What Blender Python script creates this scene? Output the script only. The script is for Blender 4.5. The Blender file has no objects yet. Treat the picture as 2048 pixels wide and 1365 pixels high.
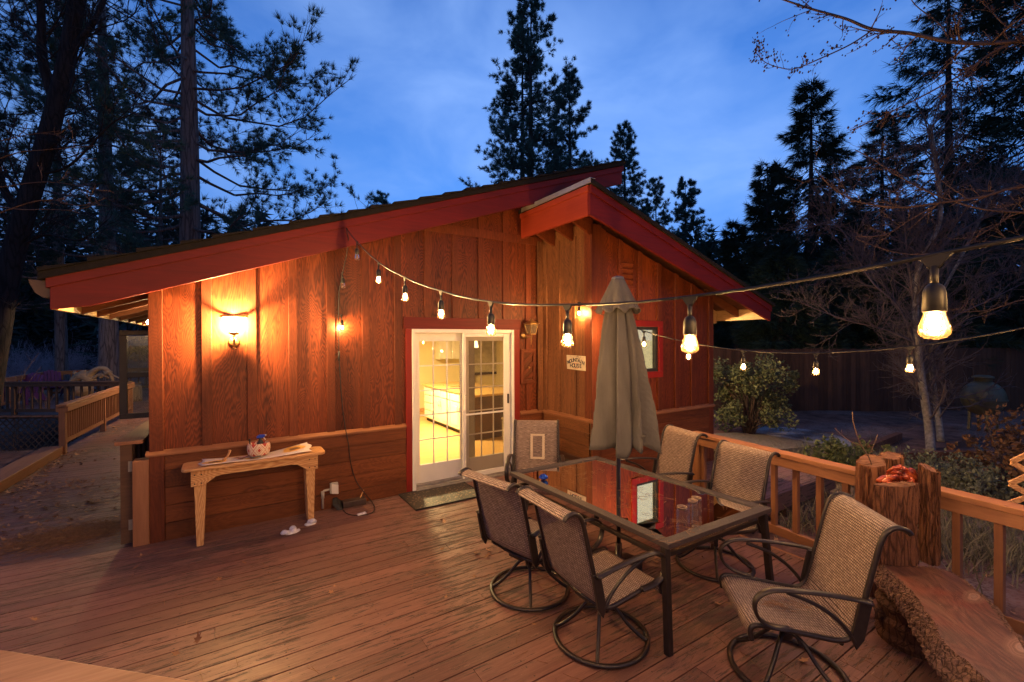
import bpy, math, random
import numpy as np
from mathutils import Vector, Matrix

random.seed(7); RNG = np.random.default_rng(7)
SC = bpy.context.scene
COL = SC.collection

# ------------------------------------------------------------------ camera
CAM_F = 893.0; YAW, PITCH, ROLL = (math.radians(a) for a in (32.45, -0.28, -0.25)); CAM_H = 2.0
_F = np.array([math.sin(YAW)*math.cos(PITCH), math.cos(YAW)*math.cos(PITCH), math.sin(PITCH)])
_r = np.array([math.cos(YAW), -math.sin(YAW), 0.0]); _u = np.cross(_r, _F)
_R = _r*math.cos(ROLL)+_u*math.sin(ROLL); _U = -_r*math.sin(ROLL)+_u*math.cos(ROLL)
cd = bpy.data.cameras.new("camera"); cam = bpy.data.objects.new("camera", cd); COL.objects.link(cam)
cd.sensor_width = 36.0; cd.lens = CAM_F/2048*36.0; cd.clip_start = 0.05; cd.clip_end = 600
cam.matrix_world = Matrix(((_R[0], _U[0], -_F[0], 0), (_R[1], _U[1], -_F[1], 0), (_R[2], _U[2], -_F[2], CAM_H), (0, 0, 0, 1)))
SC.camera = cam

def ray(u, v): return _R*(u-1024)/CAM_F + _U*(682.5-v)/CAM_F + _F
C0 = np.array([0, 0, CAM_H])
def onz(u, v, z=0.0): d = ray(u, v); return C0+d*((z-CAM_H)/d[2])
def ony(u, v, y): d = ray(u, v); return C0+d*(y/d[1])
def onx(u, v, x): d = ray(u, v); return C0+d*(x/d[0])
def at(u, v, D): return C0+ray(u, v)*D

# ------------------------------------------------------------------ world: dusk sky
EXPOSURE = 0.0
SKY = 1.85
W = bpy.data.worlds.new("World"); SC.world = W; W.use_nodes = True
nt = W.node_tree; nt.nodes.clear()
def wn(t, **k):
    n = nt.nodes.new(t)
    for a, b in k.items(): setattr(n, a, b)
    return n
tc = wn('ShaderNodeTexCoord'); sep = wn('ShaderNodeSeparateXYZ'); nt.links.new(tc.outputs['Generated'], sep.inputs[0])
# blue-hour gradient by elevation
rmp = wn('ShaderNodeValToRGB'); nt.links.new(sep.outputs['Z'], rmp.inputs[0])
cr = rmp.color_ramp; cr.elements[0].position = 0.0; cr.elements[0].color = (0.056, 0.175, 0.52, 1)
cr.elements[1].position = 1.0; cr.elements[1].color = (0.012, 0.045, 0.20, 1)
for p_, c_ in ((0.3, (0.062, 0.190, 0.55, 1)), (0.5, (0.044, 0.145, 0.46, 1)), (0.75, (0.024, 0.08, 0.29, 1))):
    e = cr.elements.new(p_); e.color = c_
# soft cloud veil
mp = wn('ShaderNodeMapping'); mp.inputs['Scale'].default_value = (1.5, 1.5, 3.2); mp.inputs['Rotation'].default_value = (0.2, 0.25, 0.5)
nt.links.new(tc.outputs['Generated'], mp.inputs[0])
nz = wn('ShaderNodeTexNoise'); nz.inputs['Scale'].default_value = 2.0; nz.inputs['Detail'].default_value = 5; nz.inputs['Roughness'].default_value = 0.52
nz.inputs['Distortion'].default_value = 0.35
nt.links.new(mp.outputs[0], nz.inputs['Vector'])
cl = wn('ShaderNodeMapRange'); cl.inputs[1].default_value = 0.36; cl.inputs[2].default_value = 0.76; nt.links.new(nz.outputs[0], cl.inputs[0])
mx = wn('ShaderNodeMixRGB'); mx.inputs[2].default_value = (0.165, 0.295, 0.62, 1)
mm = wn('ShaderNodeMath', operation='MULTIPLY'); mm.inputs[1].default_value = 0.9; nt.links.new(cl.outputs[0], mm.inputs[0])
nt.links.new(mm.outputs[0], mx.inputs[0]); nt.links.new(rmp.outputs[0], mx.inputs[1])
# brighter towards the afterglow (ahead, right of the ridge), dim behind
dv = wn('ShaderNodeVectorMath', operation='DOT_PRODUCT'); gd = Vector((math.sin(math.radians(40)), math.cos(math.radians(40)), 0.1)).normalized()
nt.links.new(tc.outputs['Generated'], dv.inputs[0]); dv.inputs[1].default_value = gd
mr = wn('ShaderNodeMapRange'); mr.inputs[1].default_value = 0.25; mr.inputs[2].default_value = 0.95; mr.inputs[3].default_value = 0.42; mr.inputs[4].default_value = 1.0
nt.links.new(dv.outputs['Value'], mr.inputs[0])
sc_ = wn('ShaderNodeMath', operation='MULTIPLY'); sc_.inputs[1].default_value = SKY; nt.links.new(mr.outputs[0], sc_.inputs[0])
bg = wn('ShaderNodeBackground'); nt.links.new(mx.outputs[0], bg.inputs[0]); nt.links.new(sc_.outputs[0], bg.inputs[1])
out = wn('ShaderNodeOutputWorld'); nt.links.new(bg.outputs[0], out.inputs[0])
SC.view_settings.view_transform = 'Standard'; SC.view_settings.look = 'None'; SC.view_settings.gamma = 1.0; SC.view_settings.exposure = EXPOSURE
SC.cycles.use_denoising = True; SC.cycles.max_bounces = 8; SC.cycles.transparent_max_bounces = 16
SC.cycles.diffuse_bounces = 3; SC.cycles.glossy_bounces = 4; SC.cycles.transmission_bounces = 6
SC.cycles.sample_clamp_indirect = 4.0; SC.cycles.use_light_tree = True; SC.cycles.caustics_reflective = False; SC.cycles.caustics_refractive = False
BULB_W = 32.0; SCONCE_W = 430.0; FLOOD_W = 16.0; KITCHEN_W = 400.0
WARM = (1.0, 0.61, 0.30)

# ------------------------------------------------------------------ mesh builder
class MB:
    def __init__(s): s.v = []; s.f = []; s.uv = None; s.sm = []
    def add(s, vs, fs, smooth=False):
        o = len(s.v); s.v += [tuple(map(float, p)) for p in vs]
        for f in fs: s.f.append(tuple(i+o for i in f)); s.sm.append(smooth)
        return s
    def box(s, a, b):
        x0, y0, z0 = a; x1, y1, z1 = b
        return s.add([(x0,y0,z0),(x1,y0,z0),(x1,y1,z0),(x0,y1,z0),(x0,y0,z1),(x1,y0,z1),(x1,y1,z1),(x0,y1,z1)],
                     [(0,3,2,1),(4,5,6,7),(0,1,5,4),(1,2,6,5),(2,3,7,6),(3,0,4,7)])
    def ext(s, poly, vec, smooth=False):
        n = len(poly); v = [tuple(p) for p in poly]+[tuple(np.add(p, vec)) for p in poly]
        f = [tuple(range(n-1, -1, -1)), tuple(range(n, 2*n))]+[(i, (i+1) % n, n+(i+1) % n, n+i) for i in range(n)]
        return s.add(v, f, smooth)
    def bar(s, p0, p1, w, h, up=(0, 0, 1)):
        """rectangular bar from p0 to p1, width w, height h (h along up)"""
        p0 = np.array(p0, float); p1 = np.array(p1, float); d = p1-p0; d /= np.linalg.norm(d); up = np.array(up, float)
        sx = np.cross(d, up); sx /= np.linalg.norm(sx); uy = np.cross(sx, d)
        q = [sx*w/2*a+uy*h/2*b for a, b in ((-1,-1),(1,-1),(1,1),(-1,1))]
        return s.add([p0+k for k in q]+[p1+k for k in q], [(0,1,2,3),(7,6,5,4),(0,4,5,1),(1,5,6,2),(2,6,7,3),(3,7,4,0)])
    def tube(s, pts, r, n=8, closed=False, smooth=True, flat=None):
        P = np.array(pts, float); m = len(P); rr = np.full(m, r, float) if np.isscalar(r) else np.array(r, float)
        T = np.zeros_like(P)
        for i in range(m):
            a = P[(i-1) % m] if (closed or i > 0) else P[i]; b = P[(i+1) % m] if (closed or i < m-1) else P[i]
            T[i] = b-a; T[i] /= (np.linalg.norm(T[i])+1e-12)
        ref = np.array([0, 0, 1.0]) if abs(T[0][2]) < 0.9 else np.array([1.0, 0, 0])
        N = np.cross(T[0], ref); N /= np.linalg.norm(N); V = []
        for i in range(m):
            N = N-T[i]*np.dot(N, T[i]); N /= (np.linalg.norm(N)+1e-12); B = np.cross(T[i], N)
            for k in range(n):
                a = 2*math.pi*(k+.5)/n
                ca, sa = math.cos(a), math.sin(a)
                if flat: ca *= flat[0]; sa *= flat[1]
                V.append(P[i]+rr[i]*(N*ca+B*sa))
        F = []
        for i in range(m if closed else m-1):
            j = (i+1) % m
            for k in range(n): F.append((i*n+k, i*n+(k+1) % n, j*n+(k+1) % n, j*n+k))
        if not closed: F.append(tuple(range(n-1, -1, -1))); F.append(tuple((m-1)*n+k for k in range(n)))
        return s.add(V, F, smooth)
    def lathe(s, prof, c=(0, 0, 0), n=16, smooth=True, cap=True):
        V = []; m = len(prof)
        for r, z in prof:
            for k in range(n):
                a = 2*math.pi*k/n; V.append((c[0]+r*math.cos(a), c[1]+r*math.sin(a), c[2]+z))
        F = [(i*n+k, i*n+(k+1) % n, (i+1)*n+(k+1) % n, (i+1)*n+k) for i in range(m-1) for k in range(n)]
        if cap:
            F.append(tuple(range(n-1, -1, -1))); F.append(tuple((m-1)*n+k for k in range(n)))
        return s.add(V, F, smooth)
    def grid(s, G, smooth=True, closed_u=False):
        G = np.array(G, float); a, b = G.shape[:2]
        F = []
        for i in range(a-1):
            for j in range(b if closed_u else b-1):
                k = (j+1) % b; F.append((i*b+j, i*b+k, (i+1)*b+k, (i+1)*b+j))
        return s.add(G.reshape(-1, 3), F, smooth)
    def xf(s, M):
        s.v = [tuple(M @ Vector(p)) for p in s.v]; return s
    def off(s, d):
        s.v = [(p[0]+d[0], p[1]+d[1], p[2]+d[2]) for p in s.v]; return s

def link(o): COL.objects.link(o); return o
def mk(name, mb, mat, parent=None, bevel=0.0, local=False):
    """one mesh object; vertices are world coordinates unless local"""
    v = mb.v
    if parent is not None and not local:
        l = world_loc(parent); v = [(p[0]-l[0], p[1]-l[1], p[2]-l[2]) for p in v]
    me = bpy.data.meshes.new(name); me.from_pydata(v, [], mb.f); me.polygons.foreach_set('use_smooth', mb.sm)
    if mb.uv is not None:
        ul = me.uv_layers.new(name='UVMap'); li = np.zeros(len(me.loops), np.int32); me.loops.foreach_get('vertex_index', li)
        ul.data.foreach_set('uv', np.array(mb.uv, np.float32)[li].ravel())
    me.materials.append(mat); me.update()
    o = link(bpy.data.objects.new(name, me))
    if parent is not None: o.parent = parent
    if bevel > 0:
        b = o.modifiers.new('bevel', 'BEVEL'); b.width = bevel; b.segments = 2; b.limit_method = 'ANGLE'; b.angle_limit = math.radians(40)
    return o
def world_loc(o):
    l = np.zeros(3)
    while o is not None: l += np.array(o.location); o = o.parent
    return l
def thing(name, label, cat, loc=(0, 0, 0), rz=0.0, group=None):
    o = link(bpy.data.objects.new(name, None)); o.empty_display_size = 0.1
    o.location = loc; o.rotation_euler = (0, 0, rz); o['label'] = label; o['category'] = cat
    if group: o['group'] = group
    return o
def tag(o, label, cat, group=None, kind=None):
    o['label'] = label; o['category'] = cat
    if group: o['group'] = group
    if kind: o['kind'] = kind
    return o
def solo(name, mb, mat, label, cat, group=None, kind=None, bevel=0.0):
    """a thing that is one mesh, origin at its base centre"""
    a = np.array(mb.v); c = np.array([(a[:,0].min()+a[:,0].max())/2, (a[:,1].min()+a[:,1].max())/2, a[:,2].min()])
    mb.off(-c); o = mk(name, mb, mat, None, bevel); o.location = c; return tag(o, label, cat, group, kind)
def struct(name, mb, mat, bevel=0.0):
    o = mk(name, mb, mat, None, bevel); o['kind'] = 'structure'; return o
def copy_tree(o, parent=None):
    c = o.copy(); COL.objects.link(c)
    if parent is not None: c.parent = parent
    for ch in list(o.children): copy_tree(ch, c)
    return c
def npmesh(name, V, F, mat, parent=None, k=3, world=True):
    V = np.asarray(V, np.float32).reshape(-1, 3)
    if parent is not None and world: V = V-world_loc(parent).astype(np.float32)
    F = np.asarray(F, np.int32).reshape(-1, k)
    me = bpy.data.meshes.new(name); me.vertices.add(len(V)); me.vertices.foreach_set('co', V.ravel())
    me.loops.add(F.size); me.loops.foreach_set('vertex_index', F.ravel()); me.polygons.add(len(F))
    me.polygons.foreach_set('loop_start', np.arange(0, F.size, k, dtype=np.int32)); me.update(calc_edges=True)
    me.materials.append(mat); o = link(bpy.data.objects.new(name, me))
    if parent is not None: o.parent = parent
    return o

# ------------------------------------------------------------------ materials
class NM:
    def __init__(s, name):
        s.m = bpy.data.materials.new(name); s.m.use_nodes = True; s.t = s.m.node_tree
        s.b = s.t.nodes['Principled BSDF']; s.o = s.t.nodes['Material Output']
    def n(s, t, ins=None, **k):
        q = s.t.nodes.new(t)
        for a, b in k.items(): setattr(q, a, b)
        for a, b in (ins or {}).items():
            if isinstance(b, bpy.types.NodeSocket): s.t.links.new(b, q.inputs[a])
            else: q.inputs[a].default_value = b
        return q
    def l(s, a, b): s.t.links.new(a, b)
    def ramp(s, fac, stops):
        q = s.n('ShaderNodeValToRGB', {0: fac}); r = q.color_ramp
        for i, (p, c) in enumerate(stops):
            e = r.elements[i] if i < 2 else r.elements.new(p)
            e.position = p; e.color = (*c, 1)
        return q.outputs[0]
    def math(s, op, a, b=0.0, c=None):
        d = {0: a, 1: b}
        if c is not None: d[2] = c
        return s.n('ShaderNodeMath', d, operation=op).outputs[0]
    def mix(s, f, a, b, blend='MIX'):
        q = s.n('ShaderNodeMixRGB', {0: f, 1: a, 2: b}, blend_type=blend); return q.outputs[0]
    def coord(s, scale=(1, 1, 1), island=0.0, which='Object', rot=(0, 0, 0)):
        c = s.n('ShaderNodeTexCoord').outputs[which]
        if island:
            g = s.n('ShaderNodeNewGeometry').outputs['Random Per Island']
            k = s.n('ShaderNodeCombineXYZ', {0: s.math('MULTIPLY', g, 37.0*island), 1: s.math('MULTIPLY', g, 91.0*island), 2: s.math('MULTIPLY', g, 53.0*island)}).outputs[0]
            c = s.n('ShaderNodeVectorMath', {0: c, 1: k}, operation='ADD').outputs[0]
        return s.n('ShaderNodeMapping', {0: c, 3: scale, 2: rot}).outputs[0]
    def noise(s, vec, scale=1.0, detail=4, rough=.55, dist=0.0):
        return s.n('ShaderNodeTexNoise', {'Vector': vec, 'Scale': scale, 'Detail': detail, 'Roughness': rough, 'Distortion': dist}).outputs[0]
    def bump(s, h, strength=.3, dist=.01):
        q = s.n('ShaderNodeBump', {'Height': h, 'Strength': strength, 'Distance': dist}); s.l(q.outputs[0], s.b.inputs['Normal'])
    def set(s, col=None, rough=None, metal=None, spec=None):
        for a, v in (('Base Color', col), ('Roughness', rough), ('Metallic', metal), ('Specular IOR Level', spec)):
            if v is None: continue
            if isinstance(v, bpy.types.NodeSocket): s.l(v, s.b.inputs[a])
            else: s.b.inputs[a].default_value = (*v, 1) if isinstance(v, tuple) else v
        return s

def plain(name, col, rough=.6, metal=0.0, var=.25, scale=6.0, bump=0.0, spec=.4):
    m = NM(name); v = m.coord((1, 1, 1)); f = m.noise(v, scale, 4)
    c = m.ramp(f, [(.3, tuple(x*(1-var) for x in col)), (.7, tuple(min(1, x*(1+var)) for x in col))])
    m.set(c, rough, metal, spec)
    if bump: m.bump(m.noise(v, scale*6, 3), bump, .004)
    return m.m
AX = {'x': (1/14, 1, 1), 'y': (1, 1/14, 1), 'z': (1, 1, 1/14)}
def wood(name, lo, hi, axis='x', freq=22.0, rough=.6, bump=.25, tint=.3, rings=0.0, wear=None, spec=.3, knots=0.0):
    """streaky timber; every loose board of the mesh gets its own grain and tone"""
    m = NM(name); v = m.coord(AX[axis], 1.0)
    fine = m.noise(v, freq*3, 5, .65); med = m.noise(v, freq*.55, 4, .6, .4)
    f = m.math('ADD', m.math('MULTIPLY', fine, .5), m.math('MULTIPLY', med, .5))
    if rings:
        sc = {'x': (.22, 1, 1), 'y': (1, .22, 1), 'z': (1, 1, .22)}[axis]
        r0 = m.noise(m.coord(sc, 1.0), 2.6, 2.5, .5, .6)
        rg = m.math('SINE', m.math('MULTIPLY', m.math('ADD', r0, m.math('MULTIPLY', fine, .05)), 330.0)); rg = m.math('MULTIPLY_ADD', rg, .5, .5)
        f = m.math('ADD', m.math('MULTIPLY', f, 1-rings), m.math('MULTIPLY', rg, rings))
    c = m.ramp(f, [(.30, lo), (.68, hi)])
    g = m.n('ShaderNodeNewGeometry').outputs['Random Per Island']
    k = m.n('ShaderNodeMapRange', {0: g, 3: 1-tint, 4: 1+tint*.6}).outputs[0]
    c = m.mix(1.0, c, m.n('ShaderNodeCombineXYZ', {0: k, 1: k, 2: k}).outputs[0], 'MULTIPLY')
    big = m.noise(m.coord((1, 1, 1)), 1.3, 4)
    c = m.mix(m.n('ShaderNodeMapRange', {0: big, 1: .55, 2: .8, 3: 0.0, 4: .45}).outputs[0], c, tuple(x*.45 for x in lo)+(1,))
    if knots:
        kv = m.coord({'x': (.35, 1, 1), 'y': (1, .35, 1), 'z': (1, 1, .35)}[axis], 1.0)
        kd = m.n('ShaderNodeTexVoronoi', {'Vector': kv, 'Scale': knots}).outputs['Distance']
        c = m.mix(m.n('ShaderNodeMapRange', {0: kd, 1: .115, 2: .05}).outputs[0], c, tuple(x*.28 for x in lo)+(1,))
        c = m.mix(m.math('MULTIPLY', m.n('ShaderNodeMapRange', {0: m.math('ABSOLUTE', m.math('SUBTRACT', kd, .15)), 1: .03, 2: .0}).outputs[0], .6), c, tuple(x*.6 for x in lo)+(1,))
    if wear:
        w = m.noise(m.coord(AX[axis], .3), 9.0, 6, .7); w2 = m.noise(m.coord((1, 1, 1)), 1.1, 3)
        wf = m.n('ShaderNodeMapRange', {0: m.math('MULTIPLY', w, w2), 1: .25, 2: .35}).outputs[0]
        c = m.mix(m.math('MULTIPLY', wf, .85), c, (*wear, 1))
    m.set(c, rough, 0, spec); m.bump(f, bump, .004)
    return m.m
def emit(name, col, strength):
    m = NM(name); e = m.n('ShaderNodeEmission', {0: (*col, 1), 1: strength}); m.l(e.outputs[0], m.o.inputs[0]); return m.m
def glassy(name, tint=(1, 1, 1), refl=1.0, ior=1.5, rough=0.0, haze=0.0, hcol=(.8, .8, .8), trans=False):
    m = NM(name); t = m.n('ShaderNodeBsdfTransparent', {0: (*tint, 1)}).outputs[0]
    g = m.n('ShaderNodeBsdfGlossy', {0: (1, 1, 1, 1), 'Roughness': rough}).outputs[0]
    fr = m.math('MULTIPLY', m.n('ShaderNodeFresnel', {0: ior}).outputs[0], refl)
    s_ = t
    if haze:
        d = m.n('ShaderNodeBsdfTranslucent' if trans else 'ShaderNodeBsdfDiffuse', {0: (*hcol, 1)}).outputs[0]
        s_ = m.n('ShaderNodeMixShader', {0: haze, 1: t, 2: d}).outputs[0]
    s_ = m.n('ShaderNodeMixShader', {0: fr, 1: s_, 2: g}).outputs[0]
    m.l(s_, m.o.inputs[0]); return m.m
def bark(name, lo, hi, sc=9.0, bump=.9):
    m = NM(name); v = m.coord((1, 1, .11), .4)
    w = m.n('ShaderNodeTexNoise', {'Vector': v, 'Scale': sc*.9, 'Detail': 4}).outputs['Color']
    v2 = m.n('ShaderNodeVectorMath', {0: v, 1: m.n('ShaderNodeVectorMath', {0: w, 1: (.5/sc, .5/sc, .5/sc)}, operation='MULTIPLY').outputs[0]}, operation='ADD').outputs[0]
    n1 = m.noise(v2, sc*2.2, 6, .7, .3); n2 = m.noise(m.coord((1, 1, .5)), sc*6, 4, .7)
    vo = m.n('ShaderNodeTexVoronoi', {'Vector': v2, 'Scale': sc*2.0}, feature='DISTANCE_TO_EDGE').outputs[0]
    f = m.math('MULTIPLY', m.math('ADD', m.math('MULTIPLY', n1, .6), m.math('MULTIPLY', n2, .4)), m.math('MINIMUM', m.math('MULTIPLY_ADD', vo, 4.5, .42), 1.0))
    m.set(m.ramp(f, [(.12, lo), (.58, hi)]), .9, 0, .2); m.bump(f, bump, .02); return m.m
def leafmat(name, lo, hi, rough=.6, transl=.25):
    m = NM(name); g = m.n('ShaderNodeNewGeometry').outputs['Random Per Island']
    c = m.ramp(g, [(0.0, lo), (1.0, hi)]); m.set(c, rough, 0, .3)
    t = m.n('ShaderNodeBsdfTranslucent', {0: c}).outputs[0]
    s_ = m.n('ShaderNodeMixShader', {0: transl, 1: m.b.outputs[0], 2: t}).outputs[0]
    m.l(s_, m.o.inputs[0]); return m.m

M = {}
M['siding'] = wood('siding_stain', (.050, .0085, .003), (.205, .045, .012), 'z', 13, .48, .4, .35, rings=.22)
M['batten'] = wood('batten_stain', (.066, .013, .0045), (.175, .040, .012), 'z', 20, .55, .3, .3, rings=.12)
M['oldsiding'] = wood('weathered_siding', (.075, .024, .009), (.24, .10, .038), 'z', 16, .7, .6, .25, rings=.12)
M['wains'] = wood('wainscot_board', (.07, .017, .005), (.20, .060, .018), 'x', 14, .55, .3, .4, rings=.10, knots=3.2)
M['wainsy'] = wood('wainscot_board_side', (.08, .025, .008), (.22, .085, .03), 'y', 14, .55, .3, .3, rings=.10, knots=3.2)
M['rail_cap'] = wood('chair_rail_wood', (.16, .06, .025), (.30, .13, .06), 'x', 18, .5, .2, .15)
M['rail_capy'] = wood('chair_rail_wood_side', (.16, .06, .025), (.30, .13, .06), 'y', 18, .5, .2, .15)
M['red'] = wood('red_painted_board', (.085, .005, .0035), (.165, .010, .006), 'x', 11, .55, .4, .1)
M['redz'] = wood('red_painted_trim', (.17, .010, .007), (.23, .016, .010), 'z', 16, .5, .15, .1)
M['rafter'] = wood('rafter_wood', (.10, .03, .012), (.20, .07, .03), 'x', 16, .7, .2, .2)
M['soffit'] = wood('soffit_board', (.06, .018, .008), (.12, .04, .018), 'y', 12, .8, .2, .2)
M['paleboard'] = wood('bare_pine_board', (.42, .26, .12), (.66, .46, .24), 'y', 10, .6, .2, .2, rings=.2)
M['shingle'] = plain('roof_shingle', (.008, .006, .0055), .95, 0, .5, 30, .6)
M['flash'] = plain('metal_flashing', (.45, .44, .46), .4, .6, .12, 8)
def deck_mat():
    m = NM('deck_board'); v = m.coord(AX['x'], 1.0); g = m.n('ShaderNodeNewGeometry').outputs['Random Per Island']
    fine = m.noise(v, 95, 5, .7); med = m.noise(v, 17, 6, .65, .3)
    c = m.ramp(m.math('ADD', m.math('MULTIPLY', fine, .55), m.math('MULTIPLY', med, .45)), [(.33, (.100, .044, .037)), (.66, (.225, .112, .092))])
    k = m.n('ShaderNodeMapRange', {0: g, 3: .72, 4: 1.15}).outputs[0]; c = m.mix(1.0, c, m.n('ShaderNodeCombineXYZ', {0: k, 1: k, 2: k}).outputs[0], 'MULTIPLY')
    # peeled paint: sharp streaks of dark bare wood, thicker in worn zones
    zone = m.noise(m.coord((1, 1, 1)), .75, 3, .5); st = m.noise(m.coord((1/9, 1, 1), 1.0), 42, 8, .75, .2)
    thr = m.math('ADD', st, m.math('MULTIPLY_ADD', zone, .42, -.21)); pf = m.n('ShaderNodeMapRange', {0: thr, 1: .535, 2: .56}).outputs[0]
    bare = m.ramp(fine, [(.35, (.030, .020, .018)), (.65, (.12, .085, .070))]); c = m.mix(m.math('MULTIPLY', pf, .9), c, bare)
    lt = m.n('ShaderNodeMapRange', {0: m.noise(m.coord((1/7, 1, 1), 1.0), 30, 7, .7), 1: .655, 2: .68}).outputs[0]; c = m.mix(m.math('MULTIPLY', lt, .55), c, (.40, .26, .21, 1))
    sx = m.n('ShaderNodeSeparateXYZ', {0: m.n('ShaderNodeTexCoord').outputs['Object']})
    fx = m.math('SUBTRACT', m.math('MULTIPLY', m.math('FRACT', m.math('DIVIDE', sx.outputs[0], .61)), .61), .3); yy = m.math('MULTIPLY', m.math('FRACT', m.math('DIVIDE', m.math('ADD', sx.outputs[1], 4.0), .146)), .146)
    fy = m.math('SUBTRACT', m.math('ABSOLUTE', m.math('SUBTRACT', yy, .069)), .042)
    rr = m.math('SQRT', m.math('ADD', m.math('POWER', fx, 2.0), m.math('POWER', fy, 2.0))); sd_ = m.n('ShaderNodeMapRange', {0: rr, 1: .0062, 2: .0042}).outputs[0]
    c = m.mix(m.math('MULTIPLY', sd_, .85), c, (.02, .014, .012, 1))
    m.set(c, m.n('ShaderNodeMapRange', {0: pf, 3: .46, 4: .8}).outputs[0], 0, .4)
    h = m.math('SUBTRACT', m.math('MULTIPLY', fine, .4), m.math('ADD', m.math('MULTIPLY', pf, .35), sd_)); m.bump(h, .45, .004); return m.m
M['deck'] = deck_mat()
M['railing'] = wood('railing_wood', (.21, .085, .04), (.36, .17, .085), 'y', 16, .6, .25, .18)
M['railingz'] = wood('railing_post_wood', (.20, .08, .037), (.34, .155, .078), 'z', 16, .6, .25, .18)
M['railingx'] = wood('railing_cross_wood', (.20, .08, .037), (.34, .155, .078), 'x', 16, .6, .25, .18)
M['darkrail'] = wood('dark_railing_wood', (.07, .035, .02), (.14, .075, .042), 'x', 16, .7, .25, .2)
M['pine'] = wood('yellow_pine', (.42, .20, .08), (.62, .36, .16), 'x', 11, .5, .2, .15, rings=.4)
M['pinez'] = wood('yellow_pine_leg', (.42, .20, .08), (.62, .36, .16), 'z', 11, .5, .2, .15, rings=.4)
M['white'] = plain('white_vinyl', (.72, .70, .66), .4, 0, .05, 4)
M['alum'] = plain('sill_aluminium', (.36, .33, .31), .4, .5, .2, 10)
M['black'] = plain('black_rubber', (.02, .02, .02), .6, 0, .3, 20)
M['cord'] = plain('black_cord', (.012, .011, .013), .5, 0, .2, 20, 0, .35)
M['bronze'] = plain('bronze_tube', (.024, .018, .018), .36, .35, .25, 30, .1, .5)
M['tabletop'] = plain('ribbed_bronze_frame', (.045, .034, .037), .5, .1, .2, 40, .2, .4)
M['brass'] = plain('aged_brass', (.42, .26, .10), .35, .8, .2, 14)
M['umb'] = None
M['grey'] = plain('grey_plastic', (.34, .33, .32), .5, 0, .15, 10)
M['snow'] = plain('snow', (.55, .53, .60), .6, 0, .08, 20, .4)
M['door_glass'] = glassy('door_glass', (.97, .97, .95), .8)
M['bulb_glass'] = glassy('amber_bulb_glass', (1.0, .86, .58), .9, 1.45, 0, .03, (1.0, .60, .20), True)
M['dead_glass'] = glassy('clear_bulb_glass', (.95, .93, .9), 1.0, 1.5, 0, .06)
M['table_glass'] = glassy('bronze_table_glass', (.42, .27, .19), 1.25, 1.5, 0.0, .05, (.16, .10, .08))
M['jar_glass'] = glassy('jar_glass', (.95, .93, .88), .14, 1.45, .05, .015)
M['filament'] = emit('bulb_filament', WARM, BULB_W/(math.pi*.0019))
# ------------------------------------------------------------------ ground
def ground_z(x, y):
    t = np.clip((np.asarray(x, float)+1.0)/5.0, 0, 1); t = t*t*(3-2*t)
    z = -0.95+0.53*t
    d = np.hypot(x, np.asarray(y, float)-3)
    return z+np.clip(d-22, 0, 60)*.012+.03*np.sin(np.asarray(x)*1.3)*np.cos(np.asarray(y)*1.1)
def build_ground():
    ax = np.concatenate([-np.geomspace(260, 14, 16), np.linspace(-12, 22, 60), 12+np.geomspace(14, 260, 16)])
    ay = np.concatenate([-np.geomspace(220, 9, 14), np.linspace(-7, 26, 56), 16+np.geomspace(14, 300, 16)])
    X, Y = np.meshgrid(ax, ay); Z = ground_z(X, Y)
    b = MB(); b.grid(np.dstack([X, Y, Z]))
    m = NM('ground_earth'); v = m.coord()
    n1 = m.noise(v, 3.0, 6, .7); n2 = m.noise(v, .5, 3); n3 = m.noise(v, 24, 4, .7)
    c = m.ramp(n1, [(.3, (.055, .028, .022)), (.62, (.24, .125, .10))])
    c = m.mix(m.n('ShaderNodeMapRange', {0: n3, 1: .55, 2: .7}).outputs[0], c, (.20, .12, .085, 1))
    fr = m.math('MULTIPLY', m.n('ShaderNodeMapRange', {0: n2, 1: .50, 2: .62}).outputs[0], m.n('ShaderNodeMapRange', {0: n3, 1: .40, 2: .55}).outputs[0])
    c = m.mix(m.math('MULTIPLY', fr, .35), c, (.36, .32, .31, 1))
    m.set(c, .9, 0, .2); m.bump(m.math('ADD', n1, m.math('MULTIPLY', n3, .5)), .7, .04)
    struct('ground', b, m.m)
    # frosted gravel path by the shrub
    p = MB(); pts = []
    edge = [(11.15, 6.5), (11.9, 6.9), (12.5, 6.5), (12.9, 5.8), (12.7, 5.0), (12.1, 4.5), (11.4, 4.2), (10.6, 4.0), (9.6, 3.8), (8.6, 3.9), (8.9, 4.5), (11.15, 4.55)]
    p.add([(x, y, float(ground_z(x, y))+.02) for x, y in edge], [tuple(range(len(edge)))])
    m = NM('frosty_gravel'); v = m.coord(); a = m.noise(v, 30, 5, .7); b2 = m.noise(v, 1.2, 3)
    m.set(m.mix(m.n('ShaderNodeMapRange', {0: b2, 1: .4, 2: .6}).outputs[0], m.ramp(a, [(.35, (.05, .035, .03)), (.65, (.20, .16, .15))]), m.ramp(a, [(.35, (.18, .18, .20)), (.6, (.5, .5, .53))])), .9, 0, .2)
    m.bump(a, .8, .02); struct('path', p, m.m)
build_ground()

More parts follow.
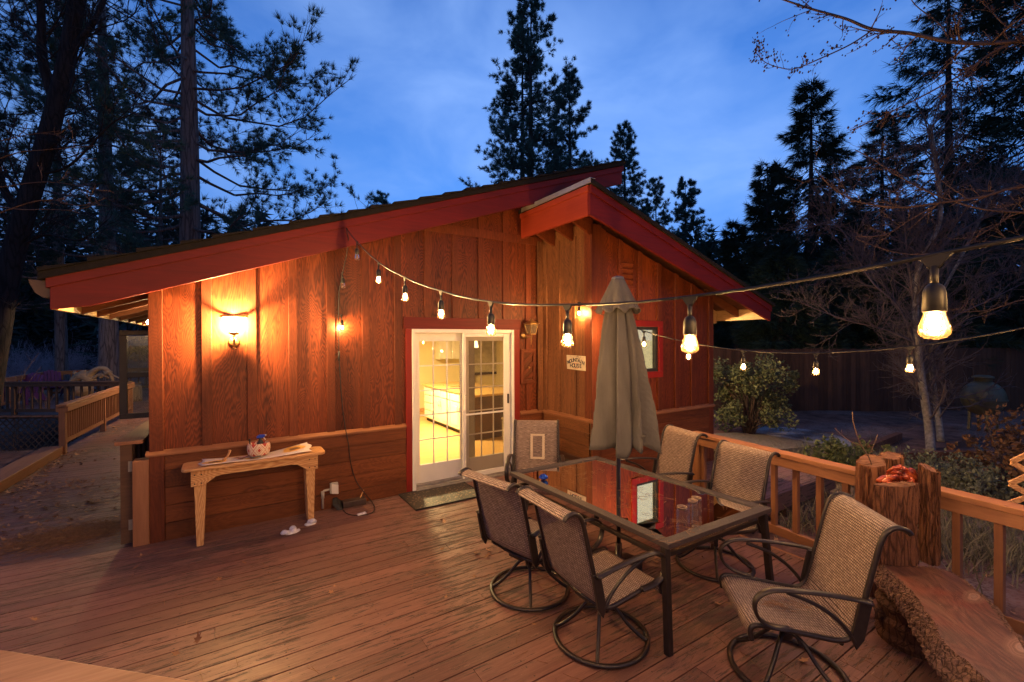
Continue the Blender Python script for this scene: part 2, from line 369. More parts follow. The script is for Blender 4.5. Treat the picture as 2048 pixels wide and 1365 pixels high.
# ------------------------------------------------------------------ deck
def build_deck():
    rnd = random.Random(3); b = MB(); pitch = .146; wd = .138
    def row(y, x0, x1, z=0.0):
        x = x0; first = True
        while x < x1-1e-3:
            L = rnd.uniform(.8, 4.6) if first else rnd.choice([2.44, 3.05, 3.66, 4.88]); first = False
            e = min(x1, x+L)
            if x1-e < .5: e = x1
            j = rnd.uniform(-.0015, .0015); tw = rnd.uniform(-.001, .001)
            b.box((x+.0015, y+j, z-.036), (e-.0015, y+wd+j, z+tw))
            x = e
    y = -4.0
    while y < 24.0:
        yc = y+wd/2
        if yc < 5.62:
            x0, x1 = -7.0, (4.36 if yc < 3.25 else 4.86)
            if yc > 4.50: x1 = 4.14
            row(y, x0, x1)
        else:
            x1 = -.66 if yc < 14.4 else 1.0
            x0 = -2.62
            if yc > 15.9: x0 = max(-5.55, -2.55-(yc-15.9)*1.8)
            row(y, x0, x1)
        y += pitch
    struct('deck', b, M['deck'])
    u = MB()      # dark void, joists and rim below the boards
    u.box((-7, -4, -.30), (4.30, 5.55, -.06)); u.box((-2.56, 5.60, -.30), (-.7, 15.8, -.06))
    m = plain('deck_joist', (.05, .028, .02), .8, 0, .3, 6); struct('deck_joists', u, m)
    e = MB(); e.box((4.36, -4, -.20), (4.40, 3.25, -.004)); struct('deck_rim_board', e, M['railing'], .003)
    # landing and ramp outside the railing
    l = MB(); yy = 3.10
    while yy < 4.45:
        l.box((4.95, yy, -.09), (7.70, yy+.139, -.05)); yy += .146
    l.box((4.95, 3.06, -.28), (7.72, 3.097, -.055)); l.box((7.703, 3.10, -.28), (7.74, 4.55, -.055))
    for px in (5.1, 6.4, 7.6): l.box((px, 3.12, -.6), (px+.09, 3.21, -.09))
    struct('landing_deck', l, M['deck'])
    r = MB()
    for k in range(12):
        y0 = 4.62+k*.146
        z0, z1 = -.10, -.385
        r.add([(7.76, y0, z0), (11.1, y0, z1), (11.1, y0+.139, z1), (7.76, y0+.139, z0), (7.76, y0, z0-.04), (11.1, y0, z1-.04), (11.1, y0+.139, z1-.04), (7.76, y0+.139, z0-.04)],
              [(0,1,2,3),(4,7,6,5),(0,4,5,1),(1,5,6,2),(2,6,7,3),(3,7,4,0)])
    r.ext([(7.76, 4.57, -.075), (11.1, 4.57, -.36), (11.1, 4.57, -.43), (7.76, 4.57, -.5)], (0, .046, 0))
    struct('wooden_ramp', r, plain('grey_ramp_board', (.20, .16, .12), .8, 0, .3, 14, .3))
build_deck()

# ------------------------------------------------------------------ cabin
YF, YR, XL, XI, XR = 5.64, 4.53, -0.64, 4.16, 6.84     # front wall, right-hand wall, corners
ZR0 = .86
def zl(x): return 2.647+.345*x           # underside of the left fascia
def zrf(x): return 3.51-.323*(x-3.73)    # underside of the right fascia
cabin = thing('cabin', 'red-brown board-and-batten wooden cabin with low sloping roofs and a lit sliding door', 'house', (3.1, 5.64, 0))
# front siding: panels, then battens proud of them
DX0, DX1, DZ = 2.02, 3.595, 2.135
TX0, TX1, TZ = 1.94, 3.70, 2.29
sd = MB(); bt = MB()
def panel(b, x0, x1, z0, top, y, th):
    b.ext([(x0, y, z0), (x1, y, z0), (x1, y, top(x1)), (x0, y, top(x0))], (0, th, 0))
topl = lambda x: zl(x)+.22
topr = lambda x: zrf(x)+.20
pit = .406; x = XL
xs = [XL+.045]
while xs[-1] < XI-.3: xs.append(xs[-1]+pit)
bounds = [XL]+[q for q in xs[1:]]+[XI]
for i in range(len(bounds)-1):
    a, c = bounds[i], bounds[i+1]
    z0 = ZR0
    if c <= TX0 or a >= TX1: panel(sd, a, c, z0, topl, YF, .02)
    else:
        if a < TX0: panel(sd, a, TX0+.02, z0, topl, YF, .02); a = TX0+.02
        if c > TX1: panel(sd, TX1-.02, c, z0, topl, YF, .02); c = TX1-.02
        panel(sd, a, c, TZ-.03, topl, YF, .02)
for q in bounds[1:-1]:
    z0 = TZ+.002 if TX0-.02 < q < TX1+.02 else ZR0+.03
    panel(bt, q-.045, q+.045, z0, topl, YF-.024, .023)
mk('siding', sd, M['siding'], cabin); mk('batten', bt, M['batten'], cabin, .004)
cbd = MB(); cbd.box((XL-.022, YF-.03, ZR0+.03), (XL+.09, YF-.001, zl(XL)+.2)); cbd.box((XL-.022, YF-.001, ZR0+.03), (XL-.001, YF+.1, zl(XL)+.2))
mk('corner_board', cbd, M['batten'], cabin, .004)
# right-hand gable wall with a window
WX0, WX1, WZ0, WZ1 = 5.00, 5.50, 1.50, 2.17
sd = MB(); bt = MB(); bounds = [XI, 4.36, 4.70, 5.10, 5.52, 5.93, 6.33, XR]
for i in range(len(bounds)-1):
    a, c = bounds[i], bounds[i+1]
    segs = [(a, c)]
    for (p, q) in segs:
        cut = [p]+[w for w in (WX0, WX1) if p < w < q]+[q]
        for s_, e_ in zip(cut[:-1], cut[1:]):
            if s_ >= WX0-1e-6 and e_ <= WX1+1e-6:
                sd.box((s_, YR, ZR0), (e_, YR+.02, WZ0)); panel(sd, s_, e_, WZ1, topr, YR, .02)
            else: panel(sd, s_, e_, ZR0, topr, YR, .02)
for q in bounds[1:-1]:
    if WX0-.12 < q < WX1+.12:
        panel(bt, q-.045, q+.045, WZ1+.10, topr, YR-.024, .023); bt.box((q-.045, YR-.024, ZR0+.03), (q+.045, YR-.001, WZ0-.10))
    else: panel(bt, q-.045, q+.045, ZR0+.03, topr, YR-.024, .023)
mk('siding', sd, M['siding'], cabin); mk('batten', bt, M['batten'], cabin, .004)
cbd = MB(); cbd.box((XI-.022, YR-.03, ZR0+.03), (XI+.16, YR-.001, topr(XI)-.02)); cbd.box((XI-.022, YR-.001, ZR0+.03), (XI-.001, YR+.12, topr(XI)-.02))
mk('corner_board', cbd, M['batten'], cabin, .004)
cbd = MB(); cbd.box((XR-.10, YR-.03, -.3), (XR+.022, YR-.001, topr(XR)-.02)); mk('corner_board', cbd, M['batten'], cabin, .004)
# short return wall (weathered)
sd = MB(); bt = MB()
for a, c in ((YR, 4.86), (4.86, 5.20), (5.20, YF)): sd.box((XI, a+.002, ZR0), (XI+.02, c, 3.6))
for q in (4.86, 5.22): bt.box((XI-.018, q-.02, ZR0+.03), (XI-.001, q+.02, 3.45))
bt.box((XI-.03, YF-.13, ZR0+.03), (XI-.001, YF-.026, 3.45))
bt.box((XI-.13, YF-.05, ZR0+.03), (XI-.035, YF-.026, 3.5))
mk('siding', sd, M['oldsiding'], cabin); mk('batten', bt, M['oldsiding'], cabin, .003)
# side and rear walls (plain boards)
sd = MB(); sd.box((XL, YF+.02, -.3), (XL+.02, 6.25, 2.62)); sd.box((XL, 7.5, -.3), (XL+.02, 14.5, 2.62)); sd.box((XL, 6.25, -.3), (XL+.02, 7.5, 1.10)); sd.box((XL, 6.25, 2.12), (XL+.02, 7.5, 2.62))
sd.box((XR-.02, YR+.02, -.4), (XR, 14.5, 2.75)); sd.ext([(XL+.02, 14.5, -.3), (XR-.02, 14.5, -.3), (XR-.02, 14.5, 2.7), (XI, 14.5, 3.5), (XI, 14.5, 4.2), (XL+.02, 14.5, 2.6)], (0, .02, 0))
mk('siding', sd, M['batten'], cabin)
# clerestory wall under the high end of the left roof
cw = MB(); cw.box((4.6, YF+.1, 3.3), (4.64, 14.4, 4.5)); mk('siding', cw, M['batten'], cabin)
fb = MB(); fb.box((1.72, YF-.035, 3.44), (XI-.03, YF-.025, 3.56)); mk('frieze_board', fb, M['batten'], cabin)

# wainscot
wn_ = MB(); h = (ZR0+.02)/5
for i in range(5):
    z0, z1 = i*h-(.02 if i == 0 else 0), (i+1)*h-.004
    wn_.box((XL+.10, YF-.028+.002*(i % 2), z0), (TX0, YF-.002, z1))
mk('wainscot', wn_, M['wains'], cabin, .004)
wn_ = MB()
for i in range(5): wn_.box((TX1, YF-.028+.002*(i % 2), i*h-(.02 if i == 0 else 0)), (XI, YF-.002, (i+1)*h-.004))
mk('wainscot', wn_, M['wains'], cabin, .004)
wn_ = MB()
for i in range(5):
    z0, z1 = i*h-(.02 if i == 0 else 0), (i+1)*h-.004
    wn_.box((XI-.026, YR+.03, z0), (XI-.002, YF-.03, z1))
mk('wainscot', wn_, M['wainsy'], cabin, .004)
wn_ = MB()
for i in range(-1, 5): wn_.box((XI+.14, YR-.028, i*h), (XR-.101, YR-.002, (i+1)*h-.004))
wn_.box((XI-.03, YR-.034, -.05), (XI+.13, YR-.002, ZR0)); mk('wainscot', wn_, M['wains'], cabin, .004)
cbd = MB(); cbd.box((XL-.022, YF-.034, -.05), (XL+.098, YF-.001, ZR0)); mk('corner_board', cbd, M['batten'], cabin, .004)
kb = MB(); kb.box((XL+.1, YF-.010, -.3), (TX0, YF+.02, -.021)); mk('wainscot', kb, M['wains'], cabin)
# chair rail ledge
def ledge(a, c, y): return [(a, y, ZR0-.005), (a, y-.055, ZR0-.005), (a, y-.055, ZR0+.018), (a, y-.02, ZR0+.048), (a, y, ZR0+.048)], (c-a, 0, 0)
for a_, c_ in ((XL-.05, TX0-.002), (TX1+.002, XI-.058)):
    cr_ = MB(); cr_.ext(*ledge(a_, c_, YF-.001)); mk('chair_rail', cr_, M['rail_cap'], cabin, .004)
cr_ = MB(); cr_.ext(*ledge(XI-.055, XR+.03, YR-.001)); mk('chair_rail', cr_, M['rail_cap'], cabin, .004)
cr_ = MB(); cr_.ext([(XI-.001, YR, ZR0-.006), (XI-.056, YR, ZR0-.006), (XI-.056, YR, ZR0+.018), (XI-.021, YR, ZR0+.047), (XI-.001, YR, ZR0+.047)], (0, YF-YR-.03, 0)); mk('chair_rail', cr_, M['rail_capy'], cabin, .004)

# left roof
YO = 5.20; XE, XH = -1.25, 5.45
rf = MB(); s = .343
zt = lambda x: 3.012+s*x
rf.ext([(XE-.06, YO-.05, zt(XE-.06)), (XH+.04, YO-.05, zt(XH+.04)), (XH+.04, YO-.05, zt(XH+.04)-.06), (XE-.06, YO-.05, zt(XE-.06)-.06)], (0, 9.9, 0))
# ragged shingle courses along the rake edge
rnd = random.Random(5); xx = XE-.06
while xx < XH-.1:
    L = rnd.uniform(.24, .34); t = rnd.uniform(.006, .02)
    rf.add([(xx, YO-.07, zt(xx)+.004), (xx+L, YO-.07, zt(xx+L)+.004), (xx+L, YO+.3, zt(xx+L)+.004), (xx, YO+.3, zt(xx)+.004),
            (xx, YO-.07, zt(xx)+.022+t), (xx+L, YO-.07, zt(xx+L)+.006), (xx+L, YO+.3, zt(xx+L)+.006), (xx, YO+.3, zt(xx)+.022+t)],
           [(0,3,2,1),(4,5,6,7),(0,1,5,4),(1,2,6,5),(2,3,7,6),(3,0,4,7)])
    xx += L+.002
mk('roof', rf, M['shingle'], cabin)
fz = lambda x: zt(x)-.115
fa = MB(); fa.ext([(XE, YO, 2.263), (XE+.25, YO, zl(XE+.25)-.0), (XH, YO, zl(XH)), (XH, YO, fz(XH)), (XE, YO, fz(XE))], (0, .045, 0)); mk('fascia', fa, M['red'], cabin, .004)
fa = MB(); fa.ext([(XE-.02, YO-.022, fz(XE)-.03), (XH+.02, YO-.022, fz(XH)-.03), (XH+.02, YO-.022, zt(XH)-.062), (XE-.02, YO-.022, zt(XE)-.062)], (0, .066, 0)); mk('fascia', fa, M['red'], cabin, .003)
fa = MB(); fa.box((XE, YO+.046, 2.262), (XE+.04, 14.9, 2.50)); mk('fascia', fa, M['paleboard'], cabin, .003)
fa = MB(); fa.box((XH-.045, YO+.046, zl(XH)+.1), (XH, 14.9, fz(XH))); mk('fascia', fa, M['red'], cabin, .003)
so = MB(); so.ext([(XE+.04, YO+.046, zl(XE)+.16), (XH-.05, YO+.046, zl(XH)+.17), (XH-.05, YO+.046, zl(XH)+.18), (XE+.04, YO+.046, zl(XE)+.17)], (0, 9.7, 0)); mk('soffit', so, M['soffit'], cabin)
k = 0
for yy in np.arange(5.95, 14.6, .61):
    r_ = MB(); x0, x1 = XE+.042, XL-.003
    r_.ext([(x0, yy, zl(x0)+.03), (x1, yy, zl(x1)+.03), (x1, yy, zl(x1)+.155), (x0, yy, zl(x0)+.155)], (0, .045, 0)); mk('rafter', r_, M['rafter'], cabin)
gu = MB(); gy0 = YO+.06
gp = [(XE-.004, 2.505), (XE-.004, 2.37), (XE-.05, 2.36), (XE-.10, 2.40), (XE-.13, 2.47), (XE-.14, 2.51), (XE-.132, 2.51), (XE-.122, 2.475), (XE-.095, 2.41), (XE-.05, 2.372), (XE-.012, 2.38), (XE-.012, 2.505)]
gu.ext([(a, gy0, z) for a, z in gp], (0, 9.6, 0)); gu.ext([(a, gy0-.004, z) for a, z in gp[:6]], (0, .003, 0)); mk('gutter', gu, plain('brown_gutter', (.10, .06, .04), .5, .2, .2), cabin)

# right roof
YO2 = 4.08; XC, XE2 = 3.73, 7.85; s2 = .323
zt2 = lambda x: 3.93-s2*(x-XC)
rf = MB(); rf.ext([(XC-.02, YO2-.05, zt2(XC-.02)), (XE2+.06, YO2-.05, zt2(XE2+.06)), (XE2+.06, YO2-.05, zt2(XE2+.06)-.05), (XC-.02, YO2-.05, zt2(XC)-.05)], (0, 10.8, 0)); mk('roof', rf, M['shingle'], cabin)
fl = MB(); fl.box((XC-.035, YO2-.04, zt2(XC)-.045), (XC-.021, YF-.1, zt2(XC)+.012)); fl.box((XC-.035, YO2-.04, zt2(XC)+.0125), (XC+.05, YF-.1, zt2(XC)+.016)); mk('flashing', fl, M['flash'], cabin)
b0 = lambda x: zrf(x)
fa = MB(); fa.ext([(XC, YO2, b0(XC)), (XE2, YO2, b0(XE2)+.11), (XE2, YO2, zt2(XE2)-.055), (XC, YO2, zt2(XC)-.055)], (0, .045, 0)); mk('fascia', fa, M['red'], cabin, .004)
fa = MB(); fa.ext([(XC-.0, YO2-.02, zt2(XC)-.15), (XE2+.01, YO2-.02, zt2(XE2)-.15), (XE2+.01, YO2-.02, zt2(XE2)-.056), (XC, YO2-.02, zt2(XC)-.056)], (0, .0195, 0)); mk('fascia', fa, M['red'], cabin, .003)
fa = MB(); fa.box((XC-.001, YO2+.046, b0(XC)), (XC+.042, YF-.036, zt2(XC)-.055)); mk('fascia', fa, wood('red_return_board', (.26, .030, .012), (.34, .05, .02), 'y', 16, .5, .2, .1), cabin, .004)
fa = MB(); fa.box((XC-.02, YO2+.02, zt2(XC)-.13), (XC-.0015, YF-.036, zt2(XC)-.056)); mk('fascia', fa, wood('red_return_cap', (.26, .030, .012), (.34, .05, .02), 'y', 16, .5, .2, .1), cabin, .003)
for yy in (4.50, 4.90, 5.32):
    r_ = MB(); x0, x1 = XC+.045, XI-.003
    r_.ext([(x0, yy, b0(x0)+.06), (x1, yy, b0(x1)+.02), (x1, yy, b0(x1)+.30), (x0, yy, b0(x0)+.33)], (0, .045, 0)); mk('rafter', r_, M['batten'], cabin)
fa = MB(); fa.box((XE2-.04, YO2+.046, b0(XE2)+.14), (XE2, 14.7, zt2(XE2)-.06)); mk('fascia', fa, M['paleboard'], cabin, .003)
so = MB(); so.ext([(XC+.05, YO2+.047, zt2(XC)-.09), (XE2-.05, YO2+.047, zt2(XE2)-.09), (XE2-.05, YO2+.047, zt2(XE2)-.075), (XC+.05, YO2+.047, zt2(XC)-.075)], (0, 10.5, 0)); mk('soffit', so, M['soffit'], cabin)
for yy in list(np.arange(4.62, 9.5, .61)):
    r_ = MB(); x0, x1 = XR+.003, XE2-.045
    r_.ext([(x0, yy, zt2(x0)-.24), (x1, yy, zt2(x1)-.24), (x1, yy, zt2(x1)-.095), (x0, yy, zt2(x0)-.095)], (0, .045, 0)); mk('rafter', r_, M['rafter'], cabin)
pb = MB(); pb.ext([(XR+.03, YO2+.052, b0(XR)+.03), (XR+.45, YO2+.052, b0(XR+.45)-.16), (XE2-.05, YO2+.052, b0(XE2)+.14), (XR+.03, YO2+.052, b0(XR)+.2)], (0, .03, 0))
eb = MB(); eb.ext([(XR+.0, 5.05, b0(XE2)+.10), (XE2-.05, 5.05, b0(XE2)+.10), (XE2-.05, 5.05, zt2(XE2)-.1), (XR+.0, 5.05, zt2(XR)-.1)], (0, .03, 0)); mk('soffit', eb, M['paleboard'], cabin)

# gable vent
gv = MB(); gv.box((4.66, YR-.020, 2.72), (4.70, YR-.002, 3.12)); gv.box((4.94, YR-.020, 2.72), (4.98, YR-.002, 3.12)); gv.box((4.70, YR-.020, 3.08), (4.94, YR-.002, 3.12)); gv.box((4.70, YR-.020, 2.72), (4.94, YR-.002, 2.76))
vent = mk('vent', gv, M['batten'], cabin)
lv = MB()
for i in range(4): lv.bar((4.70, YR-.014, 2.80+i*.08), (4.94, YR-.014, 2.80+i*.08), .008, .075, (0, -.5, .8))
mk('louvre', lv, M['batten'], vent)

# window in the right-hand wall
wt = MB(); o = YR-.028
wt.box((WX0-.09, o, WZ1), (WX1+.09, YR-.002, WZ1+.09)); wt.box((WX0-.09, o, WZ0-.09), (WX1+.09, YR-.002, WZ0)); wt.box((WX0-.09, o, WZ0+.001), (WX0, YR-.002, WZ1-.001)); wt.box((WX1, o, WZ0+.001), (WX1+.09, YR-.002, WZ1-.001))
win = mk('window', wt, M['redz'], cabin, .003)
wf = MB()
for a, c in (((WX0+.001, YR+.0, WZ0+.001), (WX0+.045, YR+.06, WZ1-.001)), ((WX1-.045, YR+.0, WZ0+.001), (WX1-.001, YR+.06, WZ1-.001)), ((WX0+.046, YR, WZ0+.001), (WX1-.046, YR+.06, WZ0+.045)), ((WX0+.046, YR, WZ1-.045), (WX1-.046, YR+.06, WZ1-.001))): wf.box(a, c)
mk('window_frame', wf, M['black'], win)
wp = MB(); wp.box((WX0+.045, YR+.03, WZ0+.045), (WX1-.045, YR+.034, WZ1-.045)); mk('pane', wp, M['door_glass'], win)
bl = MB()
bl.grid([[(x_, YR+.10+.003*(i % 2), WZ0-.03+i*.0125) for x_ in (WX0-.02, WX1+.02)] for i in range(60)], smooth=False)
mk('blind', bl, emit('lit_blind', (1.0, .80, .38), 1.5), win)

# door trim, frame and leaves
y0, y1 = YF-.036, YF+.02
for a_, c_ in ((TX0, DX0-.002), (DX1+.002, TX1)):
    tr = MB(); tr.box((a_, y0, -.01), (c_, y1, 2.135)); mk('door_trim', tr, M['redz'], cabin, .003)
tr = MB(); tr.box((TX0-.02, y0-.004, 2.137), (TX1+.02, y1, TZ)); mk('door_trim', tr, M['red'], cabin, .003)
df = MB()
df.box((DX0, y0-.012, .0), (DX0+.045, YF+.10, DZ)); df.box((DX1-.045, y0-.012, .0), (DX1, YF+.10, DZ)); df.box((DX0+.046, y0-.012, DZ-.05), (DX1-.046, YF+.10, DZ))
door = mk('sliding_door', df, M['white'], cabin, .004)
si = MB(); si.box((DX0+.046, y0-.03, -.005), (DX1-.046, YF+.10, .03)); si.box((DX0+.046, y0-.008, .031), (DX1-.046, YF+.10, .05)); si.box((DX0+.046, YF+.0, .051), (DX1-.046, YF+.10, .075)); mk('sill', si, M['alum'], door, .003)
def leaf(x0, x1, y, z0, z1, st, bot, top, mat=M['white']):
    f = MB(); t = .04
    f.box((x0, y, z0), (x0+st, y+t, z1)); f.box((x1-st, y, z0), (x1, y+t, z1)); f.box((x0+st+.001, y, z0), (x1-st-.001, y+t, z0+bot)); f.box((x0+st+.001, y, z1-top), (x1-st-.001, y+t, z1))
    mk('door_leaf', f, mat, door, .004)
    g = MB(); g.add([(x0+st, y+.020, z0+bot), (x1-st, y+.020, z0+bot), (x1-st, y+.020, z1-top), (x0+st, y+.020, z1-top)], [(0, 1, 2, 3)]); mk('door_pane', g, M['door_glass'], door)
    mu = MB(); w_ = (x1-st)-(x0+st); h_ = (z1-top)-(z0+bot)
    for i in (1, 2): mu.box((x0+st+w_*i/3-.008, y+.006, z0+bot), (x0+st+w_*i/3+.008, y+.017, z1-top))
    for i in range(1, 5): mu.box((x0+st, y+.0055, z0+bot+h_*i/5-.008), (x1-st, y+.0175, z0+bot+h_*i/5+.008))
    mk('muntin', mu, M['white'], door)
xm = (DX0+DX1)/2
leaf(DX0+.046, xm+.03, YF+.045, .076, DZ-.052, .085, .24, .11)
leaf(xm-.03, DX1-.046, YF-.003, .076, DZ-.052, .085, .24, .11)
sf = MB(); ys = YF-.040
sx0, sx1, sz0, sz1 = xm-.06, DX1-.13, .055, DZ-.055
sf.box((sx0, ys, sz0), (sx0+.05, ys+.022, sz1)); sf.box((sx1-.05, ys, sz0), (sx1, ys+.022, sz1)); sf.box((sx0+.051, ys, sz0), (sx1-.051, ys+.022, sz0+.07)); sf.box((sx0+.051, ys, sz1-.05), (sx1-.051, ys+.022, sz1)); sf.box((sx0+.0, ys-.012, .93), (sx1, ys-.001, .955))
mk('screen_frame', sf, M['white'], door, .003)
ms = MB(); ms.add([(sx0+.05, ys+.010, sz0+.07), (sx1-.05, ys+.010, sz0+.07), (sx1-.05, ys+.010, sz1-.05), (sx0+.05, ys+.010, sz1-.05)], [(0, 1, 2, 3)])
m = NM('insect_screen'); t_ = m.n('ShaderNodeBsdfTransparent', {0: (.85, .80, .72, 1)}).outputs[0]; d_ = m.n('ShaderNodeBsdfDiffuse', {0: (.10, .09, .085, 1)}).outputs[0]
m.l(m.n('ShaderNodeMixShader', {0: .30, 1: t_, 2: d_}).outputs[0], m.o.inputs[0]); mk('insect_screen', ms, m.m, door)
hd = MB(); hd.box((xm-.052, ys-.035, 1.0), (xm-.030, ys-.001, 1.22)); mk('handle', hd, M['white'], door, .006)
hd = MB(); hd.box((DX1-.125, ys-.02, 1.05), (DX1-.10, ys-.001, 1.19)); mk('handle', hd, M['black'], door, .006)

# interior shell
IN = MB(); IN.box((.6, YF+.12, .0), (6.78, 11.6, .03)); mk('interior_floor', IN, wood('honey_floor', (.42, .25, .09), (.62, .42, .18), 'x', 9, .35, .05, .12), cabin)
WALLY = plain('cream_plaster', (.78, .66, .38), .8, 0, .04, 2)
IN = MB(); IN.box((.6, 11.6, .03), (6.78, 11.65, 2.5)); IN.box((.55, YF+.13, .03), (.599, 11.6, 2.5)); IN.box((6.781, YR+.6, .03), (6.80, 11.6, 2.5)); IN.box((.6, YF+.105, .0), (DX0-.001, YF+.119, 2.5)); IN.box((DX1+.001, YF+.105, .03), (6.78, YF+.119, 2.5)); IN.box((DX0-.001, YF+.105, DZ), (DX1+.001, YF+.119, 2.5)); mk('interior_wall', IN, WALLY, cabin)
IN = MB(); IN.box((.6, YF+.12, 2.5), (6.78, 11.6, 2.52)); mk('interior_ceiling', IN, plain('white_ceiling', (.8, .77, .68), .8, 0, .03, 2), cabin)
IN = MB(); IN.box((.6, 11.57, .031), (6.7, 11.599, .12)); mk('baseboard', IN, M['pine'], cabin)

# window with blinds and a dark door frame on the far kitchen wall
wa, wb = ony(948, 700, 11.56)[0], ony(1004, 700, 11.56)[0]
IW = MB(); IW.box((wa-.08, 11.53, .95), (wa, 11.569, 2.25)); IW.box((wb, 11.53, .95), (wb+.08, 11.569, 2.25)); IW.box((wa, 11.53, 2.17), (wb, 11.569, 2.25)); IW.box((wa, 11.53, .95), (wb, 11.569, 1.02)); iw = mk('window', IW, plain('dark_window_frame', (.05, .03, .02), .5), cabin)
IW = MB()
for i in range(30): IW.bar((wa+.01, 11.54, 1.04+i*.038), (wb-.01, 11.54, 1.04+i*.038), .004, .034, (0, .5, 1))
mk('blind', IW, plain('cream_slats', (.62, .54, .38), .6), iw)
IW = MB(); IW.box((ony(934, 700, 11.5)[0], 11.5, .031), (ony(949, 700, 11.5)[0], 11.528, 2.05)); mk('curtain', IW, plain('rose_curtain', (.50, .22, .17), .8, 0, .2, 8), cabin, .01)
VB = MB()
for i in range(7): VB.bar((2.84+i*.028, YF+.135+.01*(i % 2), .10), (2.84+i*.028, YF+.135+.01*(i % 2), 2.08), .030, .004, (.5, 1, 0))
mk('vertical_blind', VB, plain('grey_blind', (.45, .40, .34), .7, 0, .1), cabin)
# kitchen peninsula and upper cabinets
kc = thing('kitchen_cabinet', 'white kitchen base cabinet run with arched doors behind the sliding door glass', 'cabinet', (4.5, 9.2, .03))
CW = plain('white_cabinet', (.80, .76, .66), .4, 0, .03, 3)
b = MB(); b.box((4.02, 7.76, .12), (4.9, 10.3, .88)); mk('carcass', b, CW, kc); b = MB(); b.box((4.08, 7.76, .03), (4.9, 10.3, .119)); mk('plinth', b, M['black'], kc)
b = MB(); b.box((3.97, 7.60, .881), (5.15, 10.35, .92)); mk('countertop', b, plain('butcher_block', (.55, .36, .14), .3, 0, .1, 6), kc, .004)
b = MB(); b.box((4.0, 7.72, .03), (5.1, 7.758, .88)); mk('end_panel', b, plain('dark_cabinet_end', (.10, .055, .03), .5), kc)
yy = 7.82
for i in range(5):
    w_ = .46
    if i == 4:
        for j in range(4):
            d = MB(); d.box((3.995, yy, .14+j*.18), (4.019, yy+w_, .30+j*.18)); mk('drawer', d, CW, kc, .008)
    else:
        d = MB(); d.box((3.995, yy, .70), (4.019, yy+w_, .86)); mk('drawer', d, CW, kc, .008)
        d = MB(); d.box((4.0, yy, .14), (4.019, yy+w_, .68)); dr = mk('cabinet_door', d, CW, kc, .004)
        a = MB(); arc = [(3.99, yy+.06, .20), (3.99, yy+w_-.06, .20), (3.99, yy+w_-.06, .52)]+[(3.99, yy+w_/2+(w_/2-.06)*math.cos(t), .52+.09*math.sin(t)) for t in np.linspace(.2, math.pi-.2, 8)]+[(3.99, yy+.06, .52)]
        a.ext(arc, (.0095, 0, 0)); mk('raised_panel', a, CW, dr, .004)
        h_ = MB(); hy = yy+(.04 if i % 2 else w_-.04); h_.tube([(3.985, hy, .50), (3.965, hy, .51), (3.965, hy, .60), (3.985, hy, .61)], .006, 6); mk('door_handle', h_, M['black'], dr)
    yy += .49
uc = thing('kitchen_cabinet', 'white upper cabinet hanging on the far kitchen wall seen through the door', 'cabinet', (4.9, 11.4, 1.45))
ux = ony(878, 690, 11.25)[0]; b = MB(); b.box((ux, 11.25, 1.45), (ux+.70, 11.499, 2.3)); mk('carcass', b, CW, uc)
for i in range(2):
    b = MB(); b.box((ux+.01+i*.345, 11.22, 1.47), (ux+.34+i*.345, 11.249, 2.28)); d = mk('cabinet_door', b, CW, uc, .004)
    b = MB(); b.box((ux+.06+i*.345, 11.21, 1.53), (ux+.29+i*.345, 11.219, 2.22)); mk('raised_panel', b, CW, d, .004)
rd = MB(); rd.box((4.30, 8.55, .921), (4.42, 8.67, 1.07)); solo('radio', rd, plain('grey_appliance', (.18, .17, .16), .4), 'small dark box appliance standing on the kitchen counter', 'appliance', bevel=.01)
tr_ = MB(); tr_.box((4.20, 9.2, .921), (4.55, 9.6, .94)); solo('tray', tr_, M['pine'], 'flat wooden tray lying on the kitchen counter', 'tray', bevel=.005)
# wicker chair by the peninsula end
wc = thing('wicker_chair', 'white wicker chair standing inside by the counter end', 'chair', (4.75, 7.25, .03))
WK = plain('white_wicker', (.62, .58, .5), .7, 0, .3, 60, .6)
b = MB(); b.box((4.5, 7.02, .42), (5.0, 7.5, .47)); mk('seat', b, WK, wc, .02)
b = MB(); b.grid([[(4.97+.05*math.sin(t*1.2)+.03*(1-abs(s)), 7.26+.24*s, .47+.5*t*(1-.25*s*s)) for s in np.linspace(-1, 1, 9)] for t in np.linspace(0, 1, 8)]); o = mk('backrest', b, WK, wc); sol = o.modifiers.new('thick', 'SOLIDIFY'); sol.thickness = .03
for a, c in ((4.53, 7.05), (4.97, 7.05), (4.53, 7.47), (4.97, 7.47)):
    b = MB(); b.tube([(a, c, .03), (a, c, .42)], .02, 6); mk('leg', b, WK, wc)
# made-up glowing pendant for a bulb reflected in the glass; kitchen ceiling lamp
pl = thing('reflection_pendant', 'small made-up glowing pendant in place of a bulb reflection, hanging behind the screen door', 'lamp', (3.86, 7.4, 2.5))
b = MB(); b.tube([(3.86, 7.4, 2.5), (3.86, 7.4, 2.05)], .006, 6); mk('stem', b, M['brass'], pl)
b = MB(); b.lathe([(.03, .22), (.06, .16), (.09, .0)], (3.86, 7.4, 1.84), 14, cap=False); mk('reflection_shade', b, emit('bulb_reflection_glow', (1.0, .78, .36), 6.0), pl)
cl_ = thing('ceiling_lamp', 'round lit ceiling lamp on the kitchen ceiling', 'lamp', (2.9, 8.6, 2.5))
b = MB(); b.lathe([(.20, 0), (.20, -.03)], (2.9, 8.6, 2.5), 20); mk('rim', b, M['brass'], cl_)
b = MB(); b.lathe([(.18, -.031), (.15, -.07), (.07, -.10), (.01, -.105)], (2.9, 8.6, 2.5), 20); mk('diffuser', b, emit('ceiling_lamp_glow', (1.0, .78, .38), 5.0), cl_)
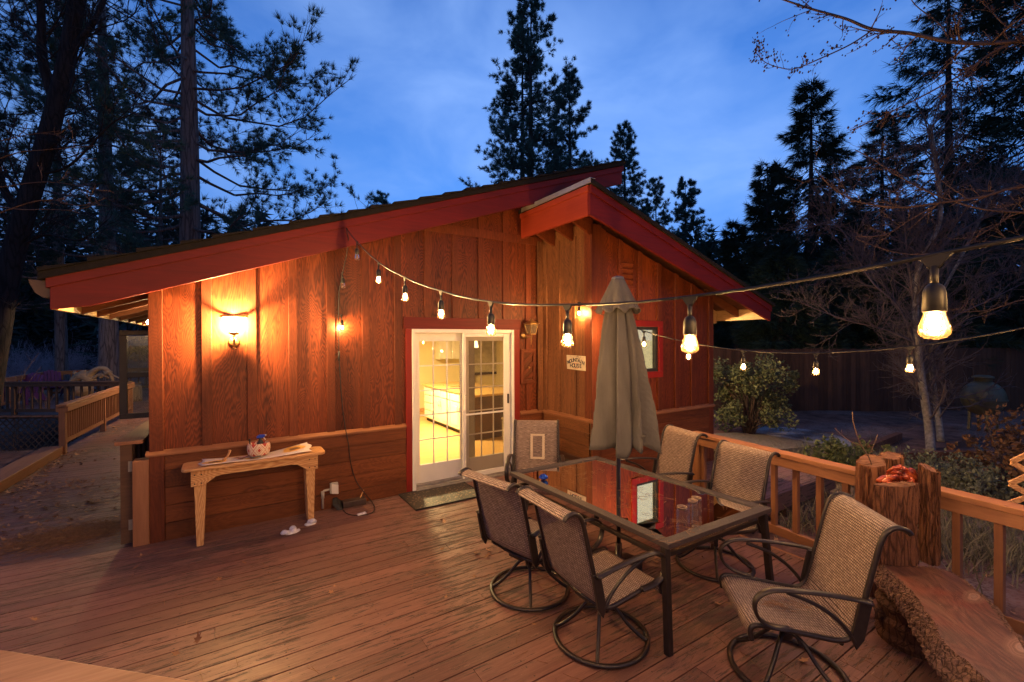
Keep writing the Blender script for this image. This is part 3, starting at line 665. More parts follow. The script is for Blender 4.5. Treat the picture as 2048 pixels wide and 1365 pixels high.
def point(name, loc, W_, col=WARM, r=.03, parent=None):
    l = bpy.data.lights.new(name, 'POINT'); l.energy = W_; l.color = col; l.shadow_soft_size = r
    o = link(bpy.data.objects.new(name, l)); o.location = loc
    if parent is not None: o.parent = parent; o.location = tuple(np.array(loc)-world_loc(parent))
    return o
l = bpy.data.lights.new('ceiling_lamp_light', 'AREA'); l.shape = 'DISK'; l.size = .4; l.energy = KITCHEN_W; l.color = (1.0, .70, .30)
o = link(bpy.data.objects.new('ceiling_lamp_light', l)); o.parent = cl_; o.location = (0, 0, -.13)

# casement sash standing open on the side wall
cs = MB(); cy = 6.24
for a, c in (((-.98, 1.16), (-.66, 1.215)), ((-.98, 2.055), (-.66, 2.11)), ((-.98, 1.216), (-.915, 2.054)), ((-.715, 1.216), (-.66, 2.054)), ((-.914, 1.60), (-.716, 1.655))):
    cs.box((a[0], cy, a[1]), (c[0], cy+.04, c[1]))
sash = mk('casement_sash', cs, plain('dark_sash', (.022, .018, .018), .5), cabin, .003)
b = MB(); b.box((-.914, cy+.018, 1.216), (-.716, cy+.022, 1.60)); b.box((-.914, cy+.018, 1.656), (-.716, cy+.022, 2.054)); mk('pane', b, glassy('sash_glass', (.85, .84, .80), 1.2, 1.5, .02, .06, (.55, .48, .34), True), sash)  # cream haze in the glass paints in the lit interior showing in the panes
b = MB(); b.box((XL-.02, 6.20, 1.03), (XL+.04, 7.55, 1.099)); b.box((XL-.02, 6.20, 2.121), (XL+.04, 7.55, 2.19)); b.box((XL-.02, 7.501, 1.10), (XL+.04, 7.55, 2.12)); mk('window', b, M['black'], cabin)
# ------------------------------------------------------------------ lamps on the walls
def make_sconce():
    p = ony(468, 650, 5.50); x, y = p[0], 5.50
    z1, z0 = 2.235, 2.085
    t = thing('wall_sconce', 'lit lantern sconce glowing on the wall boards above the bench', 'lamp', (x, YF-.02, 2.0))
    b = MB(); b.lathe([(.05, 0), (.055, .01), (.04, .02)], (0, 0, 0), 14); b.xf(Matrix.Translation((x, YF-.002, 1.98)) @ Matrix.Rotation(math.pi/2, 4, 'X')); mk('backplate', b, M['brass'], t)
    b = MB(); b.tube([(x, YF-.02, 1.98), (x, y+.04, 1.965), (x, y, 1.985), (x, y, z0-.02)], .009, 8); b.lathe([(.004, 0), (.022, .008), (.012, .022), (.006, .03)], (x, y, 1.90)); b.tube([(x, y, 1.92), (x, y, 2.0)], .006, 6); mk('arm', b, M['brass'], t)
    b = MB(); b.lathe([(.012, -.035), (.045, -.02), (.055, -.001)], (x, y, z0), 8); mk('cup', b, M['brass'], t)
    g = MB(); n = 8
    g.lathe([(.052, 0), (.075, .05), (.098, .11), (.112, .15)], (x, y, z0), n, smooth=False, cap=False)
    m = NM('frosted_glass'); a = m.n('ShaderNodeBsdfTransparent', {0: (1, .95, .85, 1)}).outputs[0]; d = m.n('ShaderNodeBsdfTranslucent', {0: (1, .9, .72, 1)}).outputs[0]
    m.l(m.n('ShaderNodeMixShader', {0: .28, 1: a, 2: d}).outputs[0], m.o.inputs[0]); mk('glass_shade', g, m.m, t)
    b = MB(); b.lathe([(.112, 0), (.126, .0), (.126, .022), (.112, .022)], (x, y, z1+.001), n, smooth=False, cap=False); b.f.append(None); b.f.pop()
    mk('crown_rim', b, M['brass'], t)
    b = MB(); b.lathe([(.004, -.035), (.022, -.02), (.026, 0), (.02, .022), (.005, .034)], (x, y, z0+.075), 8)
    mk('bulb', b, emit('sconce_bulb', (1.0, .60, .24), SCONCE_W/(math.pi*.0085)), t)
make_sconce()
def make_lantern():
    x, y = 3.845, 5.50; z = 2.07
    t = thing('wall_lantern', 'unlit brass carriage lantern on the wall right of the sliding door', 'lamp', (x, YF-.025, z-.05))
    b = MB(); b.lathe([(.05, 0), (.05, .012), (.03, .03)], (0, 0, 0), 14); b.xf(Matrix.Translation((x-.07, YF-.024, z-.02)) @ Matrix.Rotation(math.pi/2, 4, 'X')); mk('backplate', b, M['brass'], t)
    b = MB(); b.tube([(x-.07, YF-.05, z-.02), (x-.04, y+.09, z-.05), (x, y, z-.035), (x, y, z+.01)], .009, 8); b.tube([(x, y, z-.02), (x-.008, y, z-.16)], [.012, .003], 6); mk('arm', b, M['brass'], t)
    fr = MB(); r0, r1, h = .045, .072, .15
    cs = [(1, 1), (-1, 1), (-1, -1), (1, -1)]
    for i in range(4):
        a, c = cs[i], cs[(i+1) % 4]
        fr.bar((x+a[0]*r0, y+a[1]*r0, z), (x+a[0]*r1, y+a[1]*r1, z+h), .010, .010, (a[0], a[1], .3))
        for r, zz in ((r0, z), (r1, z+h)): fr.bar((x+a[0]*r, y+a[1]*r, zz), (x+c[0]*r, y+c[1]*r, zz), .012, .012)
    mk('lantern_frame', fr, M['brass'], t)
    g = MB()
    for i in range(4):
        a, c = cs[i], cs[(i+1) % 4]; g.add([(x+a[0]*r0, y+a[1]*r0, z), (x+c[0]*r0, y+c[1]*r0, z), (x+c[0]*r1, y+c[1]*r1, z+h), (x+a[0]*r1, y+a[1]*r1, z+h)], [(0, 1, 2, 3)])
    mk('lantern_glass', g, glassy('lantern_glass', (.85, .80, .72), 1.3, 1.5, 0, .16, (.55, .45, .32)), t)
    b = MB(); b.add([(x-r1-.02, y-r1-.02, z+h+.005), (x+r1+.02, y-r1-.02, z+h+.005), (x+r1+.02, y+r1+.02, z+h+.005), (x-r1-.02, y+r1+.02, z+h+.005), (x-.03, y-.03, z+h+.05), (x+.03, y-.03, z+h+.05), (x+.03, y+.03, z+h+.05), (x-.03, y+.03, z+h+.05)],
                    [(0,3,2,1),(4,5,6,7),(0,1,5,4),(1,2,6,5),(2,3,7,6),(3,0,4,7)]); b.lathe([(.028, 0), (.032, .012), (.015, .03)], (x, y, z+h+.05), 10); mk('lantern_cap', b, M['brass'], t)
    b = MB(); b.lathe([(.011, 0), (.011, .05), (.020, .07), (.020, .10), (.004, .125)], (x, y, z+.005), 10); mk('bulb', b, M['dead_glass'], t)
make_lantern()
def make_flood(x, y, z, dx, label, name='flood_light', W_=FLOOD_W):
    t = thing(name, label, 'lamp', (x, y, z))
    b = MB(); b.lathe([(.045, 0), (.045, .02), (.03, .03)], (0, 0, 0), 12); b.xf(Matrix.Translation((x, y, z)) @ Matrix.Rotation(-math.pi/2*dx*-1, 4, 'Y')); mk('base', b, M['white'], t)
    for k in (-1, 1):
        c = (x+dx*.11, y+.07*k, z-.03)
        b = MB(); b.tube([(x+dx*.02, y+.01*k, z), (x+dx*.06, y+.05*k, z-.0), c], .013, 8); h = mk('lamp_arm', b, M['white'], t)
        b = MB(); b.lathe([(.012, -.03), (.028, -.012), (.033, .005), (.022, .028), (.006, .036)], c, 10); mk('bulb', b, emit('flood_bulb', (1.0, .66, .30), W_/2/(math.pi*.011)), h)
    return t
make_flood(XL-.005, 6.62, 2.235, -1, 'pair of lit white flood bulbs on the side wall above the open sash')
make_flood(XL-.005, 14.2, 2.2, -1, 'pair of lit white flood bulbs farther along the side wall, lighting the far deck', W_=300)
make_flood(XL-.005, 9.6, 2.2, -1, 'added unseen pair of flood bulbs midway along the side wall under the rafters', W_=45)  # hidden pair added to light the eave from beyond the near rafters
make_flood(XR+.005, 5.9, 2.1, 1, 'pair of lit flood bulbs on the far side wall behind the right-hand corner', W_=460)

# ------------------------------------------------------------------ string lights
def make_strand(label, path, ties, loc, cord_r=.0055):
    """path: cord points; ties: (x, y, z, lit, tilt)"""
    t = thing('string_lights', label, 'string lights', loc, 0, 'festoon strings of glass bulbs over the deck')
    P = [np.array(p, float) for p in path]; Q = [P[0]]
    for a, c in zip(P[:-1], P[1:]):
        L = np.linalg.norm(c-a)
        for s_ in (.33, .67): Q.append(a+(c-a)*s_-np.array([0, 0, .012*min(L, 1)]))
        Q.append(c)
    b = MB(); b.tube(Q, cord_r, 8); mk('cord', b, M['cord'], t)
    for x, y, z, lit, dy in ties:
        s_ = MB(); k = .030
        s_.ext([(x-.0045, y-k, z-.001), (x-.0045, y+k, z-.001), (x-.0045, y+.009, z-.028), (x-.0045, y-.009, z-.028)], (.009, 0, 0))
        s_.tube([(x, y-k, z), (x, y-.017, z-.012), (x, y-.006, z-.03)], .004, 6); s_.tube([(x, y+k, z), (x, y+.017, z-.012), (x, y+.006, z-.03)], .004, 6)
        s_.tube([(x, y, z-.025), (x+dy*.01, y, z-.075)], .0075, 8)
        s_.lathe([(.008, .062), (.016, .055), (.020, .042), (.0215, .0), (.0195, -.002)], (x+dy*.01, y, z-.126), 14)
        so_ = mk('socket', s_, M['cord'], t)
        g = MB(); g.lathe([(.0175, .0), (.021, -.012), (.0265, -.030), (.0285, -.042), (.0265, -.052), (.018, -.060), (.003, -.063)], (x+dy*.01, y, z-.127), 16, cap=False)
        mk('glass_bulb', g, M['bulb_glass'] if lit else M['dead_glass'], so_)
        if lit:
            f = MB(); f.lathe([(.003, .018), (.0085, .012), (.0115, .0), (.0085, -.012), (.003, -.018)], (x+dy*.01, y, z-.152), 6); mk('filament', f, M['filament'], so_)
    return t
hook = ony(692, 456, 5.17)
t0 = ony(714, 484, 4.63)
s1 = [(1.14, 4.014, 2.690), (1.172, 3.401, 2.486), (1.205, 2.778, 2.324), (1.237, 2.162, 2.207), (1.27, 1.538, 2.150), (1.301, .939, 2.138), (1.333, .336, 2.184)]
ext1 = [(1.36, -.28, 2.27), (1.39, -.90, 2.40), (1.42, -1.51, 2.56), (1.45, -2.12, 2.75)]
drop = [ony(697, 478, 5.19), ony(694, 505, 5.30), ony(684, 552, 5.50), ony(678, 585, 5.585), ony(677, 640, 5.60), ony(678, 712, 5.605)]
ties = [(t0[0], t0[1], t0[2], False, 0)]+[(*p, True, 0) for p in s1]+[(*p, True, 0) for p in ext1]
d1 = drop[2]; d2 = drop[4]
ties += [(d1[0], d1[1]-.01, d1[2]+.04, False, 1.0), (d2[0]+.025, d2[1]-.045, d2[2]+.06, True, .5)]
make_strand('black string of glowing bulbs running from the left roof fascia out over the table', [*drop[::-1], hook, t0, *s1, *ext1, (1.5, -2.9, 3.0)], ties, (hook[0], hook[1], hook[2]))
b2 = [(4.085, 4.70, 2.353), (4.10, 4.18, 2.131), (4.13, 3.60, 1.935), (4.155, 3.017, 1.805), (4.165, 2.419, 1.728), (4.176, 1.799, 1.72), (4.187, 1.188, 1.78), (4.198, .583, 1.919), (4.21, -.03, 2.12), (4.22, -.64, 2.36)]
st2 = onx(1156, 603, 4.135)
make_strand('string of small glowing bulbs running from the wall corner past the umbrella', [tuple(st2)]+[(x, y, z+.15) for x, y, z in b2]+[(4.23, -1.3, 2.8)], [(x, y, z+.15, True, 0) for x, y, z in b2], tuple(st2))
s3 = [(.55, -2.25, 2.60), (-.25, -1.62, 2.40), (-.95, -.85, 2.30), (-1.45, -.05, 2.26), (-1.75, .80, 2.28), (-1.95, 1.65, 2.40)]
make_strand('added unseen string of glowing bulbs behind the viewer, running to the post on the left', [(1.5, -2.9, 3.0), *s3, (-2.3, 2.6, 2.8)], [(*q_, True, 0) for q_ in s3], (1.5, -2.9, 3.0))  # unseen strand added for front light and a brighter near rail
for i, (px, py, ph) in enumerate(((1.5, -2.95, 3.05), (-2.35, 2.65, 2.85))):
    b = MB(); b.box((px-.045, py-.045, 0), (px+.045, py+.045, ph)); solo('lamp_post', b, M['railingz'], ['square timber post behind the viewer carrying the festoon cord end', 'added square timber post left of the viewer carrying the added rear festoon'][i], 'post', bevel=.005)

# ------------------------------------------------------------------ small wall things
def wall_things():
    a = ony(1039, 699, YF-.03); c = ony(1070, 766, YF-.03); x0, x1, z1, z0 = a[0]+.01, c[0], a[2], c[2]
    t = thing('wooden_plaque', 'framed wooden wall plaque of diagonal boards under the unlit lantern', 'plaque', ((x0+x1)/2, YF-.025, z0))
    f = MB(); w = .055; y0, y1 = YF-.062, YF-.026
    f.ext([(x0, y0, z0), (x1, y0, z0), (x1-w, y0, z0+w), (x0+w, y0, z0+w)], (0, .034, 0)); f.ext([(x0, y0, z1), (x0+w, y0, z1-w), (x1-w, y0, z1-w), (x1, y0, z1)], (0, .034, 0))
    f.ext([(x0, y0, z0+.002), (x0+w-.002, y0, z0+w), (x0+w-.002, y0, z1-w), (x0, y0, z1-.002)], (0, .034, 0)); f.ext([(x1, y0, z0+.002), (x1, y0, z1-.002), (x1-w+.002, y0, z1-w), (x1-w+.002, y0, z0+w)], (0, .034, 0))
    mk('frame', f, M['batten'], t, .003)
    d = MB(); ix0, ix1, iz0, iz1 = x0+w, x1-w, z0+w, z1-w; d.box((ix0, YF-.034, iz0), (ix1, YF-.026, iz1)); mk('backing', d, M['soffit'], t)
    for k in (-.16, .0, .16):
        cx, cz = (ix0+ix1)/2, (iz0+iz1)/2+k; pts = [(-.18, -.20-.035), (.18, .13-.035), (.18, .13+.035), (-.18, -.20+.035)]
        poly = []
        for px, pz in pts:
            X_ = min(max(cx+px, ix0+.002), ix1-.002); Z_ = cz+pz if ix0 < cx+px < ix1 else cz+(X_-cx)*.917-.035+(-.035 if pz in (pts[0][1], pts[1][1]) else .035)
            poly.append((X_, min(max(Z_, iz0+.002), iz1-.002)))
        b = MB(); b.ext([(p, YF-.052, q) for p, q in poly], (0, .0175, 0)); mk('diagonal_board', b, M['batten'], t)
    b = MB(); b.lathe([(.018, 0), (.014, .012), (.004, .018)], (0, 0, 0), 8); b.xf(Matrix.Translation(((x0+x1)/2+.01, YF-.053, (z0+z1)/2-.02)) @ Matrix.Rotation(math.pi/2, 4, 'X')); mk('knob', b, M['brass'], t)
    # MOUNTAIN HOUSE sign on the return wall
    p = [onx(u, v, XI-.026) for u, v in ((1133, 710.3), (1170.5, 713), (1171, 742.5), (1134, 738))]
    ctr = sum(p)/4; sg = thing('house_sign', 'cream sign lettered MOUNTAIN HOUSE on the weathered return wall', 'sign', (XI-.02, ctr[1], p[3][2]))
    b = MB(); b.ext([(XI-.026, q[1], q[2]) for q in p], (.006, 0, 0)); mk('board', b, plain('cream_sign', (.62, .52, .36), .55, 0, .08, 10), sg, .002)
    ya, yb = p[0][1], p[1][1]; W_ = ya-yb; zc = ctr[2]
    ink = plain('navy_lettering', (.02, .018, .05), .6, 0, .1)
    def word(txt, size, cy, cz, arc):
        adv = size*.62; n = len(txt)
        for i, ch in enumerate(txt):
            k = i-(n-1)/2; cu = bpy.data.curves.new('letter', 'FONT'); cu.body = ch; cu.size = size; cu.align_x = 'CENTER'; cu.extrude = .0008; cu.offset = .0022
            o = bpy.data.objects.new('letter', cu); COL.objects.link(o)
            dg = bpy.context.evaluated_depsgraph_get(); me = bpy.data.meshes.new_from_object(o.evaluated_get(dg)); bpy.data.objects.remove(o)
            # letters read along -y (viewer's right), up = z, facing -x
            ang = -arc*k/n*2.0
            cz2 = cz-arc*size*1.2*(k/n*2)**2
            me.transform(Matrix(((0, 0, -1, XI-.0275), (-1, 0, 0, cy-k*adv), (0, 1, 0, cz2), (0, 0, 0, 1))) @ Matrix.Rotation(ang*.55, 4, 'Z'))
            yield me
    lets = list(word('MOUNTAIN', W_*.175, ctr[1]+.0, zc+.015, .55))+list(word('HOUSE', W_*.20, ctr[1], zc-.068, 0))
    b = MB()
    for me in lets: b.add([tuple(v.co) for v in me.vertices], [tuple(q.vertices) for q in me.polygons])
    mk('lettering', b, ink, sg)
    b = MB(); x_ = XI-.0272
    def seg(pts, r=.0016): b.tube([(x_, ctr[1]-q[0], zc+q[1]) for q in pts], r, 4)
    seg([(-.075+.15*i/10, .062+.022*math.sin(math.pi*i/10)) for i in range(11)])
    seg([(.02, .075), (.035, .10), (.042, .085)], .003); seg([(.05, .08), (.06, .092), (.066, .08)], .0025); seg([(.075, .055), (.115, .095)], .0014); seg([(-.115, .10), (-.09, .07)], .0012)
    for q in (-.10, .10): seg([(q, .0), (q+.006, .02), (q+.012, .0)], .004)
    mk('ornament', b, ink, sg)
    b = MB(); b.box((XI-.0272, ctr[1]-.045, zc-.0145), (XI-.0262, ctr[1]+.045, zc-.008)); b.box((XI-.0272, ctr[1]-.05, zc-.082), (XI-.0262, ctr[1]+.045, zc-.074)); mk('stripe', b, plain('salmon_stripe', (.55, .22, .12), .6), sg)
    # outlet with conduit
    o1 = ony(668, 976, YF-.05)
    t = thing('outdoor_outlet', 'grey outlet box with white cover and bent conduit low on the wall', 'outlet', (o1[0], YF-.03, 0))
    x, z = o1[0], o1[2]
    b = MB(); b.box((x-.045, YF-.07, z-.06), (x+.045, YF-.029, z+.06)); mk('box', b, M['grey'], t, .005)
    b = MB(); b.ext([(x-.030, YF-.074, z-.06), (x+.036, YF-.115, z-.062), (x+.036, YF-.115, z+.045), (x-.030, YF-.074, z+.05)], (.004, .010, 0)); mk('cover', b, M['white'], t, .003)
    b = MB(); b.tube([(x-.04, YF-.05, z-.01), (x-.11, YF-.05, z-.015), (x-.125, YF-.05, z-.03), (x-.125, YF-.05, z-.22)], .013, 8); b.tube([(x-.125, YF-.05, z-.02), (x-.125, YF-.05, z-.10)], .019, 8); mk('conduit', b, M['grey'], t)
    # transformer box, cord and loop on the deck
    q = onz(706, 1010); t = thing('cable_box', 'dark flat cable box lying on the deck under the outlet', 'box', (q[0], q[1], 0))
    b = MB(); b.box((q[0]-.13, q[1]-.08, .004), (q[0]+.14, q[1]+.06, .075)); mk('case', b, plain('dark_brown_box', (.05, .032, .026), .45, 0, .3, 12), t, .008)
    b = MB(); b.ext([(q[0]-.20, q[1]-.10, .0), (q[0]-.14, q[1]-.12, .0), (q[0]-.13, q[1]+.03, .07), (q[0]-.17, q[1]+.05, .08)], (-.05, .03, .07)); mk('plug_block', b, M['black'], t, .008)
    b = MB(); b.bar((q[0]+.08, q[1]-.02, .07), (q[0]+.13, q[1]-.0, .16), .012, .006); mk('stick', b, M['pine'], t)
    pts = [ony(678, 712, 5.60), ony(682, 780, 5.595), ony(688, 840, 5.58), ony(697, 890, 5.54), ony(701, 925, 5.55), ony(712, 962, 5.56), ony(732, 990, 5.50), onz(743, 1003, .02), onz(749, 1015, .008), onz(744, 1026, .007), onz(722, 1031, .007), onz(697, 1029, .007), onz(684, 1018, .01), (q[0]-.15, q[1]-.08, .05)]
    P = []
    for i in range(len(pts)-1):
        p0, p1, p2, p3 = pts[max(i-1, 0)], pts[i], pts[i+1], pts[min(i+2, len(pts)-1)]
        for s_ in np.linspace(0, 1, 5)[:-1]:
            P.append(.5*((2*p1)+(-np.array(p0)+p2)*s_+(2*np.array(p0)-5*p1+4*np.array(p2)-p3)*s_**2+(-np.array(p0)+3*p1-3*np.array(p2)+p3)*s_**3))
    t2 = thing('power_cord', 'black power cord hanging down the wall and looping on the deck', 'cord', tuple(pts[9]))
    b = MB(); b.tube(P, .0055, 6); mk('cord', b, M['cord'], t2)
    b = MB(); b.tube([ony(678, 703, 5.60), ony(678, 722, 5.60)], .012, 8); mk('plug', b, M['cord'], t2)
    lab = onz(724, 1029, .012); b = MB(); b.bar(lab+np.array([-.05, 0, .004]), lab+np.array([.045, .012, .006]), .04, .012); mk('tag', b, plain('white_tag', (.7, .66, .7), .5, 0, .4, 60), t2)
wall_things()

# ------------------------------------------------------------------ bench table with its load
def bench():
    A = onz(369, 938, .775); B_ = onz(645, 893, .775)
    x0, x1, y0, y1 = -.385, .895, 5.205, 5.535; zt_ = .775
    t = thing('bench_table', 'long raw pine bench table with tapered legs standing against the cabin wall', 'table', ((x0+x1)/2, (y0+y1)/2, 0))
    poly = []; r = .06
    for cx, cy, a0 in ((x1-r, y0+r, -90), (x1-r, y1-r, 0), (x0+r, y1-r, 90), (x0+r, y0+r, 180)):
        for k in range(5):
            a = math.radians(a0+k*22.5); poly.append((cx+r*math.cos(a), cy+r*math.sin(a), zt_-.026))
    b = MB(); b.ext(poly, (0, 0, .026)); mk('top', b, M['pine'], t, .004)
    for yy in (y0+.045, y1-.075):
        xa, xb = x0+.075, x1-.075; zz = zt_-.027
        pr = [(xa, zz), (xa, zz-.155), (xa+.105, zz-.155), (xa+.20, zz-.085), (xa+.26, zz-.075), (xb-.26, zz-.075), (xb-.20, zz-.085), (xb-.105, zz-.155), (xb, zz-.155), (xb, zz)]
        b = MB(); b.ext([(p, yy, q) for p, q in pr], (0, .03, 0)); mk('apron', b, M['pine'], t, .003)
        if yy < 5.4:
            b = MB()
            for cx in (xa+.03, xa+.085, xb-.03, xb-.085):
                for cz in (zz-.045, zz-.130): b.lathe([(.007, 0), (.005, .002)], (0, 0, 0), 8); n = 16; v = b.v[-n:]; b.v[-n:] = [(cx+p[0], yy-p[2]-.0002, cz+p[1]) for p in v]
            mk('screw', b, M['black'], t)
    for sx in (0, 1):
        for sy in (0, 1):
            xa = x0+.095 if sx == 0 else x1-.095; d = -1 if sx == 0 else 1; yy = y0+.076 if sy == 0 else y1-.125
            b = MB(); zz = zt_-.028
            b.ext([(xa-d*.105+ (d*.0), yy, zz), (xa, yy, zz), (xa-d*.02, yy, 0), (xa-d*.075, yy, 0)], (0, .048, 0)); mk('leg', b, M['pinez'], t, .003)
    for sx in (0, 1):
        xa = x0+.076 if sx == 0 else x1-.106
        b = MB(); b.box((xa-.001, y0+.125, zt_-.18), (xa+.03, y1-.126, zt_-.028)); mk('end_board', b, M['pine'], t, .003)
    # sunflower paper
    px0, px1 = -.24, .76
    G = []
    for i, s_ in enumerate(np.linspace(0, 1, 29)):
        row = []
        for j, w in enumerate(np.linspace(0, 1, 9)):
            xx = px0+(px1-px0)*s_+.02*math.sin(9*w+s_*3); yy = 5.225+.24*w+.035*s_
            zz = zt_+.004+.012*(1+math.sin(7*s_+1.0))*(1-w)*.5+.075*max(0, s_-.62)*2.2*(w**.8)+.02*max(0, w-.75)*4*(1-s_)*max(0, .3-s_)*4
            row.append((xx, yy, zz))
        G.append(row)
    b = MB(); b.grid(G); b.uv = [(s_, w) for s_ in np.linspace(0, 1, 29) for w in np.linspace(0, 1, 9)]
    m = NM('sunflower_paper'); uv = m.n('ShaderNodeTexCoord').outputs['UV']
    col = (.70, .62, .55, 1)
    for cx, cy, R_ in ((.13, .45, .34), (.83, .60, .36), (.45, .3, .20)):
        d = m.n('ShaderNodeVectorMath', {0: m.n('ShaderNodeMapping', {0: uv, 3: (3.0, 1, 1)}).outputs[0], 1: (cx*3.0, cy, 0)}, operation='DISTANCE').outputs['Value']
        nz_ = m.noise(m.n('ShaderNodeMapping', {0: uv, 3: (30, 10, 1)}).outputs[0], 1.0, 3)
        d = m.math('ADD', d, m.math('MULTIPLY_ADD', nz_, .2, -.1))
        f1 = m.n('ShaderNodeMapRange', {0: d, 1: R_, 2: R_-.05}).outputs[0]; f2 = m.n('ShaderNodeMapRange', {0: d, 1: R_*.5, 2: R_*.42}).outputs[0]
        col = m.mix(f1, col, (.72, .42, .08, 1)); col = m.mix(f2, col, (.22, .12, .05, 1))
    m.set(col, .55); pp = mk('sunflower_paper', b, m.m); pp.modifiers.new('t', 'SOLIDIFY').thickness = .002
    tag(pp, 'crumpled sheet printed with sunflowers lying along the bench top', 'paper')
    # patterned basket
    bx, by = .265, 5.375; H_ = .125
    prof = [(.088, 0), (.100, .02), (.108, .06), (.107, .10), (.100, H_), (.094, H_), (.098, .06), (.08, .02), (.0, .018)]
    b = MB(); n = 40; V = []; UV = []
    for r, z in prof:
        for k in range(n+1): V.append((bx+r*math.cos(2*math.pi*k/n), by+r*.8*math.sin(2*math.pi*k/n), zt_+.022+z)); UV.append((k/n, z/H_))
    b.add(V, [(i*(n+1)+k, i*(n+1)+k+1, (i+1)*(n+1)+k+1, (i+1)*(n+1)+k) for i in range(len(prof)-1) for k in range(n)], True); b.uv = UV
    m = NM('diamond_weave'); uv = m.n('ShaderNodeSeparateXYZ', {0: m.n('ShaderNodeTexCoord').outputs['UV']})
    fu = m.math('ABSOLUTE', m.math('SUBTRACT', m.math('FRACT', m.math('MULTIPLY', uv.outputs[0], 6.0)), .5)); fv = m.math('ABSOLUTE', m.math('SUBTRACT', uv.outputs[1], .48))
    s_ = m.math('ADD', m.math('MULTIPLY', fu, 1.15), m.math('MULTIPLY', fv, .95))
    r_ = m.ramp(s_, [(0.0, (.40, .035, .02)), (.16, (.62, .48, .34)), (.27, (.40, .05, .03)), (.31, (.66, .54, .40)), (.44, (.36, .20, .12)), (.47, (.66, .54, .40)), (.56, (.38, .04, .025)), (.62, (.64, .5, .36)), (.78, (.40, .04, .025))])
    r_.node.color_ramp.interpolation = 'CONSTANT'; m.set(r_, .6); bs = mk('basket', b, m.m); tag(bs, 'round basket with red and cream diamond pattern standing on the bench', 'basket')
    bs.data.transform(Matrix.Translation((-bx, -by, -zt_-.022))); bs.location = (bx, by, zt_+.022)
    # spray bottle in the basket
    sx, sy, sz = bx+.015, by+.01, zt_+.045
    t2 = thing('spray_bottle', 'dark spray bottle with a blue trigger head sticking out of the basket', 'spray bottle', (sx, sy, sz))
    b = MB(); b.lathe([(.03, 0), (.032, .02), (.032, .10), (.014, .13), (.012, .15)], (sx, sy, sz), 14); mk('body', b, M['black'], t2)
    b = MB(); b.ext([(sx-.035, sy-.012, sz+.150), (sx+.03, sy-.012, sz+.150), (sx+.045, sy-.012, sz+.168), (sx+.04, sy-.012, sz+.182), (sx-.01, sy-.012, sz+.184), (sx-.035, sy-.012, sz+.168)], (0, .024, 0)); mk('spray_head', b, plain('blue_plastic', (.015, .05, .42), .35), t2, .004)
    b = MB(); b.tube([(sx+.04, sy, sz+.174), (sx+.055, sy, sz+.174)], .008, 8); b.tube([(sx+.03, sy, sz+.155), (sx+.038, sy, sz+.138), (sx+.048, sy, sz+.125)], .004, 6); mk('trigger', b, M['white'], t2)
    b = MB(); b.tube([(bx-.075, by-.01, zt_+.05), (bx-.082, by-.012, zt_+.175)], .006, 6); b.tube([(bx-.082, by-.012, zt_+.175), (bx-.083, by-.012, zt_+.2)], .009, 6); solo('trowel', b, M['black'], 'thin black tool handle leaning inside the basket', 'tool')
    b = MB(); b.grid([[(-.085+.02*j+.03*i, 5.30+.018*i+.004*math.sin(j*2), zt_+.030+.010*math.sin(i*1.3+j)) for j in range(7)] for i in range(4)]); o = solo('dry_leaf', b, plain('dry_leaf_brown', (.24, .11, .06), .7, 0, .3, 30), 'curled brown dry leaf on the sunflower sheet', 'leaf'); o.modifiers.new('t', 'SOLIDIFY').thickness = .002; o.location.x += .10; o.location.z -= .004
    b = MB(); b.tube([(-.05, 5.36, zt_+.012), (-.015, 5.37, zt_+.04), (.005, 5.375, zt_+.085), (.008, 5.375, zt_+.105)], [.014, .010, .011, .014], 8); solo('wooden_peg', b, M['pinez'], 'pale bent wooden peg standing on the sunflower sheet', 'peg')
    b = MB(); b.ext([(.19, 5.24, zt_+.020), (.28, 5.265, zt_+.022), (.275, 5.30, zt_+.022), (.18, 5.285, zt_+.020)], (0, 0, .008)); solo('slate_chip', b, plain('slate', (.09, .085, .085), .6), 'flat grey slate chip in front of the patterned basket', 'stone', bevel=.003)
bench()
for (u, v, s_, lb) in ((582, 1066, .75, 'flat lump of leftover snow on the deck in front of the bench'), (620, 1049, .6, 'rounded lump of snow at the right foot of the bench')):
    q = onz(u, v); G = []; rnd = random.Random(u)
    for i in range(7):
        a = i/6*math.pi/2; G.append([(math.cos(a)*s_*.105*(1+.12*math.sin(k*.9+u))*math.cos(2*math.pi*k/14), math.cos(a)*s_*.062*(1+.15*math.cos(k*1.3))*math.sin(2*math.pi*k/14), math.sin(a)*.034*s_*(1+.12*math.sin(k)*math.cos(a))) for k in range(14)])
    b = MB(); b.grid(G, closed_u=True)
    for _ in range(9):
        a = rnd.uniform(0, 6.28); r_ = rnd.uniform(.03, .10)*s_; o_ = (r_*math.cos(a), r_*.55*math.sin(a), rnd.uniform(-.005, .018)); k_ = rnd.uniform(.018, .04); b.lathe([(k_*.9, 0), (k_, k_*.4), (k_*.6, k_*.9), (.002, k_)], o_, 8)
    b.off((q[0], q[1], .002)); solo('snow_lump', b, M['snow'], lb, 'snow')

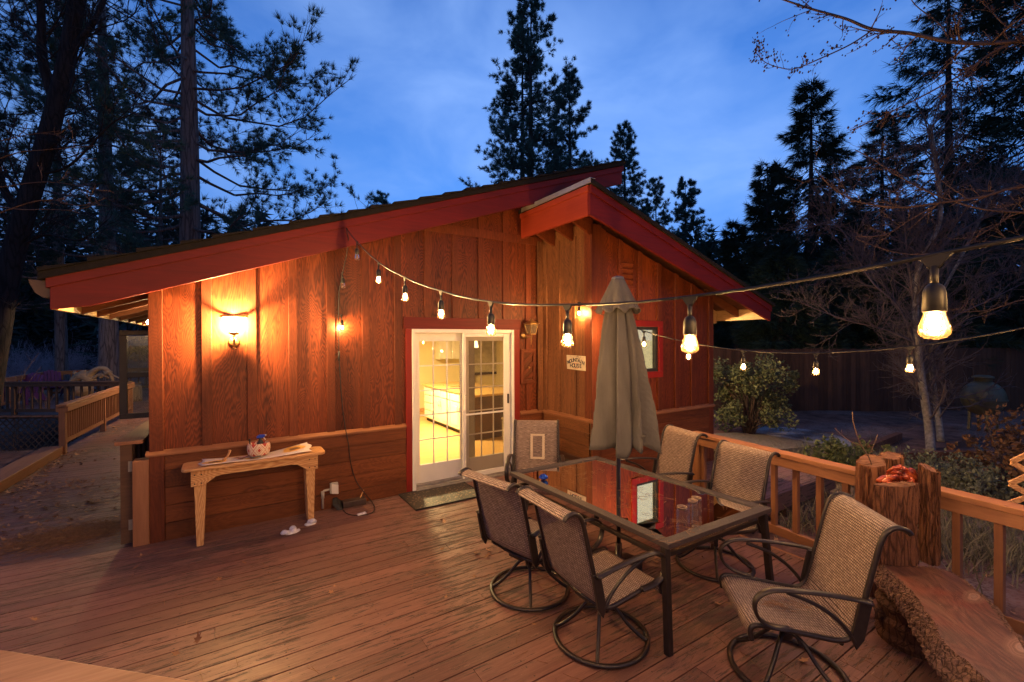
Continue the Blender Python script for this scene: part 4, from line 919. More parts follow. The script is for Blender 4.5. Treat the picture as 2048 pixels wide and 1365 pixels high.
# doormat
def doormat():
    b = MB(); x0, x1, y0, y1 = 1.84, 2.74, 4.985, 5.585; b.box((x0, y0, .004), (x1, y1, .018))
    m = NM('rubber_mat'); v = m.coord(); vo = m.n('ShaderNodeTexVoronoi', {'Vector': m.coord((1, 1, .01)), 'Scale': 26.0}).outputs['Distance']
    f = m.n('ShaderNodeMapRange', {0: vo, 1: .28, 2: .34}).outputs[0]; m.set(m.mix(f, (.16, .10, .07, 1), (.022, .019, .017, 1)), .6); m.bump(f, .6, .006)
    t = thing('doormat', 'black pierced rubber mat on the deck before the sliding door', 'mat', ((x0+x1)/2, (y0+y1)/2, .0))
    mk('mat', b, m.m, t, .002); e = MB()
    for a, c in (((x0-.012, y0-.012), (x1+.012, y0-.0005)), ((x0-.012, y1+.0005), (x1+.012, y1+.012)), ((x0-.012, y0), (x0-.0005, y1)), ((x1+.0005, y0), (x1+.012, y1))): e.box((*a, .004), (*c, .022))
    mk('rim', e, M['black'], t)
doormat()
t = thing('planter_box', 'dark empty planter box in the wall corner behind the chairs', 'planter', (3.83, 4.95, 0))
b = MB(); q0, q1, h = (3.60, 4.62), (4.09, 5.28), .36
b.box((q0[0], q0[1], .0), (q1[0], q0[1]+.03, h)); b.box((q0[0], q1[1]-.03, .0), (q1[0], q1[1], h)); b.box((q0[0], q0[1]+.031, .0), (q0[0]+.03, q1[1]-.031, h)); b.box((q1[0]-.03, q0[1]+.031, 0), (q1[0], q1[1]-.031, h)); mk('box', b, plain('dark_planter', (.05, .018, .012), .5, 0, .2), t, .005)
b = MB(); b.box((q0[0]+.03, q0[1]+.031, .02), (q1[0]-.03, q1[1]-.031, h-.07)); mk('soil', b, plain('soil', (.03, .02, .015), .95, 0, .4, 40, .5), t)

# ------------------------------------------------------------------ table, umbrella and what stands on them
TZ_ = .70
def table():
    c = np.array([[2.315, 3.70], [2.335, 1.845], [3.50, 1.815], [3.44, 3.675]])
    t = thing('patio_table', 'rectangular patio table with ribbed bronze frame and dark glass top', 'table', (2.9, 2.76, 0))
    cen = c.mean(0); inn = []
    for i in range(4):
        e1 = c[(i+1) % 4]-c[i]; e0 = c[i-1]-c[i]; e1 /= np.linalg.norm(e1); e0 /= np.linalg.norm(e0); inn.append(c[i]+(e1+e0)*.078)
    inn = np.array(inn)
    for i in range(4):
        j = (i+1) % 4; b = MB()
        def pt(s_, z): return [(*(c[i]+(inn[i]-c[i])*s_), z), (*(c[j]+(inn[j]-c[j])*s_), z)]
        prof = [(0, TZ_-.035), (0, TZ_-.004), (.05, TZ_)]
        for k in range(6): prof += [(.10+k*.14, TZ_), (.13+k*.14, TZ_-.003), (.16+k*.14, TZ_-.003), (.19+k*.14, TZ_)]
        prof += [(1, TZ_-.004), (1, TZ_-.03)]
        L = [pt(s_, z) for s_, z in prof]; n = len(L)
        b.add([p[0] for p in L]+[p[1] for p in L], [(k, k+1, n+k+1, n+k) for k in range(n-1)]+[(n-1, 0, n, 2*n-1), tuple(range(n)), tuple(range(2*n-1, n-1, -1))]); mk('frame_rail', b, M['tabletop'], t)
    b = MB(); b.add([(*p, TZ_-.012) for p in inn], [(3, 2, 1, 0)]); mk('glass_top', b, M['table_glass'], t)
    for i in range(4):
        p = c[i]+(cen-c[i])*.05; q = c[i]+(cen-c[i])*-.035
        b = MB(); b.bar((p[0], p[1], TZ_-.036), (q[0]*.6+p[0]*.4, q[1]*.6+p[1]*.4, 0), .045, .045, (0, 1, 0)); mk('leg', b, M['bronze'], t, .006)
    for i in range(4):
        j = (i+1) % 4; p = c[i]+(cen-c[i])*.09; q = c[j]+(cen-c[j])*.09
        b = MB(); b.bar((*p, TZ_-.12), (*q, TZ_-.12), .03, .03); mk('stretcher', b, M['bronze'], t, .004)
    b = MB(); b.bar((*((inn[0]+inn[1])/2), TZ_-.028), (*((inn[2]+inn[3])/2), TZ_-.028), .05, .02); mk('crossbar', b, M['bronze'], t)
table()
UX, UY = 2.895, 2.815
def umbrella():
    t = thing('patio_umbrella', 'folded grey patio umbrella standing through the middle of the glass table', 'umbrella', (UX, UY, 0))
    b = MB(); b.tube([(UX, UY, 0.0), (UX, UY, 2.5)], .019, 12); mk('pole', b, M['bronze'], t)
    b = MB(); b.lathe([(.20, 0), (.20, .03), (.06, .06), (.028, .08), (.028, .2)], (UX, UY, .0), 24); mk('base', b, M['bronze'], t)
    m = NM('grey_canvas'); n1 = m.noise(m.coord((1, 1, .3)), 6, 4); n2 = m.noise(m.coord(), 160, 2)
    m.set(m.ramp(n1, [(.3, (.088, .083, .080)), (.7, (.140, .132, .127))]), .85, 0, .15); n3 = m.noise(m.coord((1, 1, .12)), 26, 4, .6, .5); m.bump(m.math('ADD', n3, m.math('MULTIPLY', n2, .15)), .55, .012)
    tb = m.n('ShaderNodeBsdfTranslucent', {0: (.15, .14, .13, 1)}).outputs[0]; m.l(m.n('ShaderNodeMixShader', {0: .12, 1: m.b.outputs[0], 2: tb}).outputs[0], m.o.inputs[0]); M['umb'] = m.m
    N = 192; rnd = random.Random(11)
    ph = [rnd.uniform(-.15, .15) for _ in range(9)]; am = [rnd.uniform(.75, 1.2) for _ in range(9)]; ln = [rnd.uniform(-.06, .05) for _ in range(9)]
    def pleat(a):
        k = a/(2*math.pi)*8; i = int(k) % 8; f = k-int(k)
        # lobes that fold over one way
        f2 = f**(1.25+.3*ph[i]); return (f/.09 if f < .09 else ((1-f)/.91)**.9)*am[i], ln[i]*(1-abs(2*f-1))
    G = []
    zs = list(np.linspace(2.26, 1.10, 26))
    for z in zs:
        s_ = (2.26-z)/1.16; R0 = .100+.150*s_**.75; row = []; ox, oy = .040*s_*_R[0], .040*s_*_R[1]
        for k in range(N):
            a = 2*math.pi*k/N; p, l_ = pleat((a+.35*s_+.10*math.sin(2*a+3*s_)) % (2*math.pi)); r = R0*(.60+.62*p*(.8+.2*s_)+.05*math.sin(a*3+s_*4)+.03*math.sin(a*11-s_*9)*s_)
            zz = z+(l_-.03+.05*(1-p))*s_**4 - .03*s_**6
            row.append((UX+ox+r*math.cos(a), UY+oy+r*math.sin(a), zz))
        G.append(row)
    b = MB(); b.grid(G, closed_u=True); o = mk('canopy', b, M['umb'], t); o.modifiers.new('t', 'SOLIDIFY').thickness = .003
    # inner folds hanging lower
    G = []
    for z in np.linspace(1.19, 1.0, 9):
        s_ = (1.19-z)/.19; G.append([(UX+.038*_R[0]+(.225-.195*s_**1.1)*(.8+.22*math.sin(8*a+1)+.1*math.sin(3*a))*math.cos(a), UY+.038*_R[1]+(.225-.195*s_**1.1)*(.8+.22*math.sin(8*a+1)+.1*math.sin(3*a))*math.sin(a), z+.03*s_*(1-s_)*math.sin(5*a)) for a in np.linspace(0, 2*math.pi, 96, endpoint=False)])
    b = MB(); b.grid(G, closed_u=True); o = mk('canopy_fold', b, M['umb'], t); o.modifiers.new('t', 'SOLIDIFY').thickness = .003
    # vent flap
    G = []
    for i, z in enumerate(np.linspace(2.525, 2.235, 12)):
        s_ = i/11; row = []
        for k in range(N):
            a = 2*math.pi*k/N; w = math.sin(8*a+.6); w2 = math.sin(8*a+2.0)
            r = (.048+.125*s_**.9)*(1+.13*w*s_**1.2); row.append((UX+r*math.cos(a), UY+r*math.sin(a), z+.022*w2*s_**4))
        G.append(row)
    b = MB(); b.grid(G, closed_u=True); o = mk('vent_flap', b, M['umb'], t); o.modifiers.new('t', 'SOLIDIFY').thickness = .003
    b = MB(); b.lathe([(.052, -.012), (.055, 0), (.05, .016), (.018, .026), (.004, .028)], (UX, UY, 2.522), 16); mk('finial', b, plain('umbrella_cap', (.10, .10, .13), .4), t)
umbrella()
def jars():
    t = thing('glass_jar', 'empty canning jar, nearest of the row on the table', 'jar', (0, 0, 0), 0, 'glass jars on the patio table')
    b = MB(); b.lathe([(.030, 0), (.036, .004), (.037, .012), (.037, .085), (.033, .098), (.030, .103)], n=20, cap=False); b.lathe([(.0, .004), (.034, .004)], n=20, cap=False); mk('jar_body', b, M['jar_glass'], t, local=True)
    b = MB(); b.lathe([(.0315, .100), (.0345, .100), (.0345, .118), (.0315, .118), (.0315, .100)], n=20, cap=False); mk('lid_ring', b, plain('jar_ring', (.22, .15, .11), .35, .7, .2), t, local=True)
    lab = ['empty canning jar, nearest of the row on the table', 'middle jar of the short row on the table glass', 'farthest jar of the row, close to the far chairs']
    for i, (u, v) in enumerate(((1364, 1046), (1378, 1035), (1393, 1026))):
        o = t if i == 0 else copy_tree(t); q = onz(u, v, TZ_-.010); o.location = (q[0]+(.045 if i == 1 else 0), q[1], TZ_-.010); o['label'] = lab[i]
    # blue glass ornament
    q = onz(1087, 960, TZ_-.01); b = MB(); b.lathe([(.004, 0), (.028, .006), (.046, .022), (.040, .036), (.02, .050), (.008, .055)], (q[0], q[1], TZ_-.010), 7, smooth=False)
    m = NM('blue_crystal'); m.set((.04, .12, .75), .08, 0, .8); m.b.inputs['Transmission Weight'].default_value = .6; solo('crystal_ornament', b, m.m, 'blue faceted glass ornament on the table near the sliding door', 'ornament')
jars()

# ------------------------------------------------------------------ swivel chairs
def sling_mat():
    m = NM('woven_sling'); uv = m.n('ShaderNodeTexCoord').outputs['UV']
    sp = m.n('ShaderNodeSeparateXYZ', {0: uv}); N_ = 35.0
    u_ = m.math('MULTIPLY', sp.outputs[0], N_); v_ = m.math('MULTIPLY', sp.outputs[1], N_*2.9)
    par = m.math('MODULO', m.math('FLOOR', v_), 2.0)
    fu = m.math('FRACT', m.math('ADD', u_, m.math('MULTIPLY', par, .5))); fv = m.math('FRACT', v_)
    du = m.math('ABSOLUTE', m.math('SUBTRACT', fu, .5)); dv_ = m.math('ABSOLUTE', m.math('SUBTRACT', fv, .5))
    e = m.math('MAXIMUM', m.math('MULTIPLY', du, 1.0), m.math('MULTIPLY', dv_, 1.0))
    thr = m.n('ShaderNodeMapRange', {0: e, 1: .30, 2: .42}).outputs[0]
    n1 = m.n('ShaderNodeTexNoise', {'Vector': m.n('ShaderNodeMapping', {0: uv, 3: (N_*.35, N_*6.0, 1)}).outputs[0], 'Scale': 1.0, 'Detail': 1.0}).outputs[0]
    yarn = m.ramp(n1, [(.25, (.18, .125, .105)), (.5, (.31, .225, .19)), (.75, (.50, .39, .33))])
    col = m.mix(thr, yarn, (.045, .028, .022, 1)); m.set(col, .6, 0, .3)
    m.bump(m.math('SUBTRACT', 1.0, thr), .5, .002)
    tr_ = m.n('ShaderNodeBsdfTransparent', {0: (1, .9, .75, 1)}).outputs[0]
    hole = m.math('MULTIPLY', m.n('ShaderNodeMapRange', {0: e, 1: .44, 2: .47}).outputs[0], .40)
    m.l(m.n('ShaderNodeMixShader', {0: hole, 1: m.b.outputs[0], 2: tr_}).outputs[0], m.o.inputs[0]); return m.m
def smooth(pts, k=5):
    P = [np.array(p, float) for p in pts]; Q = []
    for i in range(len(P)-1):
        p0, p1, p2, p3 = P[max(i-1, 0)], P[i], P[i+1], P[min(i+2, len(P)-1)]
        for s_ in np.linspace(0, 1, k, endpoint=False): Q.append(.5*(2*p1+(-p0+p2)*s_+(2*p0-5*p1+4*p2-p3)*s_**2+(-p0+3*p1-3*p2+p3)*s_**3))
    return np.array(Q+[P[-1]])
def make_chair():
    t = thing('swivel_chair', 'chair', 'chair', (0, 0, 0), 0, 'six swivel sling chairs around the patio table')
    prof = smooth([(.285, .335), (.292, .385), (.262, .418), (.15, .412), (-.02, .388), (-.155, .375), (-.215, .405), (-.245, .48), (-.285, .64), (-.325, .80), (-.350, .90), (-.378, .965), (-.425, .995), (-.475, .985), (-.495, .965)], 4)
    hw = .255; s_ = np.concatenate([[0], np.cumsum(np.linalg.norm(np.diff(prof, axis=0), axis=1))]); nw = 9
    G = []; UV = []
    for i, (y, z) in enumerate(prof):
        for j in range(nw):
            a = -1+2*j/(nw-1); sag = .016*(1-a*a)*math.sin(math.pi*min(1, i/len(prof)))
            G.append((a*hw, y+(sag*-.6 if z > .45 else 0), z-(sag if z <= .45 else 0))); UV.append((j/(nw-1), s_[i]/.52/2.9))
    b = MB(); b.grid(np.array(G).reshape(len(prof), nw, 3)); b.uv = UV; sl = mk('sling', b, M['sling'], t, local=True)
    sol = sl.modifiers.new('t', 'SOLIDIFY'); sol.thickness = .004; sol.offset = 0
    for sg in (-1, 1):
        b = MB(); b.tube([(sg*(hw+.008), y, z) for y, z in prof], .0145, 8); mk('side_frame', b, M['bronze'], t, local=True)
        arm = smooth([(-.285, .61), (-.20, .625), (-.06, .640), (.10, .645), (.20, .638), (.265, .600), (.285, .545), (.262, .480), (.205, .440), (.14, .425), (.10, .42)], 4)
        b = MB(); b.tube([(sg*(hw+.050-.03*max(0, (i-26)/14)), y, z) for i, (y, z) in enumerate(arm)], .017, 8, flat=(1.45, .62)); mk('armrest', b, M['bronze'], t, local=True)
        br = smooth([(.12, .628), (-.02, .575), (-.13, .50), (-.205, .41), (-.23, .36)], 4); b = MB(); b.tube([(sg*(hw+.040-.02*i/len(br)), y, z) for i, (y, z) in enumerate(br)], .0115, 6); mk('arm_brace', b, M['bronze'], t, local=True)
        b = MB(); b.ext([(sg*(hw+.012), -.305, .615), (sg*(hw+.012), -.245, .615), (sg*(hw+.012), -.20, .40), (sg*(hw+.012), -.225, .345), (sg*(hw+.012), -.262, .40)], (sg*.022, 0, 0)); mk('side_plate', b, M['bronze'], t, .003, local=True)
    for y, z in ((.20, .395), (-.17, .355)):
        b = MB(); b.tube([(-hw, y, z), (0, y, z-.02), (hw, y, z)], .013, 8); mk('seat_rail', b, M['bronze'], t, local=True)
    b = MB(); b.box((-.09, -.13, .325), (.09, .13, .345)); b.tube([(0, -.17, .345), (0, .20, .375)], .016, 8); b.box((-.07, -.16, .30), (.07, -.06, .324)); mk('swivel_plate', b, M['bronze'], t, local=True)
    b = MB(); b.lathe([(.032, .20), (.036, .22), (.036, .27), (.028, .30), (.028, .325)], n=14); mk('hub', b, M['bronze'], t, local=True)
    for k in range(4):
        a = math.radians(45+90*k); lg = smooth([(.01, .245), (.08, .225), (.17, .12), (.25, .05), (.298, .022)], 4)
        b = MB(); b.tube([(r*math.cos(a), r*math.sin(a), z) for r, z in lg], .0125, 8); mk('leg', b, M['bronze'], t, local=True)
    b = MB(); b.tube([(.305*math.cos(a), .305*math.sin(a), .019) for a in np.linspace(0, 2*math.pi, 48, endpoint=False)], .017, 8, closed=True, flat=(1.0, .8)); mk('base_ring', b, M['bronze'], t, local=True)
    return t
M['sling'] = sling_mat()
chair0 = make_chair()
CH = [((2.02, 2.93), 11.8, 'swivel chair seen from behind, nearest the doormat on the table\'s long side'),
      ((2.10, 2.21), -2.6, 'swivel chair seen from behind, next to the near table leg'),
      ((2.815, 1.375), 138.6, 'closest swivel chair in front of the slab bench, pine needles on its seat'),
      ((3.60, 2.36), 173, 'swivel chair with its back to the railing balusters, behind the glass jars'),
      ((3.80, 3.22), 166, 'swivel chair with its back against the railing end post, beside the umbrella'),
      ((2.93, 4.12), 233, 'swivel chair at the far table end, painted rectangle of light on its backrest')]
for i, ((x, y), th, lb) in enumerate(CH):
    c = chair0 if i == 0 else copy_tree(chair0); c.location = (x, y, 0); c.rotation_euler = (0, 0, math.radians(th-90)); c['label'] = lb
    if i == 5:   # pale frame painted in for window-shaped light falling on this backrest
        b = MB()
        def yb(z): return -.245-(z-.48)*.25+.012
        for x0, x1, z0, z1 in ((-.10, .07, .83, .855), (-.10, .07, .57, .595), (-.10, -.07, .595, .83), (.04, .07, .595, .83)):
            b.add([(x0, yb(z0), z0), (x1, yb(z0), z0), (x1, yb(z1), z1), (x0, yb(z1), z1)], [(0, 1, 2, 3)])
        o = mk('patch', b, plain('painted_light_patch', (.45, .36, .27), .7, 0, .1), c, local=True); o.modifiers.new('t', 'SOLIDIFY').thickness = .002
# pine needles on the near chair seat
rnd = random.Random(4); b = MB(); ca = math.radians(138.6-90); R2 = lambda p: (2.815+p[0]*math.cos(ca)-p[1]*math.sin(ca), 1.375+p[0]*math.sin(ca)+p[1]*math.cos(ca), p[2])
for k in range(46):
    x, y = rnd.gauss(-.03, .05), rnd.gauss(.0, .07); a = rnd.gauss(1.2, .5); L = rnd.uniform(.06, .13)
    b.tube([R2((x, y, .398+.002*(k % 4))), R2((x+L*.5*math.cos(a)+.004, y+L*.5*math.sin(a), .400+.002*(k % 4))), R2((x+L*math.cos(a), y+L*math.sin(a), .402+.002*(k % 4)))], .0009, 3)
o = solo('pine_needles', b, plain('needle_tan', (.26, .13, .06), .7, 0, .3, 50), 'loose brown pine needles lying on the closest chair seat', 'needles', kind='stuff')
# ------------------------------------------------------------------ railings
def railing(name, label, p0, p1, zt_, zb, posts, step, mat, matz, bal=(.045, .045), cap_w=.14, side=.0, board=False):
    """straight railing; every post, rail and baluster is a part"""
    p0 = np.array(p0, float); p1 = np.array(p1, float); d = p1-p0; L = np.linalg.norm(d); d /= L; nrm = np.array([-d[1], d[0]])
    t = thing(name, label, 'railing', (*((p0+p1)/2), zb))
    P = lambda s_, z, o=0: np.array([*(p0+d*s_+nrm*o), z])
    b = MB(); b.bar(P(-.03, zt_-.02), P(L+.03, zt_-.02), cap_w, .04); mk('top_rail', b, mat, t, .005)
    for o in (-1, 1):
        b = MB(); b.bar(P(0, zt_-.087, o*(bal[0]/2+.020)), P(L, zt_-.087, o*(bal[0]/2+.020)), .036, .088); mk('rail_board', b, mat, t, .004)
    b = MB(); b.bar(P(0, zb+.125), P(L, zb+.125), .05, .085); mk('bottom_rail', b, mat, t, .004)
    for s_ in posts:
        b = MB(); b.bar(P(s_, zb-.1), P(s_, zt_-.042), .09, .09, (d[0], d[1], 0)); mk('post', b, matz, t, .005)
    s_ = step*.6
    while s_ < L-.03:
        if all(abs(s_-q) > .075 for q in posts):
            b = MB(); b.bar(P(s_, zb+.169), P(s_, zt_-.0425), bal[0], bal[1], (d[0], d[1], 0)); mk('baluster', b, matz, t, .003)
        s_ += step
    return t
rx = lambda y: 4.23+.122*y
railing('deck_railing', 'cedar coloured deck railing running behind the dining chairs toward the log posts', (rx(3.28), 3.28), (rx(1.36), 1.36), .90, 0, [.05], .212, M['railing'], M['railingz'])
railing('deck_railing', 'cedar coloured deck railing section beside the slab bench', (rx(1.10), 1.10), (rx(-1.5), -1.5), .90, 0, [1.6, 2.5], .212, M['railing'], M['railingz'])
a = onz(0, 1297, .95); c = onz(400, 1362, .95); _d = (c-a)[:2]/np.linalg.norm((c-a)[:2]); _n = np.array([-_d[1], _d[0]]); _n = -_n if np.dot(_n, -a[:2]) < 0 else _n; a[:2] += _n*.098; c[:2] += _n*.098
railing('deck_railing', 'close-up railing corner under the viewer with pale worn top board', a[:2]-(c[:2]-a[:2])*.9, c[:2]+(c[:2]-a[:2])*.9, .95, 0, [.2, 1.4], .2, wood('worn_rail_cap', (.22, .11, .06), (.44, .26, .155), 'x', 16, .6, .4, .1), M['railingz'], cap_w=.19)['label'] = 'worn timber railing close in front of the viewer, catching warm light'
railing('walkway_railing', 'brown slatted railing along the walkway beside the cabin', (-2.47, 10.85), (-2.20, 15.55), .88, .10, [.04, 2.3, 4.66], .115, M['railing'], M['railingz'], (.085, .03))
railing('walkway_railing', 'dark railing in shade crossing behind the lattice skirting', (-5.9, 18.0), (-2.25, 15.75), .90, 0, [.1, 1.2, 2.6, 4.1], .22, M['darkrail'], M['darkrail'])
railing('walkway_railing', 'far pale railing turning along the left deck edge', (-5.75, 17.8), (-5.56, 22.3), .90, 0, [.1, 2.2, 4.3], .24, M['railing'], M['railingz'])
railing('walkway_railing', 'far pale railing closing the deck end behind the driftwood', (-5.5, 22.5), (.6, 24.1), .90, 0, [.1, 2.0, 4.0, 6.0], .24, M['railingx'], M['railingz'])

# timber curb and post left of the walkway
b = MB(); b.bar((-2.70, 8.35, .075), (-2.60, 10.95, .075), .30, .15); solo('timber_curb', b, M['railing'], 'low heavy timber curb along the walkway edge with leaves against it', 'curb', bevel=.01)
b = MB(); b.box((-2.70, 8.28, -.3), (-2.595, 8.385, .93)); solo('timber_post', b, M['railingz'], 'square timber post at the near end of the low curb', 'post', bevel=.006)
# half-height gate at the wall corner
def gate():
    t = thing('folded_gate', 'narrow folded gate with wooden cap beside the cabin corner', 'gate', (-.80, 5.9, 0))
    b = MB(); b.ext([(-.93, 5.66, .985), (-.715, 5.66, .985), (-.665, 6.9, 1.02), (-.80, 6.9, 1.02)], (0, 0, .035)); mk('cap', b, M['railing'], t, .004)
    b = MB(); b.ext([(-.89, 5.68, .02), (-.80, 5.68, .02), (-.80, 5.72, .02), (-.89, 5.72, .02)], (0, 0, .964)); mk('post', b, M['darkrail'], t, .003)
    for k in range(6):
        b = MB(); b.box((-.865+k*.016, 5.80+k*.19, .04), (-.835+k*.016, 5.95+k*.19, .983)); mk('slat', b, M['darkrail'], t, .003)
    for z in (.15, .72):
        b = MB(); b.box((-.83, 5.672, z), (-.79, 5.679, z+.10)); mk('hinge', b, plain('galvanised', (.32, .28, .22), .5, .6), t)
gate()
b = MB(); b.box((-.79, YF-.04, .0), (-.6635, YF+.10, .83)); solo('gate_post', b, M['railingz'], 'brown board post standing against the cabin corner', 'post', bevel=.006)
# lattice skirting below the far deck
lt = thing('lattice_skirting', 'brown diagonal lattice skirting under the far deck edge', 'lattice', (-4.1, 16.7, -.95))
p0 = np.array([-5.95, 17.95]); p1 = np.array([-2.3, 15.72]); dd = (p1-p0)/np.linalg.norm(p1-p0); LL = np.linalg.norm(p1-p0); b = MB()
h_ = .92
for sg, off in ((1, 0), (-1, .006)):
    s_ = -h_
    while s_ < LL+h_:
        q0, q1 = (s_, 0.0), (s_+h_*sg, h_)
        f0 = max(0, min(1, (0-q0[0])/(q1[0]-q0[0]))) if q0[0] < 0 else (max(0, min(1, (LL-q0[0])/(q1[0]-q0[0]))) if q0[0] > LL else 0)
        f1 = 1.0
        if q1[0] < 0: f1 = max(0, (0-q0[0])/(q1[0]-q0[0]))
        if q1[0] > LL: f1 = max(0, (LL-q0[0])/(q1[0]-q0[0]))
        if 0 <= f0 < f1 <= 1 and f1-f0 > .05:
            A = lambda f: (*(p0+dd*(q0[0]+(q1[0]-q0[0])*f)+np.array([dd[1], -dd[0]])*off), -.95+h_*f)
            b.bar(A(f0), A(f1), .006, .03, (dd[0]*-sg, dd[1]*-sg, 1))
        s_ += .19
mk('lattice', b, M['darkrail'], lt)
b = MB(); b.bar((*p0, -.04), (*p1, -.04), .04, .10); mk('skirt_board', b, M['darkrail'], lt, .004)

# ------------------------------------------------------------------ left deck things
def driftwood():
    t = thing('driftwood_sculpture', 'big gnarled pale driftwood root lying on the far deck', 'driftwood', (-3.6, 19.4, 0))
    mt = wood('driftwood_wood', (.22, .10, .05), (.60, .40, .22), 'x', 8, .7, .7, .2)
    def T_(pts, r, n=8): r = [q_*.52 for q_ in r]; b = MB(); b.tube(smooth(pts, 4), np.interp(np.linspace(0, 1, (len(pts)-1)*4+1), np.linspace(0, 1, len(r)), r), n); return b
    q = lambda u, v, D=14.6: at(u, v, D)
    for i, (pts, r) in enumerate((
        ([q(138, 772), q(150, 760), q(168, 752), q(185, 764)], [.10, .25, .32, .2]),
        ([q(150, 768), q(162, 748), q(172, 742)], [.22, .16, .05]),
        ([q(170, 765), q(182, 748), q(196, 738), q(210, 738), q(222, 750), q(226, 764)], [.22, .20, .15, .14, .12, .07]),
        ([q(178, 764), q(194, 752), q(204, 750), q(218, 757)], [.14, .10, .09, .05]),
        ([q(176, 756), q(184, 745), q(190, 741)], [.16, .13, .04]),
        ([q(210, 742), q(228, 752), q(246, 760), q(262, 768)], [.07, .045, .035, .02]),
        ([q(224, 765, 15.5), q(248, 768, 15.5), q(270, 769, 15.5), q(282, 766, 15.5)], [.09, .08, .06, .03]))):
        mk('root', T_(pts, r), mt, t)
    rnd = random.Random(9)
    for k in range(9):
        u, v = rnd.uniform(145, 228), rnd.uniform(744, 770); a = rnd.uniform(0, 6.28); L = rnd.uniform(6, 18)
        mk('root', T_([q(u, v), q(u+L*.5*math.cos(a)+rnd.uniform(-3, 3), v+L*.4*math.sin(a)), q(u+L*math.cos(a), v+L*.6*math.sin(a))], [rnd.uniform(.1, .2), .12, .03], 6), mt, t)
    b = MB(); b.tube([q(165, 790, 14.6), q(170, 764, 14.6)], [.3, .22], 9); mk('stump', b, mt, t)
    p = onz(276, 792); b = MB(); b.lathe([(.36, 0), (.34, .1), (.33, .45), (.30, .52), (.0, .52)], (p[0]+1.2*0, p[1]*.92, 0), 18); solo('log_stump', b, bark('stump_bark', (.14, .08, .05), (.45, .32, .2), 7), 'pale cut log stump under the end of the driftwood', 'stump')
    p = onz(256, 792); b = MB(); b.lathe([(.22, 0), (.2, .5), (.0, .5)], (p[0]*.93, p[1]*.93, 0), 14); solo('log_stump', b, bark('dark_stump', (.04, .025, .02), (.12, .07, .05), 7), 'dark narrow stump in the shade beside the pale one', 'stump')
driftwood()
def adirondack(u, v, D, rz, label):
    p = at(u, v, D); t = thing('garden_chair', label, 'chair', (p[0], p[1], 0), rz, 'purple slatted garden chairs')
    mt = M['purple']
    for k in range(6):
        x = -.22+k*.088; h_ = .98-.10*abs(k-2.5)/2.5
        b = MB(); b.ext([(x-.036, -.12, .30), (x+.036, -.12, .30), (x+.036*1.1, -.42, h_), (x-.036*1.1, -.42, h_)], (0, .018, .005)); mk('back_slat', b, mt, t, .004, local=True)
    b = MB()
    for k in range(5): b.box((-.26, -.12+k*.095, .30+k*.022), (.26, -.12+k*.095+.085, .32+k*.022))
    mk('seat', b, mt, t, .003, local=True)
    for sg in (-1, 1):
        b = MB(); b.box((sg*.33-.06, -.38, .56), (sg*.33+.06, .40, .582)); mk('armrest', b, mt, t, .004, local=True)
        b = MB(); b.box((sg*.30-.02, .30, 0), (sg*.30+.02, .38, .558)); mk('leg', b, mt, t, local=True)
        b = MB(); b.ext([(sg*.27-.012, .36, .40), (sg*.27-.012, .36, .28), (sg*.27-.012, -.55, .0), (sg*.27-.012, -.62, .0), (sg*.27-.012, -.30, .30)], (.024, 0, 0)); mk('leg', b, mt, t, local=True)
M['purple'] = plain('purple_paint', (.12, .03, .12), .5, 0, .15)
adirondack(48, 790, 14.2, math.radians(160), 'purple slatted garden chair behind the dark railing, leftmost of two')
adirondack(105, 792, 15.6, math.radians(200), 'purple slatted garden chair beside the driftwood root')

